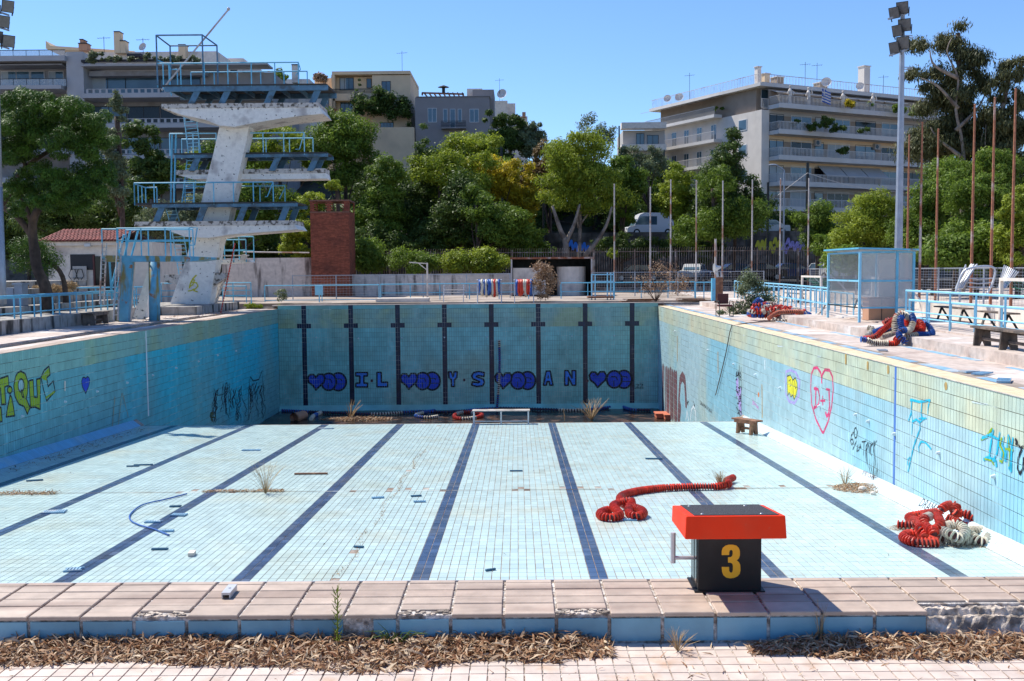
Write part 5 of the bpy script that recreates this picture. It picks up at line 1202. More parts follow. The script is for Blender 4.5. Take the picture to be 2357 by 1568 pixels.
# ================= RAILINGS ON THE RIGHT =================
r1 = thing('railing', 'pale blue two-bar railing right of the plastic booth', 'railing', (11.35, 26, .24))
rail(r1, [V3(11.35, 12, .24), V3(11.35, 30.7, .24)], 0, 1.02, (.42,), r=.028, mat='rail_pale', post=1.52)
r2 = thing('railing', 'second pale blue railing just behind the front one on the right', 'railing', (11.75, 26, .24))
rail(r2, [V3(11.75, 12, .24), V3(11.75, 31.5, .24)], 0, .72, (.3,), r=.03, mat='rail_pale', post=1.52)
r3 = thing('railing', 'pale blue railing with close posts left of the plastic booth', 'railing', (11.2, 50, .24))
rail(r3, [V3(11.0, 37.2, .22), V3(11.9, 47, .22), V3(12.5, 60.5, .22)], 0, 1.0, (.42,), r=.03, mat='rail_pale', post=1.15)
r4 = thing('railing', 'lower pale blue railing behind the close posts left of the booth', 'railing', (11.6, 50, .24))
rail(r4, [V3(11.9, 37.2, .26), V3(12.9, 47, .26), V3(13.4, 60.5, .26)], 0, .75, (.35,), r=.026, mat='rail_pale', post=1.15)
def frail(x0, x1, Y, label, z=.21, h=.95, mid=(.45,), post=1.75, mat='rail_blue'):
    a = rx(x0, Y); b = rx(x1, Y); t = thing('railing', label, 'railing', ((a + b) / 2, Y, z)); rail(t, [V3(a, Y, z), V3(b, Y, z)], 0, h, mid, r=.03, mat=mat, post=post); return t
frail(603, 868, 61.5, 'blue railing behind the left half of the end wall', mid=(.1,), post=2.9)
frail(872, 1215, 63.5, 'long blue railing behind the rope reels', mid=(.45,))
frail(1290, 1600, 63.0, 'blue railing right of the dry bushy plant')
frail(1602, 1660, 60.5, 'short blue railing by the rusty pillar', post=.5)
frail(505, 560, 60.5, 'short blue railing right of the diving tower', post=2)
# rusty pillar with lamp
pl = thing('lamp_pillar', 'rusty square pillar with a round lamp on top', 'lamp', (at(1650, 690, 54).x, 54, .2)); px_ = at(1655, 690, 54).x
m = MB(); m.box(px_ - .18, px_ + .2, 54, 54.35, .2, 1.5); build(m, 'pillar', 'wood_brown', pl); m = MB(); m.box(px_ - .36, px_ - .185, 54, 54.3, .3, 1.45); build(m, 'blue_panel', 'rail_blue', pl)
m = MB(); m.tube([(px_ - .05, 54.1, 1.5), (px_ - .1, 54.1, 1.85)], .06, 6); c = V3(px_ - .2, 54, 1.98); m.tube([c + V3(.3, .1, .05), c + V3(.1, 0, 0), c - V3(.06, .02, 0)], [.05, .12, .24], 14); build(m, 'lamp_head', 'steel_dull', pl)
# chair
ch = thing('armchair', 'maroon office armchair standing by the pool edge', 'chair', (8.45, 42.8, 0))
fr = frame((8.45, 42.8, 0), .12)
for nm, mt, b in (('seat', 'maroon', (-.25, .25, -.25, .25, .40, .48)), ('backrest', 'maroon', (-.23, .23, .20, .27, .5, .92)), ('armrest', 'dark_iron', (-.31, -.26, -.2, .25, .60, .64)), ('armrest', 'dark_iron', (.26, .31, -.2, .25, .60, .64))):
    m = MB(); m.box(*b, fr); o = build(m, nm, mt, ch)
    md = o.modifiers.new('b', 'BEVEL'); md.width = .02; md.segments = 2
for sx in (-1, 1):
    m = MB(); m.bar(frp(fr, sx * .285, -.22, 0), frp(fr, sx * .285, -.2, .6), .03); m.bar(frp(fr, sx * .285, .25, 0), frp(fr, sx * .285, .25, .6), .03); m.bar(frp(fr, sx * .285, -.235, .015), frp(fr, sx * .285, .265, .015), .03); build(m, 'leg', 'dark_iron', ch)
# white low barrier, goals, benches, chair frames behind the right rail
m = MB(); m.box(14.0, 14.2, 24, 56, .26, .80); single(m, 'low_wall', 'plaster_white', 'low stained white wall running behind the right railings', 'wall', (14.1, 40, .26))
def goal(x, y0, y1, label, h=1.35, z=.26):
    t = thing('water_polo_goal', label, 'goal', (x, (y0 + y1) / 2, z))
    for yy_ in (y0, y1): m = MB(); m.box(x - .04, x + .04, yy_ - .04, yy_ + .04, z, z + h - .041); build(m, 'post', 'plaster_white', t)
    m = MB(); m.box(x - .04, x + .04, y0 - .04, y1 + .04, z + h - .04, z + h + .04); build(m, 'crossbar', 'plaster_white', t)
    for yy_ in (y0, y1): m = MB(); m.tube([(x + .04, yy_, z + h), (x + .5, yy_, z + h - .02), (x + .75, yy_, z + h - .25), (x + 1.7, yy_, z + .05)], .022, 5); build(m, 'back_brace', 'steel_dull', t)
    m = MB()
    for k in range(14): yy_ = y0 + (y1 - y0) * k / 13; m.tube([(x, yy_, z + h), (x + .9, yy_ + .05, z + h - .6), (x + 1.6, yy_, z + .1)], .006, 3)
    for k in range(7): q = k / 6; m.tube([(x + q * 1.6, y0, z + h - q * (h - .1)), (x + q * 1.6 + .05, (y0 + y1) / 2, z + h - q * (h - .1) - .1), (x + q * 1.6, y1, z + h - q * (h - .1))], .006, 3)
    o = build(m, 'net', 'net_green', t); o['kind'] = 'stuff'
goal(12.5, 24.3, 27.2, 'white water polo goal with a torn green net behind the right railing')
goal(13.0, 45, 48.0, 'white water polo goal left of the plastic booth', 1.3)
goal(12.9, 36.9, 38.2, 'white goal frame half hidden behind the plastic booth', 1.3)
def metal_bench(x, y0, y1, label):
    t = thing('bench', label, 'bench', (x, (y0 + y1) / 2, .26), 'grey benches behind the right railing')
    m = MB(); m.box(x - .16, x + .16, y0, y1, .68, .72); build(m, 'seat', 'wood_old', t)
    for yy_ in (y0 + .3, y1 - .3):
        m = MB(); m.bar((x - .2, yy_ - .1, .26), (x, yy_ + .05, .68), .05); build(m, 'leg', 'dark_iron', t); m = MB(); m.bar((x + .2, yy_ - .1, .26), (x, yy_ + .05, .68), .05); build(m, 'leg', 'dark_iron', t)
for x, a, b, l in ((13.0, 27.5, 29.4, 'grey bench behind the railing nearest the booth'), (13.2, 22.5, 25.0, 'grey bench under the torn green net'), (13.3, 31, 33.2, 'grey bench behind the right side of the booth'), (13.5, 39, 42, 'grey bench left of the booth, nearer one'), (13.6, 50, 53, 'grey bench left of the booth, farther one')): metal_bench(x, a, b, l)
t = thing('chair_frames', 'tall stack of bare grey tubular chair frames behind the right railing', 'chair frames', (15.6, 31.5, .26))
YC = 31.5
for k in range(9):
    m = MB(); j = random.uniform(-6, 6); a = at(2199 + k * 2, 664, YC); b = at(2226 + k * 3 + j, 606 + abs(j), YC + .1 * k); m.tube([a, a.lerp(b, .6), b], .02, 5); build(m, 'tube', 'steel_dull', t)
    a = at(2297 + k * 2, 664, YC); b = at(2312 + k * 4, 610 + k * 2, YC + .1 * k); m = MB(); m.tube([a, b], .02, 5); build(m, 'tube', 'steel_dull', t)
m = MB(); m.tube(smooth_path([at(x, y, YC - .1) for x, y in ((2200, 672), (2215, 630), (2232, 618), (2270, 613), (2290, 620), (2285, 650), (2270, 680))], .1), .035, 6); build(m, 'frame_hoop', 'steel_dull', t)
for y in (640, 650, 660): m = MB(); m.tube([at(2228, y, YC), at(2250, y + 3, YC - .05), at(2288, y, YC)], .02, 5); build(m, 'rung', 'steel_dull', t)
# ================= MESH FENCES, PICKETS, POLES =================
def meshfence(a, b, z0, z1, label, mat='galv', vs=.15, hs=.12, post=2.6, r=.005):
    a = Vector(a); b = Vector(b); L = (b - a).length; d = (b - a) / L; t = thing('mesh_fence', label, 'fence', (a + b) / 2)
    m = MB()
    for k in range(int((z1 - z0) / hs) + 1): p = a + V3(0, 0, z0 + k * hs - a.z); m.tube([p, p + d * L], r, 3, cap=False)
    for k in range(int(L / vs)): p = a + d * k * vs; m.tube([V3(p.x, p.y, z0), V3(p.x, p.y, z1)], r * .8, 3, cap=False)
    build(m, 'wire_mesh', mat, t)['kind'] = 'stuff'
    n = round(L / post)
    for k in range(n + 1): p = a.lerp(b, k / n); m = MB(); m.box(p.x - .03, p.x + .03, p.y - .03, p.y + .03, a.z, z1 + .03); build(m, 'post', mat, t)
    m = MB(); m.bar(V3(a.x, a.y, z1), V3(b.x, b.y, z1), .04); build(m, 'top_rail', mat, t)
meshfence((rx(668, 66.5), 66.5, .2), (rx(1172, 66.5), 66.5, .2), .4, 1.72, 'grey wire mesh fence in front of the brick chimney and low wall', vs=.2, hs=.16)
meshfence((rx(1362, 68), 68, .2), (rx(1760, 68), 68, .2), .3, 1.75, 'grey wire mesh fence right of the shed with the tank', vs=.2, hs=.16)
meshfence((18.9, 22, .26), (18.9, 67.9, .26), .4, 1.88, 'long grey mesh fence under the rusty poles on the right', vs=.3, hs=.12, post=2.3, r=.007)
pk = thing('picket_fence', 'long tall iron picket fence in front of the street trees', 'fence', (3, 80, .2))
YP = 80.0; n = 0; me = None
xa_, xb_ = rx(800, YP), rx(1910, YP); m = MB(); m.tube([(0, 0, .3), (0, 0, 3.42), (.0, -.05, 3.5), (.03, -.12, 3.58)], .017, 5); pkm = None
x = xa_; off = offof(pk)
while x < xb_:
    if pkm is None: o = build(m, 'picket', 'iron_fence', None); pkm = o.data; o.parent = pk
    else: o = bpy.data.objects.new('picket', pkm); COL.objects.link(o); o.parent = pk
    o.location = V3(x, YP, 0) - off; x += .178
for z in (.55, 3.28): m = MB(); m.box(xa_, xb_, YP - .03, YP + .03, z - .025, z + .025); build(m, 'rail', 'iron_fence', pk)
x = xa_
while x < xb_: m = MB(); m.box(x - .05, x + .05, YP - .06, YP + .06, .2, 3.45); build(m, 'post', 'iron_fence', pk); x += 3.1
m = MB(); m.box(rx(800, 81), rx(1910, 81), 80.8, 81.2, .2, .5); single(m, 'kerb_wall', 'stair_conc', 'low dark kerb wall under the iron picket fence', 'wall', (0, 81, .2))
ordn = ['first', 'second', 'third', 'fourth', 'fifth', 'sixth', 'seventh', 'eighth', 'ninth']
for k, (x, yt) in enumerate(((1414, 425), (1497, 432), (1544, 415), (1603, 417), (1664, 418), (1732, 415), (1797, 412), (1862, 412))):
    Yp = 77.5; p = at(x, yt, Yp); m = MB(); m.tube([(p.x - .02, Yp, .2), (p.x, Yp, 4), (p.x, Yp, p.z)], [.06, .055, .045], 6); m.ball((p.x, Yp, p.z), .06, 6, 4)
    single(m, 'flagpole', 'pole_white', ordn[k] + ' pale bare flagpole from the left, in front of the iron fence', 'flagpole', (p.x, Yp, .2), 'bare flagpoles around the pool')
for k, (x, yt, Yp) in enumerate(((2093, 312, 52.5), (2123, 282, 47.5), (2160, 298, 50.0), (2244, 242, 42.0), (2290, 226, 40.5), (2338, 206, 38.8))):
    p = at(x, yt, Yp); q = at(x - (700 - yt) * .02, 640, Yp); xq = p.x - .0; m = MB(); m.tube([(p.x, Yp, .26), (p.x, Yp, 4), p], [.06, .052, .036], 6); m.ball(p, .05, 6, 4)
    single(m, 'flagpole', 'pole_rust', ordn[k] + ' rusty flagpole from the left, beside the right mesh fence', 'flagpole', (p.x, Yp, .26), 'bare flagpoles around the pool')
p = at(1647, 550, 74); m = MB(); m.tube([(p.x, 74, .2), p], .07, 6); single(m, 'post', 'pole_white', 'short pale post behind the lamp pillar', 'post', (p.x, 74, .2))
# ================= FAR DECK THINGS =================
YW = 74.0
m = MB(); m.box(rx(505, YW), rx(712, YW), YW, YW + .3, .2, at(600, 594, YW).z); single(m, 'white_wall', 'plaster_stained', 'tall white wall with black stains left of the brick chimney', 'wall', (rx(600, YW), YW, .2))
m = MB(); m.box(rx(803, YW), rx(1175, YW), YW, YW + .3, .2, at(950, 631, YW).z); single(m, 'white_wall', 'plaster_stained', 'long low white wall right of the brick chimney under the bushes', 'wall', (rx(980, YW), YW, .2))
m = MB(); a = at(560, 580, 76); b = at(712, 582, 76); m.tube([a, b], .05, 6); single(m, 'pipe', 'pole_white', 'thin white pipe above the stained white wall', 'pipe', a.lerp(b, .5))
bc = thing('brick_chimney', 'square red brick chimney with openings at the top', 'chimney', (rx(757, 73), 73, .2))
YB_ = 73.0; cx0, cx1 = rx(712, YB_), rx(801, YB_); zt_ = at(757, 460, YB_).z; dp = 2.6; zo = at(757, 487, YB_).z
m = MB(); m.box(cx0 + .02, cx1 - .02, YB_ + .02, YB_ + dp, .2, zo - .1); build(m, 'core', 'brick_mortar', bc)
row = 0; z = .25; bw, bh = .26, .085; bl = []
while z < zt_ - .1:
    x = cx0 - (bw / 2 if row % 2 else 0)
    while x < cx1:
        a = max(x, cx0); b = min(x + bw, cx1)
        if b - a > .05:
            c_ = (a + b) / 2; u = (c_ - cx0) / (cx1 - cx0)
            if z < zo or u < .13 or u > .87 or .43 < u < .55: bl.append((a, b, z))
        x += bw
    z += bh; row += 1
bl.sort(key=lambda q: -q[2]); mb2 = MB()
for i, (a, b, z) in enumerate(bl):
    dz = random.uniform(-.006, .006)
    if i < 300: m = MB(); m.box(a + .006, b - .006, YB_ - .012 + dz, YB_ + .12 + (.0 if z < zo else .15), z, z + bh - .012, t=random.random()); build(m, 'brick', 'brick', bc)
    else: mb2.box(a + .006, b - .006, YB_ - .012 + dz, YB_ + .06, z, z + bh - .012, t=random.random())
build(mb2, 'brickwork', 'brick', bc)['kind'] = 'stuff'
mb2 = MB(); z = .25; row = 0
while z < zt_ - .1:
    y = YB_ + .02
    while y < YB_ + dp:
        if z < zo or y < YB_ + .3 or y > YB_ + dp - .35:
            mb2.box(cx1 - .05, cx1 + .01, y, min(y + bw - .012, YB_ + dp), z, z + bh - .012, t=random.random())
            mb2.box(cx0 - .01, cx0 + .05, y, min(y + bw - .012, YB_ + dp), z, z + bh - .012, t=random.random())
        y += bw
    z += bh
build(mb2, 'brickwork', 'brick', bc)['kind'] = 'stuff'
m = MB(); m.box(cx0 - .06, cx1 + .06, YB_ - .06, YB_ + dp + .05, zt_ - .1, zt_); m.box(cx0 - .02, cx1 + .02, YB_ - .03, YB_ + .2, zo - .09, zo - .001); build(m, 'cap_slab', 'brick_mortar', bc)
sh = thing('tank_shed', 'open rusty roofed shed sheltering a white round tank', 'shed', (rx(1268, 70), 70, .2))
YS2 = 70.0; sx0, sx1 = rx(1174, YS2), rx(1363, YS2); zr_ = at(1268, 592, YS2).z
m = MB(); m.box(sx0 - .05, sx1 + .1, YS2 - .05, YS2 + 3, zr_ - .12, zr_); build(m, 'roof', 'rust', sh)
for xx in (sx0 + .05, sx1 - .05): m = MB(); m.box(xx - .05, xx + .05, YS2, YS2 + .1, .2, zr_ - .121); build(m, 'post', 'pole_white', sh)
m = MB(); m.box(sx0, sx1, YS2 + 2.8, YS2 + 2.95, .2, zr_ - .121); m.box(sx1 - .02, sx1, YS2 + .12, YS2 + 2.79, .2, zr_ - .121); m.box(sx0, sx0 + .02, YS2 + .12, YS2 + 2.79, .2, zr_ - .121); build(m, 'back_wall', 'deck_dark', sh)
m = MB(); m.box(sx0 + .15, rx(1255, YS2), YS2 + .3, YS2 + .36, .3, at(1200, 617, YS2).z); build(m, 'white_panel', 'plaster_white', sh)
c = at(1315, 660, YS2 + 1.2); m = MB(); m.tube([(c.x, YS2 + 1.3, .2), (c.x, YS2 + 1.3, at(1315, 614, YS2).z)], .98, 24); single(m, 'water_tank', 'plaster_white', 'round white tank standing inside the rusty shed', 'tank', (c.x, YS2 + 1.3, .2), smooth=False)
t = thing('lifeguard_ladder', 'white and pale blue pool ladder frame right of the shed', 'ladder', (rx(1385, 60), 60, .2))
for xx in (1362, 1370, 1398, 1406, 1412):
    m = MB(); m.tube([at(xx, 690, 60), at(xx, 628 if xx > 1390 else 632, 60), at(xx, 628 if xx > 1390 else 632, 60.8), at(xx, 690, 60.8)], .035, 5); build(m, 'upright', 'rail_pale', t)
for y in (632, 648, 671): m = MB(); m.bar(at(1362, y, 60), at(1412, y, 60), .06); build(m, 'rung', 'rail_pale', t)
m = MB(); m.box(rx(1352, 60), rx(1412, 60), 59.8, 60.9, .32, .42); build(m, 'base_board', 'wood_brown', t)
t = thing('bench', 'white slatted bench left of the rope reels', 'bench', (rx(1040, 60), 60, .13)); xa, xb = rx(1016, 59), rx(1066, 59)
for k, (y, z) in enumerate(((58.8, .55), (59.0, .55), (59.2, .7), (59.22, .85))): m = MB(); m.box(xa, xb, y, y + .1, z, z + .04); build(m, 'slat', 'plaster_white', t)
for xx in (xa + .05, xb - .05): m = MB(); m.tube([(xx, 58.75, .13), (xx, 58.8, .62), (xx, 59.15, .6), (xx, 59.3, 1.15)], .025, 5); build(m, 'leg', 'steel_dull', t)
m = MB(); a = at(984, 690, 62); m.box(a.x - .05, a.x + .05, 62, 62.1, .2, at(984, 605, 62).z); m.bar(at(983, 607, 62.05), at(942, 604, 62.05), .06); m.bar(at(983, 622, 62.05), at(962, 605, 62.05), .05)
single(m, 'shower_post', 'plaster_white', 'white shower post with an arm in front of the round bush', 'shower', (a.x, 62, .2))
m = MB(); m.box(rx(864, 60), rx(984, 60), 59.2, 60.4, .22, .42); single(m, 'white_slab', 'plaster_white', 'long flat white slab lying behind the end wall', 'slab', (rx(920, 60), 60, .2))
m = MB(); a = at(735, 690, 60); m.tube([(a.x, 60, .2), (a.x, 60, .65)], .04, 6); m.box(a.x - .2, a.x + .2, 59.8, 60.15, .62, 1.15); m.tube([(a.x - .2, 59.8, 1.16), (a.x + .2, 59.8, 1.16), (a.x + .2, 60.15, 1.16), (a.x - .2, 60.15, 1.16), (a.x - .2, 59.8, 1.16)], .02, 4)
single(m, 'litter_bin', 'rail_pale', 'pale blue litter bin on a post in front of the brick chimney', 'bin', (a.x, 60, .2))
for x, y, w_, lab in ((1470, 688, .9, 'rusty plank stack at the right end of the far deck'), (1600, 676, .8, 'broken boards below the blue railing corner')):
    t = thing('board_pile', lab, 'boards', (rx(x, 58), 58, .12))
    for k in range(5): m = MB(); c = V3(rx(x, 58) + random.uniform(-.3, .3), 57.8 + random.uniform(-.3, .3), .16 + k * .035); m.box(-w_, w_, -.08, .08, 0, .03, frame(c, random.uniform(-.3, .3))); build(m, 'board', 'wood_brown', t)
# ================= STREET: walls, cars, lamps =================
sw = thing('stone_retaining_wall', 'dark rubble stone retaining wall below the upper street', 'wall', (0, 98, .9))
m = MB(); m.box(-60, 60, 97.6, 98.25, .5, 5.35); build(m, 'core', 'stone', sw)
stn = MB(); i = 0
for r_ in range(10):
    x = -6 + random.uniform(0, .6)
    while x < 38:
        w_ = random.uniform(.4, 1.0); z0 = .95 + r_ * .44; y = 97.6 - random.uniform(.02, .10)
        V = [(x + .03, y, z0 + .03), (x + w_ - .03, y, z0 + .02), (x + w_ - .02, y, z0 + .41), (x + .02, y, z0 + .42)]
        if i < 300 and 8 < x < 34 and r_ > 3: m = MB(); m.prism(V, (0, .15, 0), random.random()); build(m, 'stone', 'stone', sw); i += 1
        else: stn.prism(V, (0, .15, 0), random.random())
        x += w_
build(stn, 'stones', 'stone', sw)['kind'] = 'stuff'
P = Paint(lambda x, y: at(x, y, 97.48), (0, -1, 0)); rr5 = random.Random(9)
for x0, x1, mt in ((1740, 1800, 'g_tag_yellow'), (1800, 1850, 'g_purple'), (1310, 1345, 'g_sky')):
    x = x0
    while x < x1: y = 568 + rr5.uniform(-8, 8); P.stroke([(x, y), (x + 5, y - 12), (x + 9, y + 8), (x + 14, y - 5)], .22, mt); x += 10
P.done(sw)
def car(name, label, x, yb, Y, mat, yaw=0, van=False, L=4.3):
    p = at(x, yb, Y); p.z = 5.125 if Y > 98 else .905; t = thing(name, label, 'van' if van else 'car', p); fr = frame(p, yaw); H = 2.2 if van else 1.45; W2 = .86
    bp = [(-L / 2, .35), (-L / 2 + .03, .72), (-L / 2 + .25, .86), (-L * .23, .93), (L * .28, .95), (L / 2 - .05, .9), (L / 2, .6), (L / 2, .35)]
    cp = [(-L * .26, .93), (-L * .13, H - .04), (0, H), (L * .18, H - .05), (L * .36, .95)]
    if van: cp = [(-L * .36, .93), (-L * .24, H - .2), (-L * .15, H), (L * .48, H), (L * .49, .95)]; 
    m = MB(); m.prism([frp(fr, a, -W2, b) for a, b in bp], fr[2] * W2 * 2); build(m, 'body', mat, t)
    m = MB(); m.prism([frp(fr, a, -W2 + .12, b) for a, b in cp], fr[2] * (W2 - .12) * 2); build(m, 'cabin', mat, t)
    sc_ = lambda a, b: (a * .9 + (.02), .93 + (b - .93) * .82 + .03)
    g_ = [sc_(a, b) for a, b in cp]
    if van: g_ = [(-L * .33, 1.05), (-L * .23, H - .35), (L * .1, H - .35), (L * .1, 1.05)]
    for s_ in (-1, 1):
        m = MB(); m.prism([frp(fr, a, s_ * (W2 - .12) - (.01 if s_ < 0 else 0), b) for a, b in g_], fr[2] * .012); build(m, 'side_window', 'win_glass', t)
    a, b = (cp[0], cp[1]); m = MB(); m.add([frp(fr, a[0] - .012, -W2 + .2, a[1] + .05), frp(fr, a[0] - .012, W2 - .2, a[1] + .05), frp(fr, b[0] - .012, W2 - .25, b[1] - .06), frp(fr, b[0] - .012, -W2 + .25, b[1] - .06)], [(0, 1, 2, 3)]); build(m, 'windscreen', 'win_glass', t)
    for wx in (-L * .31, L * .31):
        for s_ in (-1, 1): c = frp(fr, wx, s_ * (W2 - .2) , .33); m = MB(); m.disc(c, fr[2] * s_, .33, .23, 14); wl_ = build(m, 'wheel', 'tyre', t); m = MB(); m.disc(c + fr[2] * s_ * .225, fr[2] * s_, .19, .012, 10); build(m, 'rim', 'steel_dull', wl_)
    for s_ in (-1, 1): m = MB(); c = frp(fr, -L / 2 - .005, s_ * .6, .7); m.ball(c, .12, 6, 4, (.4, 1, .7)); build(m, 'headlight', 'steel_dull', t)
    return t
car('parked_car', 'silver car parked on top of the stone retaining wall', 1762, 541, 101.5, 'car_silver', .1)
car('parked_van', 'white van under the trees on the upper street', 1495, 524, 101.5, 'car_white', .2, True, 5)
car('parked_car', 'white car half hidden behind the bush, right end of the fence', 1893, 634, 88, 'car_white', -1.2)
car('parked_car', 'white car seen through the fence, nearest the short post', 1597, 641, 88, 'car_white', 1.2)
car('parked_car', 'dark blue car behind the fence, just right of the lamp pillar', 1690, 645, 88, 'car_blue', .1)
car('parked_car', 'dark blue car behind the fence below the silver car', 1812, 644, 88, 'car_blue', .05)
car('parked_car', 'black car behind the fence below the white van', 1465, 650, 88, 'car_dark', .0)
car('parked_car', 'dark car seen through the fence between the flagpoles', 1745, 650, 86, 'car_dark', .0)
def pole(x, yt, yb, Y, r, mat, name, label, cat, extra=None):
    a = at(x, yb, Y); b = at(x, yt, Y); m = MB(); m.tube([(b.x, Y, a.z), b], [r, r * .8], 7)
    if extra: extra(m, b)
    return single(m, name, mat, label, cat, (b.x, Y, a.z))
pole(1859, 375, 640, 95, .17, 'dark_iron', 'utility_pole', 'thick dark pole carrying the white cable before the apartment block', 'pole')
pole(1768, 420, 640, 95, .14, 'dark_iron', 'utility_pole', 'dark pole just left of the street lamp', 'pole'); pole(1425, 290, 560, 110, .10, 'dark_iron', 'utility_pole', 'thin dark pole left of the small white house', 'pole')
pole(2093, 440, 600, 95, .15, 'dark_iron', 'utility_pole', 'dark pole right of the tall floodlight mast', 'pole'); pole(1154, 322, 560, 104, .13, 'dark_iron', 'utility_pole', 'dark pole rising behind the yellow tree', 'pole')
pole(1250, 440, 600, 92, .10, 'dark_iron', 'utility_pole', 'dark pole left of the pepper tree trunk', 'pole'); pole(1717, 430, 600, 94, .15, 'dark_iron', 'utility_pole', 'dark pole among the pine branches', 'pole')
pole(402, 412, 640, 90, .13, 'dark_iron', 'utility_pole', 'dark green pole seen behind the diving tower', 'pole'); pole(1528, 345, 500, 112, .15, 'dark_iron', 'utility_pole', 'dark pole at the left corner of the apartment block', 'pole')
def lampx(m, b): c = at(1787, 380, 94); m.tube([b, c], .06, 5); m.ball(c + V3(-.3, 0, 0), .3, 8, 5, (1.4, .7, .35))
pole(1805, 392, 640, 94, .09, 'galv', 'street_lamp', 'street lamp with a short arm before the apartment block', 'street lamp', lampx)
m = MB(); m.tube(smooth_path([at(x, y, 94.9) for x, y in ((1859, 398), (1900, 412), (1960, 428), (2010, 437), (2066, 441))], 1), .035, 4); single(m, 'cable', 'plaster_white', 'white cable sagging from the dark pole to the right', 'cable', at(1960, 428, 94.9))
m = MB(); m.tube([at(1859, 398, 94.8), at(1790, 450, 94.8)], .03, 4); single(m, 'cable', 'plaster_white', 'straight pale stay cable left of the dark pole', 'cable', at(1825, 424, 94.8))
m = MB(); m.tube([at(1859, 438, 94.8), at(1790, 442, 94.8)], .035, 4); single(m, 'bracket_arm', 'plaster_white', 'horizontal white bracket between dark pole and street lamp', 'bracket', at(1825, 440, 94.8))
# ================= BUILDINGS =================
def facade_pane(t, fr, x0, x1, z0, z1, y=0, mullions=1, mat='win_glass', fm='frame_white', out=-1, curtain=False, fw=.06):
    m = MB(); d = .05
    m.box(x0 - fw, x1 + fw, y - d, y - .001, z1, z1 + fw, fr); m.box(x0 - fw, x1 + fw, y - d, y - .001, z0 - fw, z0, fr); m.box(x0 - fw, x0, y - d, y - .001, z0, z1, fr); m.box(x1, x1 + fw, y - d, y - .001, z0, z1, fr)
    for k in range(1, mullions + 1): x = x0 + (x1 - x0) * k / (mullions + 1); m.box(x - .03, x + .03, y - d, y - .001, z0, z1, fr)
    w_ = build(m, 'window', fm, t)
    m = MB(); m.box(x0, x1, y - .03, y - .002, z0, z1, fr); build(m, 'pane', mat, w_)
    if curtain: m = MB(); m.box(x0 + .05, x0 + (x1 - x0) * .45, y - .035, y - .031, z0, z1, fr); build(m, 'curtain', 'curtain', w_)
    return w_
def barrail(t, fr, x0, x1, y, z0, z1, sp=.13, mat='apt_slab', bw=.035, ends=None):
    m = MB(); m.box(x0, x1, y - .03, y + .03, z1 - .06, z1, fr); m.box(x0, x1, y - .02, y + .02, z0 + .06, z0 + .10, fr)
    n = int((x1 - x0) / sp)
    for k in range(n + 1): x = x0 + (x1 - x0) * k / n; m.box(x - bw / 2, x + bw / 2, y - .015, y + .015, z0 + .1, z1 - .06, fr)
    if ends is not None:
        for xe in (x0, x1):
            m.box(xe - .03, xe + .03, y, ends, z1 - .06, z1, fr)
            q = int((ends - y) / .15)
            for k in range(q): yy_ = y + (ends - y) * k / q; m.box(xe - .015, xe + .015, yy_ - .015, yy_ + .015, z0 + .1, z1 - .06, fr)
    build(m, 'railing', mat, t)
def antenna(p, h, label):
    m = MB(); p = Vector(p); m.tube([p, p + V3(0, 0, h)], .03, 4); m.bar(p + V3(-.7, 0, h * .9), p + V3(.7, 0, h * .93), .03)
    for k in range(5): m.bar(p + V3(-.6 + k * .28, -.25, h * .9), p + V3(-.6 + k * .28, .25, h * .9), .015)
    single(m, 'aerial', 'dark_iron', label, 'aerial', p)
def dish(p, r, label):
    p = Vector(p); m = MB(); m.tube([p, p + V3(0, 0, .6)], .04, 4); c = p + V3(0, -.1, .6 + r); d = Vector((-.3, -.9, .3)).normalized(); m.tube([c, c + d * .08, c + d * .2], [.05, r * .7, r], 14, cap=False); m.bar(c, c + d * .5, .03); single(m, 'satellite_dish', 'apt_slab', label, 'satellite dish', p)
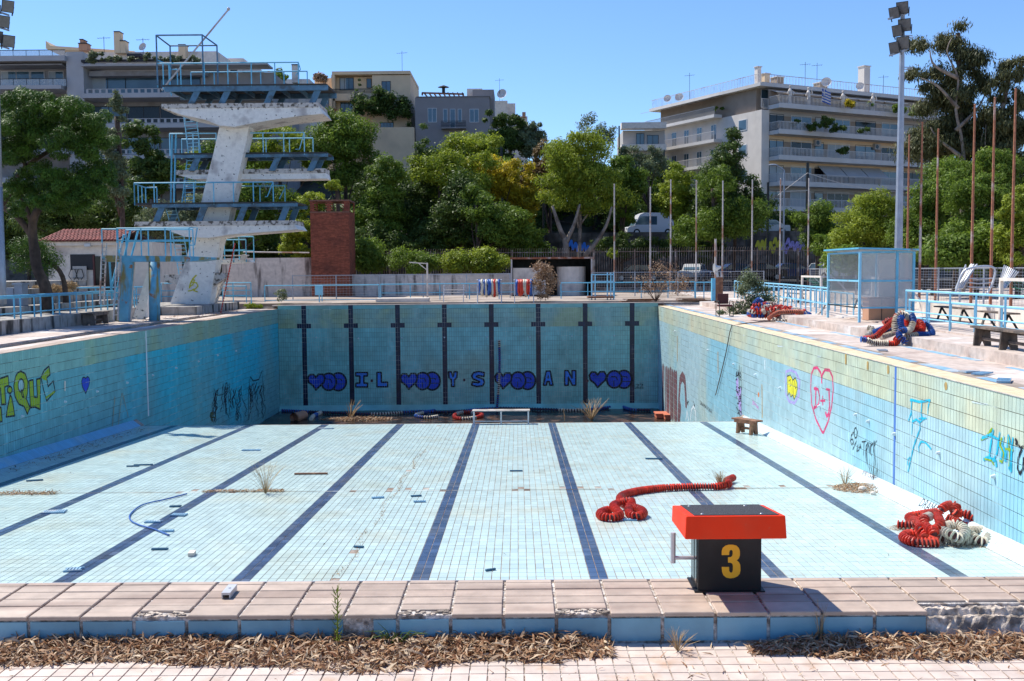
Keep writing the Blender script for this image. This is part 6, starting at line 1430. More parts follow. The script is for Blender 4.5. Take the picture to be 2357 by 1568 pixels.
# ---- apartment block on the right
ap = thing('apartment_block', 'large cream apartment block with long white balconies on the right', 'apartment block', (30, 131, 5))
ang = math.atan2(14, 26.4); fr = frame((30.2, 131, 0), ang); LR, LL = 31, 23
ZB = [21.5, 18.35, 15.2, 12.05, 8.95]        # balcony slab undersides
m = MB(); m.box(0, LR, 0, LL, 4, 21.4, fr); build(m, 'wall', 'apt_wall', ap)
m = MB(); m.box(.6, LR - .5, 1.6, LL - 1.2, 21.4, 24.3, fr); build(m, 'top_floor_wall', 'apt_tan_shade', ap)
m = MB(); m.box(-.1, 1.1, -.25, 1.0, 4, 21.4, fr); build(m, 'corner_pier', 'apt_wall', ap)
m = MB(); m.box(-.3, LR + .3, -.2, LL + .3, 24.3, 24.7, fr); build(m, 'roof', 'apt_slab', ap)
for i, z in enumerate(ZB):
    yo = -2.0
    m = MB(); m.box(1.15, LR + .1, yo, -.001, z, z + .5, fr); m.box(1.15, LR + .1, yo, yo + .12, z + .5, z + .55, fr); build(m, 'balcony_slab', 'apt_slab', ap)
    barrail(ap, fr, 1.25, LR, yo + .1, z + .5, z + 1.55, .22, bw=.075, ends=0)
    if i == 0: barrail(ap, fr, .0, 1.1, -.1, z, z + 1.3, .16)
    zf_ = z + .5
    if i < 5:
        xw = [(1.4, 3.6, 1), (4.9, 8.2, 1), (8.9, 10.3, 0), (11.1, 14.8, 2), (15.9, 19.4, 1), (20.6, 23.5, 1), (24.6, 28.2, 1), (28.9, 30.4, 0)]
        for k, (a, b, mu) in enumerate(xw):
            if i == 0: facade_pane(ap, fr, a, b, zf_ + .1, zf_ + 2.2, 1.6 - .001, mu, 'win_glass', 'frame_white'); continue
            facade_pane(ap, fr, a, b, zf_ + .05, zf_ + 2.15, -.002, mu, ('win_glass', 'win_dark', 'win_glass', 'curtain')[(k * 3 + i) % 4], 'frame_white' if k % 2 else 'dark_frame')
    m = MB(); m.box(1.15, LR, -.0015, -.0005, z + .5, z + 2.5, fr); build(m, 'wall_shade_sheet', 'apt_tan_shade', ap); m = MB(); m.box(1.15, LR, -.04, -.0015, z - .62, z - .001, fr) ; build(m, 'spandrel', 'beige' if i in (1, 2) else 'apt_grey', ap)  # thin dark sheet on the wall, shade under the balconies put into its colour
# ground floor dark shops
m = MB(); m.box(1.5, LR - 1, -.06, -.002, 5.2, 8.2, fr); build(m, 'shopfront', 'win_dark', ap)
# awnings
for k in range(3):
    x0 = 9.3 + k * 3.7; m = MB(); m.prism([frp(fr, x0, -.1, 14.9), frp(fr, x0 + 3.55, -.1, 14.9), frp(fr, x0 + 3.55, -1.85, 13.4), frp(fr, x0, -1.85, 13.4)], (0, 0, .04)); build(m, 'awning', 'awning', ap)
for k in range(5):
    x0 = 1.5 + k * 4.6; m = MB(); m.prism([frp(fr, x0, 1.4, 24.25), frp(fr, x0 + 4.3, 1.4, 24.25), frp(fr, x0 + 4.3, -1.2, 23.5), frp(fr, x0, -1.2, 23.5)], (0, 0, .04)); build(m, 'awning', 'awning', ap)
    m = MB(); m.box(x0, x0 + 4.3, -1.22, -1.2, 23.3, 23.5, fr); build(m, 'awning_valance', 'apt_tan_shade', ap)
for x, z in ((8.6, 17.4), (19.0, 17.4)): m = MB(); m.box(x, x + 1.0, -.4, -.002, z, z + .75, fr); a_ = build(m, 'air_conditioner', 'apt_grey', ap); m = MB(); m.disc(frp(fr, x + .4, -.405, z + .37), fr[2] * -1, .28, .01, 12); build(m, 'fan', 'win_dark', a_)
m = MB(); m.box(.0, LR, -.15, .1, 24.7, 24.76, fr); build(m, 'roof_kerb', 'apt_slab', ap)
barrail(ap, fr, .0, LR, -.1, 24.7, 25.8, .5, 'pole_white', .03)
frl = frame(fr[0], ang + PI / 2)   # ex' along the left face (away), ey' = -ex
def leftbox(a0, a1, d0, d1, z0, z1, nm, mt, parent=ap):   # a along left face, d outwards
    m = MB(); m.box(-d1, -d0, a0, a1, z0, z1, fr); return build(m, nm, mt, parent)
for i, z in enumerate(ZB[:4]):
    a0 = 7.5; leftbox(a0, LL, .001, 1.3, z - .1, z + .3, 'balcony_slab', 'apt_slab')
    m = MB(); q = int((LL - a0) / .18)
    for k in range(q): a = a0 + (LL - a0) * k / q; m.box(-1.27, -1.24, a - .015, a + .015, z + .3, z + 1.25, fr)
    m.box(-1.29, -1.22, a0, LL, z + 1.25, z + 1.31, fr); build(m, 'railing', 'apt_slab', ap)
    for k, a in enumerate((8.6, 11.6, 14.4, 17.2, 19.8)):
        if i == 0: continue
        leftbox(a, a + 1.1, .001, .05, z + .35, z + 2.4, 'window', 'frame_white'); leftbox(a + .08, a + .5, .051, .06, z + .45, z + 2.3, 'pane', 'win_glass'); leftbox(a + .58, a + 1.02, .051, .06, z + .45, z + 2.3, 'pane', 'win_glass')
        if k % 2: leftbox(a + 1.2, a + 2.0, .001, .04, z + .35, z + 2.4, 'shutter', 'apt_slab')
    if i > 0: leftbox(2.6, 4.2, .001, .05, z + .9, z + 2.3, 'window', 'frame_white'); leftbox(2.7, 4.1, .051, .06, z + 1.0, z + 2.2, 'pane', 'win_glass')
m = MB(); q = int(LL / .3)
for k in range(q): a = LL * k / q; m.box(-.2, -.17, a - .015, a + .015, 24.7, 25.8, fr)
m.box(-.21, -.16, 0, LL, 25.78, 25.83, fr); build(m, 'railing', 'pole_white', ap)
m = MB(); m.prism([frp(fr, -.3, 7.5, 24.28), frp(fr, -.3, LL + .3, 24.28), frp(fr, -1.8, LL + .3, 23.9), frp(fr, -1.8, 7.5, 23.9)], (0, 0, .05)); build(m, 'awning', 'apt_grey', ap)
for x, y, w_, h, mt in ((2.0, 3, .6, 2.6, 'plaster_white'), (3.4, 3.2, .8, 1.9, 'beige'), (5.6, 3.5, 1.2, 1.7, 'apt_tan_shade'), (20.4, 3, 1.1, 4.2, 'apt_wall'), (14.5, 5, 1.3, 1.9, 'apt_tan_shade')):
    m = MB(); m.box(x, x + w_, y, y + w_, 24.7, 24.7 + h, fr); c_ = build(m, 'chimney', mt, ap); m = MB(); m.box(x - .1, x + w_ + .1, y - .1, y + w_ + .1, 24.7 + h, 24.8 + h, fr); build(m, 'chimney_cap', 'apt_slab', c_)
antenna(frp(fr, 9, 2, 24.7), 3.6, 'roof aerial on the apartment block, left of the big dish'); antenna(frp(fr, 11.5, 2.5, 24.7), 3.8, 'taller roof aerial on the apartment block near the big dish'); antenna(frp(fr, 24, 3, 24.7), 3.3, 'roof aerial at the right end of the apartment block'); antenna(frp(fr, 2, 17, 24.7), 4.2, 'roof aerial at the left end of the apartment block')
dish(frp(fr, 12.6, 2, 24.7), .65, 'big white satellite dish above the apartment roof terrace'); dish(frp(fr, 18.6, 2, 24.7), .55, 'smaller white dish beside the square apartment chimney'); dish(frp(fr, 1.2, 21, 24.7), .55, 'left dish of the pair at the far roof corner'); dish(frp(fr, 2.2, 19.6, 24.7), .6, 'right dish of the pair at the far roof corner')
# statues and flag on the top balcony
for k, x in enumerate((3.2, 6.2, 12.0, 17.2)):
    p = frp(fr, x, -1.6, 22.0); m = MB(); m.tube([p, p + V3(0, 0, .5)], [.3, .24], 8); m.tube([p + V3(0, 0, .5), p + V3(.05, 0, 1.1), p + V3(0, 0, 1.7), p + V3(.0, 0, 2.05)], [.26, .2, .26, .09], 8); m.ball(p + V3(0, 0, 2.2), .15, 8, 6); m.tube([p + V3(.2, 0, 1.7), p + V3(.5, -.05, 1.5), p + V3(.35, -.1, 2.1 if k % 2 else 1.2)], .07, 5); m.tube([p + V3(-.2, 0, 1.7), p + V3(-.35, -.05, 1.3), p + V3(-.1, -.2, 1.4)], .07, 5)
    single(m, 'statue', 'plaster_white', ('leftmost', 'second', 'third', 'rightmost')[k] + ' white statue on the top apartment balcony', 'statue', p)
p = frp(fr, 8.6, -2.1, 22.6); fl_ = thing('flag', 'blue and white striped flag hanging on the top apartment balcony', 'flag', p)
m = MB(); m.tube([p + V3(-.6, 0, 1.9), p + V3(.1, 0, -.2)], .03, 4); build(m, 'flag_staff', 'steel_dull', fl_)
for k in range(9):
    m = MB(); V = []
    for q in range(6): xx = -.5 + q * .22; zz = 1.6 - k * .17 - q * .09; V += [p + V3(xx, -.05 + .06 * math.sin(q * 2), zz), p + V3(xx, -.05 + .06 * math.sin(q * 2), zz - .17)]
    m.add(V, [(2 * q, 2 * q + 1, 2 * q + 3, 2 * q + 2) for q in range(5)]); build(m, 'stripe', 'flag_blue' if k % 2 == 0 else 'plaster_white', fl_)
m = MB(); m.box(-.5, 0, -.075, -.07, .62, 1.5, (p, Vector((1, 0, -.4)).normalized(), Vector((0, 1, 0)), Vector((0, 0, 1)))); build(m, 'canton', 'flag_blue', fl_)
m = MB(); f_ = (p, Vector((1, 0, -.4)).normalized(), Vector((0, 1, 0)), Vector((0, 0, 1))); m.box(-.5, 0, -.085, -.08, .98, 1.14, f_); m.box(-.31, -.19, -.085, -.08, 1.141, 1.5, f_); m.box(-.31, -.19, -.085, -.08, .62, .979, f_); build(m, 'cross', 'plaster_white', fl_)
# ---- generic house made of boxes measured at a depth
def bxp(mb, x0, x1, y0, y1, Y, d0=0, d1=8):
    a = at(x0, y1, Y); b = at(x1, y0, Y); mb.box(a.x, b.x, Y + d0, Y + d1, min(a.z, b.z), max(a.z, b.z)); return a, b
def wpx(t, x0, x1, y0, y1, Y, mu=0, mat='win_glass', fm='dark_frame', curtain=False, sill=False):
    a = at(x0, y1, Y); b = at(x1, y0, Y); return facade_pane(t, W0, a.x, b.x, a.z, b.z, Y, mu, mat, fm, curtain=curtain)
# small white house left of the apartment block
YH_ = 140.0; h1 = thing('house', 'small white flat roofed house left of the apartment block', 'house', (rx(1475, YH_), YH_, 5))
m = MB(); bxp(m, 1434, 1530, 300, 480, YH_, 0, 8); build(m, 'wall', 'apt_grey', h1)
for y0, y1 in ((285, 300), (335, 350), (380, 395)): m = MB(); bxp(m, 1428, 1530, y0, y1, YH_, -1.6, -.001); build(m, 'balcony_front', 'plaster_white', h1)
for x0, x1, y0, y1 in ((1465, 1482, 308, 332), (1490, 1515, 312, 332), (1470, 1500, 358, 378)): wpx(h1, x0, x1, y0, y1, YH_, 1)
# beige house in the middle
YB2 = 136.0; h2 = thing('beige_house', 'beige flat roofed house with ivy behind the brick chimney', 'house', (rx(830, YB2), YB2, 5))
m = MB(); bxp(m, 764, 944, 172, 560, YB2, 1.4, 12); a = build(m, 'wall', 'beige', h2)
m = MB(); bxp(m, 764, 944, 163, 172, YB2, 0, 12); bxp(m, 764, 770, 172, 250, YB2, 0, 1.39); bxp(m, 858, 944, 172, 300, YB2, 0.2, 1.39); build(m, 'parapet', 'beige', h2)
m = MB(); bxp(m, 764, 858, 215, 232, YB2, 0, 1.39); build(m, 'balcony', 'beige', h2)
m = MB(); bxp(m, 583, 766, 206, 560, YB2, -1, 10); build(m, 'lower_wing', 'beige', h2); m = MB(); bxp(m, 714, 764, 170, 206, YB2, 3, 12); build(m, 'upper_wall', 'beige', h2)
m = MB(); bxp(m, 868, 958, 300, 560, YB2, -3, 1); build(m, 'terrace_wall', 'beige', h2)
wpx(h2, 783, 813, 180, 207, YB2 + 1.4, 2, curtain=True); wpx(h2, 845, 854, 182, 202, YB2 + 1.4, 0); wpx(h2, 880, 898, 188, 219, YB2 + .2, 1); wpx(h2, 880, 898, 236, 262, YB2 + .2, 1, fm='frame_white'); wpx(h2, 785, 812, 234, 262, YB2 + 1.4, 2); wpx(h2, 877, 905, 283, 297, YB2 + .2, 3)
for a_ in ((714, 722, 215, 248), (735, 740, 215, 250), (745, 756, 220, 255), (643, 651, 278, 291), (688, 700, 278, 291), (662, 670, 276, 300), (716, 732, 285, 303)): wpx(h2, *a_, YB2 - 1, 0)
m = MB(); a = at(764, 213, YB2); b = at(858, 213, YB2)
for k in range(34): x = a.x + (b.x - a.x) * k / 33; m.box(x - .02, x + .02, YB2, YB2 + .04, at(800, 215, YB2).z, at(800, 205, YB2).z)
m.box(a.x, b.x, YB2, YB2 + .04, at(800, 206, YB2).z, at(800, 204.5, YB2).z); build(m, 'railing', 'dark_iron', h2)
antenna(at(926, 175, YB2 + 2), 3.2, 'roof aerial at the right corner of the beige house')
# grey house
YG = 134.0; h3 = thing('grey_house', 'grey cubic house with white windows and a roof pergola', 'house', (rx(1045, YG), YG, 5))
m = MB(); bxp(m, 960, 1126, 223, 560, YG, 0, 10); build(m, 'wall', 'grey_house', h3); m = MB(); bxp(m, 1090, 1136, 200, 560, YG, 2, 9); build(m, 'stair_tower', 'grey_house', h3)
m = MB(); bxp(m, 958, 1128, 221, 224, YG, -.1, 10.2); build(m, 'parapet', 'grey_house', h3)
m = MB(); bxp(m, 1075, 1110, 204, 223, YG + 3, 0, 5); build(m, 'roof_room', 'plaster_white', h3)
for a_ in ((986, 1004, 250, 281), (1021, 1029, 252, 281), (1037, 1047, 252, 298), (1055, 1062, 252, 281), (1082, 1101, 252, 281), (1034, 1049, 308, 320)): wpx(h3, *a_, YG, 1 if a_[1] - a_[0] > 15 else 0, fm='frame_white')
m = MB(); bxp(m, 1017, 1073, 296, 299, YG, -1.3, -.001); build(m, 'balcony_slab', 'grey_house', h3)
m = MB(); a = at(1017, 296, YG); b = at(1073, 281, YG)
for k in range(30): x = a.x + (b.x - a.x) * k / 29; m.box(x - .02, x + .02, YG - 1.3, YG - 1.27, a.z, b.z)
for q in range(4): z = a.z + (b.z - a.z) * (q + 1) / 4; m.box(a.x, b.x, YG - 1.31, YG - 1.26, z - .03, z)
build(m, 'railing', 'dark_iron', h3)
m = MB()
for k in range(9): a = at(976 + k * 11, 214, YG + 1); m.bar(a, a + V3(0, 5, .3), .14)
m.bar(at(972, 214, YG + 1), at(1068, 217, YG + 1), .2); m.bar(at(972, 220, YG + 1), at(972, 213, YG + 1), .2); m.bar(at(1066, 222, YG + 1), at(1066, 215, YG + 1), .2); build(m, 'pergola', 'wood_brown', h3)
m = MB(); a = at(1021, 214, YG + 1); m.tube([a, a + V3(0, 0, .7)], .2, 8); m.tube([a + V3(0, 0, .7), a + V3(0, 0, .95)], [.75, .1], 10); single(m, 'roof_cowl', 'dark_iron', 'black chimney cowl above the pergola of the grey house', 'chimney cowl', a)
# far white houses behind
YQ = 170.0; h4 = thing('far_house', 'pale stepped houses far behind the grey house', 'house', (rx(1165, YQ), YQ, 8))
for x0, x1, y0, y1, d in ((1136, 1168, 232, 400, 0), (1150, 1186, 238, 400, 3), (1180, 1214, 268, 400, 1)): m = MB(); bxp(m, x0, x1, y0, y1, YQ + d, 0, 6); build(m, 'wall', 'plaster_white', h4)
m = MB(); bxp(m, 1202, 1210, 258, 270, YQ, 0, 1); build(m, 'chimney', 'terracotta', h4); m = MB(); bxp(m, 1158, 1166, 262, 272, YQ, -.05, 0); build(m, 'window', 'win_dark', h4)
antenna(at(1150, 232, YQ - 2), 3.5, 'roof aerial on the pale house right of the grey house'); dish(at(1156, 238, YQ - 2), .8, 'satellite dish on the pale house right of the grey house')
# ---- big grey building on the left
YL = 107.0; h5 = thing('terraced_building', 'large grey terraced building with balconies behind the pine', 'apartment block', (rx(220, YL), YL, 5))
m = MB(); bxp(m, -60, 176, 148, 560, YL, 1.8, 14); bxp(m, 196, 620, 160, 560, YL, 1.6, 14); build(m, 'wall', 'facade_grey', h5)
m = MB(); bxp(m, 173, 196, 122, 560, YL, -.6, 14); build(m, 'pillar', 'slab_grey', h5)
m = MB(); bxp(m, -60, 160, 133, 147, YL, -1.2, 1.79); bxp(m, 160, 172, 133, 151, YL, .2, 1.79); build(m, 'roof_slab', 'slab_grey', h5)
def glassrail(x0, x1, y0, y1, Y, n, mat='clear_glass'):
    a = at(x0, y1, Y); b = at(x1, y0, Y)
    for k in range(n):
        xa = a.x + (b.x - a.x) * k / n; xb = a.x + (b.x - a.x) * (k + 1) / n; m = MB(); m.box(xa + .03, xb - .03, Y, Y + .015, a.z, b.z - .06); build(m, 'glass_panel', mat, h5)
        m = MB(); m.box(xa - .02, xa + .02, Y, Y + .03, a.z, b.z - .06); build(m, 'rail_post', 'dark_iron', h5)
    m = MB(); m.box(a.x, b.x, Y - .02, Y + .04, b.z - .06, b.z); build(m, 'handrail', 'dark_iron', h5)
glassrail(-60, 150, 114, 133, YL - 1.1, 7); glassrail(150, 172, 120, 139, YL + .5, 1)
m = MB(); bxp(m, -60, 152, 200, 211, YL, -1.2, 1.79); bxp(m, 152, 172, 204, 216, YL, .1, 1.79); build(m, 'balcony_slab', 'slab_grey', h5); glassrail(-60, 152, 180, 200, YL - 1.1, 7)
m = MB(); bxp(m, -60, 148, 149, 154, YL, -.6, 1.7); build(m, 'awning', 'facade_grey', h5)
for x0, x1 in ((5, 37), (39, 67), (73, 101), (115, 145), (160, 171)): wpx(h5, x0, x1, 165, 198, YL + 1.8, 0, fm='frame_white', curtain=x0 in (5, 115))
for y0, y1 in ((225, 275), (295, 340)): wpx(h5, -40, 150, y0, y1, YL + 1.8, 5, 'win_dark')
for y in (278, 345, 410): m = MB(); bxp(m, -60, 172, y, y + 14, YL, -1.2, 1.79); build(m, 'balcony_slab', 'slab_grey', h5)
for yt, yb in ((217, 231), (286, 300), (357, 370), (425, 438)):
    m = MB(); bxp(m, 201, 620, yt, yb, YL, -1.4, 1.59); build(m, 'balcony_slab', 'slab_grey', h5); a = at(201, yt, YL - 1.3); b = at(470, yt - 14.5, YL - 1.3); barrail(h5, W0, a.x, b.x, YL - 1.3, a.z, b.z, .62, 'slab_grey', .22)
m = MB(); bxp(m, 196, 620, 149, 157, YL, -1.0, 1.59); build(m, 'roof_slab', 'slab_grey', h5); m = MB(); bxp(m, 196, 445, 140, 148, YL, -1.0, -.4); build(m, 'planter', 'dark_frame', h5)
m = MB(); bxp(m, 200, 470, 160, 174, YL, .4, 1.59); build(m, 'lintel', 'facade_grey', h5)
for x0, x1, mu in ((208, 288, 1), (291, 366, 0), (372, 460, 1)): wpx(h5, x0, x1, 177, 216, YL + 1.6, mu, curtain=x0 == 208)
for x0, x1, mu in ((212, 290, 1), (296, 366, 1), (372, 460, 1)): wpx(h5, x0, x1, 246, 284, YL + 1.6, mu, 'win_dark' if x0 > 250 else 'win_glass'); wpx(h5, x0, x1, 318, 356, YL + 1.6, mu, 'win_dark' if x0 < 250 else 'win_glass'); wpx(h5, x0, x1, 388, 424, YL + 1.6, mu, 'win_dark')
m = MB(); bxp(m, 188, 500, 118, 149, YL + 6, 0, 8); build(m, 'roof_storey', 'plaster_white', h5)
m = MB(); a = at(105, 94, YL + 7); b = at(116, 112, YL + 7); m.prism([(a.x, YL + 7, b.z), (b.x + 9, YL + 7, at(300, 124, YL + 7).z), (b.x + 9, YL + 7, at(300, 118, YL + 7).z), (b.x, YL + 7, b.z + .3), (a.x, YL + 7, a.z)], (0, 6, 0)); build(m, 'sloping_parapet', 'beige', h5)
for x0, x1, y0, y1, mt in ((263, 275, 74, 122, 'beige'), (277, 288, 95, 122, 'beige'), (181, 200, 101, 116, 'terracotta'), (184, 191, 92, 101, 'terracotta'), (411, 426, 104, 140, 'beige'), (672, 684, 150, 190, 'plaster_white')):
    m = MB(); bxp(m, x0, x1, y0, y1, YL + 5, 0, 1); c_ = build(m, 'chimney', mt, h5); m = MB(); bxp(m, x0 - 1, x1 + 1, y0 - 2, y0, YL + 5, -.1, 1.1); build(m, 'chimney_cap', 'dark_frame', c_)
m = MB(); bxp(m, 292, 324, 123, 130, YL + 4, 0, 3); build(m, 'canopy', 'dark_frame', h5)
antenna(at(240, 122, YL + 6), 1.7, 'small roof aerial left of the tall beige chimney'); antenna(at(330, 128, YL + 5), 1.8, 'roof aerial right of the two beige chimneys'); dish(at(332, 134, YL + 4), .45, 'pinkish satellite dish on the terraced building')
h6 = thing('white_house', 'white stepped house behind the top of the diving tower', 'house', (rx(560, 118), 118, 5))
for x0, x1, y0, y1, d, mt in ((470, 548, 146, 400, 0, 'plaster_white'), (548, 600, 160, 400, 2, 'apt_slab'), (600, 712, 182, 400, 4, 'plaster_white'), (470, 560, 134, 147, 2, 'apt_wall')):
    m = MB(); bxp(m, x0, x1, y0, y1, 118 + d, 0, 8); build(m, 'wall', mt, h6)
for x0, x1, y0, y1, d in ((488, 520, 155, 180, 0), (525, 545, 160, 185, 0), (558, 575, 168, 190, 2), (620, 650, 200, 215, 4), (490, 530, 215, 236, 0)): wpx(h6, x0, x1, y0, y1, 118 + d, 1, 'win_dark')
# distant right building scraps
YZ = 120; h7 = thing('house', 'low pale building glimpsed right of the rusty flagpoles', 'house', (rx(2330, YZ), YZ, 5)); m = MB(); bxp(m, 2290, 2420, 405, 560, YZ, 0, 8); build(m, 'wall', 'apt_wall', h7); m = MB(); bxp(m, 2290, 2420, 395, 405, YZ, -1, 8); build(m, 'roof', 'plaster_white', h7); m = MB(); bxp(m, 2305, 2420, 362, 392, YZ + 6, 0, 8); build(m, 'upper_wall', 'terracotta', h7)

# ================= VEGETATION =================
def cloud(cs, rs, n, size, asp=.5, droop=0, inner=.25, up=.3, flat=1.0, sd=.17):
    """n leaves spread over lobes (centre, radii); returns verts, quads, tints"""
    cs = np.array(cs, float); rs = np.array(rs, float)
    w_ = (rs[:, 0] * rs[:, 2]) ** .9; w_ /= w_.sum(); idx = rng.choice(len(cs), n, p=w_)
    d = rng.normal(size=(n, 3)); d /= np.linalg.norm(d, axis=1)[:, None]
    u = rng.random(n); rad = np.where(rng.random(n) < inner, u ** .5 * .85, np.clip(rng.normal(.95, sd, n), .3, 1.55))
    p = cs[idx] + d * rs[idx] * rad[:, None]
    nrm = d * .9 + rng.normal(size=(n, 3)) * .55 + np.array([0, 0, up]); nrm /= np.linalg.norm(nrm, axis=1)[:, None]
    a = rng.normal(size=(n, 3)); a[:, 2] -= droop * 2.5; a -= nrm * (a * nrm).sum(1)[:, None]; a /= np.linalg.norm(a, axis=1)[:, None]
    b = np.cross(nrm, a); L = size * rng.uniform(.6, 1.4, n)[:, None]
    V = np.stack([p - a * L, p + b * L * asp, p + a * L, p - b * L * asp], 1).reshape(-1, 3)
    lt = rng.normal(.5, .22, len(cs))[idx]
    T = np.clip(lt * .6 + rng.random(n) * .45 + (d[:, 2] * .08), 0, 1)
    return V, np.arange(n * 4).reshape(-1, 4), T
def lobes(c, R, n, f=(.28, .45), shape='ball'):
    out = []; rs = []
    for k in range(n):
        d = Vector((random.gauss(0, 1), random.gauss(0, 1), random.gauss(0, 1))).normalized(); q = random.uniform(.3, 1.0) ** .7
        p = Vector(c) + Vector((d.x * R[0] * q, d.y * R[1] * q, d.z * R[2] * q)); 
        if shape == 'cone':
            h = (p.z - (c[2] - R[2])) / (2 * R[2]); k_ = 1.15 - h * .95; p.x = c[0] + (p.x - c[0]) * k_; p.y = c[1] + (p.y - c[1]) * k_
        s_ = random.uniform(*f) * min(R[0], R[2] * 1.3); out.append(p); rs.append((s_ * random.uniform(.85, 1.3), s_ * random.uniform(.9, 1.2), s_ * random.uniform(.6, .9)))
    return out, rs
def limbs(t, base, targets, r0, mat, n=6):
    m = MB(); base = Vector(base)
    for q in targets:
        q = Vector(q); mid = base.lerp(q, .5) + V3(random.uniform(-.2, .2), random.uniform(-.2, .2), random.uniform(-.1, .3)) * (q - base).length * .3
        m = MB(); m.tube(smooth_path([base, mid, q], max(.15, (q - base).length / 6)), 1, n); 
        k = len(m.v) // n; 
        for i in range(k):
            c_ = sum((Vector(m.v[i * n + j]) for j in range(n)), Vector()) / n; s_ = r0 * (1 - .8 * i / max(1, k - 1))
            for j in range(n): m.v[i * n + j] = tuple(c_ + (Vector(m.v[i * n + j]) - c_) * s_)
        build(m, 'branch', mat, t, smooth=True)
def tree(name, label, cat, ell, Y, mat, n, size=.26, nl=14, zb=None, trunk=True, bark='bark', shape='ball', group=None, asp=.5, droop=0, f=(.28, .45), depth=.85, inner=.25, tr=.16, xb=None):
    """ell: list of (cx, cy, rx, ry) ellipses in measured pixels at depth Y"""
    s_ = F / Y; cs = []; rs = []
    e0 = ell[0]; c0 = at(e0[0], e0[1], Y); zb = zb if zb is not None else c0.z - e0[3] / s_ - 2
    bx = at(xb, 600, Y).x if xb else c0.x
    t = thing(name, label, cat, (bx, Y, zb), group)
    tops = []
    for (cx, cy, rx_, ry) in ell:
        c = at(cx, cy, Y); R = (rx_ / s_, rx_ / s_ * depth, ry / s_); a, b = lobes(c, R, max(3, int(nl * (rx_ * ry) / sum(q[2] * q[3] for q in ell))), f, shape); cs += a; rs += b; tops.append(c)
    V, Q, T = cloud(cs, rs, n, size, asp, droop, inner, sd=.42 if droop > 1 else .45 if name in ('dry_plant', 'leafy_bush', 'bare_shrub', 'ivy') else .21); buildnp(V, Q, T, 'crown', [mat], t)
    if trunk:
        m = MB(); p0 = V3(bx, Y, zb); m.tube(smooth_path([p0 - V3(0, 0, .2), p0.lerp(tops[0], .5) + V3(.15, 0, 0), tops[0]], .5), tr, 7); build(m, 'trunk', bark, t, smooth=True)
        limbs(t, p0.lerp(tops[0], .45), random.sample(cs, min(5, len(cs))), tr * .6, bark)
    return t
# stone pine at left
pt = thing('pine_tree', 'round topped green pine leaning at the left edge behind the railing', 'tree', (at(108, 690, 41).x, 41, .44))
Yp = 41.0
cs = []; rs = []
lob = [(10, 240, 42), (50, 232, 38), (95, 245, 42), (135, 258, 45), (175, 268, 44), (215, 285, 40), (235, 315, 30), (20, 290, 45), (70, 300, 48), (120, 310, 48), (170, 330, 44), (205, 340, 34), (0, 340, 40), (225, 390, 34), (190, 400, 40), (235, 430, 32), (150, 420, 38), (110, 400, 35), (90, 450, 38), (60, 420, 34), (205, 455, 34), (160, 465, 30), (120, 470, 30), (40, 350, 40), (-20, 280, 40), (-25, 350, 36), (20, 440, 24), (45, 480, 22), (250, 415, 20)]
for x, y, r_ in lob:
    for k in range(9):
        a = random.uniform(0, 2 * PI); q = math.sqrt(random.random()); c = at(x + math.cos(a) * q * r_, y + math.sin(a) * q * r_ * .75, Yp + random.uniform(-2.3, 1.8)); s_ = r_ / (F / Yp) * random.uniform(.38, .55); cs.append(c); rs.append((s_, s_, s_ * .8))
V, Q, T = cloud(cs, rs, 110000, .078, .18, -.5, .2, .6, sd=.09); buildnp(V, Q, T, 'crown', ['leaf_pine'], pt)
def ptube(pts, r, nm='trunk', mt='bark', par=pt, dy=0, n=8):
    m = MB(); P_ = smooth_path([at(x, y, Yp + dy) for x, y in pts], .25); rs_ = [r[0] + (r[1] - r[0]) * i / (len(P_) - 1) for i in range(len(P_))]; m.tube(P_, rs_, n); build(m, nm, mt, par, smooth=True)
ptube([(112, 720), (104, 660), (86, 620), (78, 570), (76, 510), (95, 470)], (.26, .15)); ptube([(86, 620), (80, 560), (40, 500), (-10, 470)], (.16, .1), 'branch')
ptube([(-20, 500), (10, 460), (35, 420), (60, 385), (110, 350), (160, 330)], (.17, .06), 'branch', dy=.6); ptube([(60, 385), (48, 350), (40, 310)], (.09, .04), 'branch'); ptube([(78, 520), (60, 480), (50, 440), (70, 400)], (.12, .05), 'branch'); ptube([(95, 470), (120, 450), (170, 440), (220, 420)], (.1, .03), 'branch')
t2 = thing('bent_tree', 'small bent bare trunk arching beside the pine in front of the hut', 'tree', (at(152, 700, 44).x, 44, .44))
ptube([(152, 720), (150, 670), (145, 640), (130, 615), (105, 600), (75, 592), (40, 590), (25, 580)], (.14, .05), 'trunk', 'bark', t2, 3)
cs, rs = zip(*[(at(x, y, 44), (.5, .5, .4)) for x, y in ((95, 570), (110, 590), (60, 590), (45, 570), (100, 620), (75, 560), (120, 600), (50, 610))]); V, Q, T = cloud(cs, rs, 5000, .07, .18, 0, .4); buildnp(V, Q, T, 'crown', ['leaf_pine'], t2)
G = 'trees on the slope behind the pool'
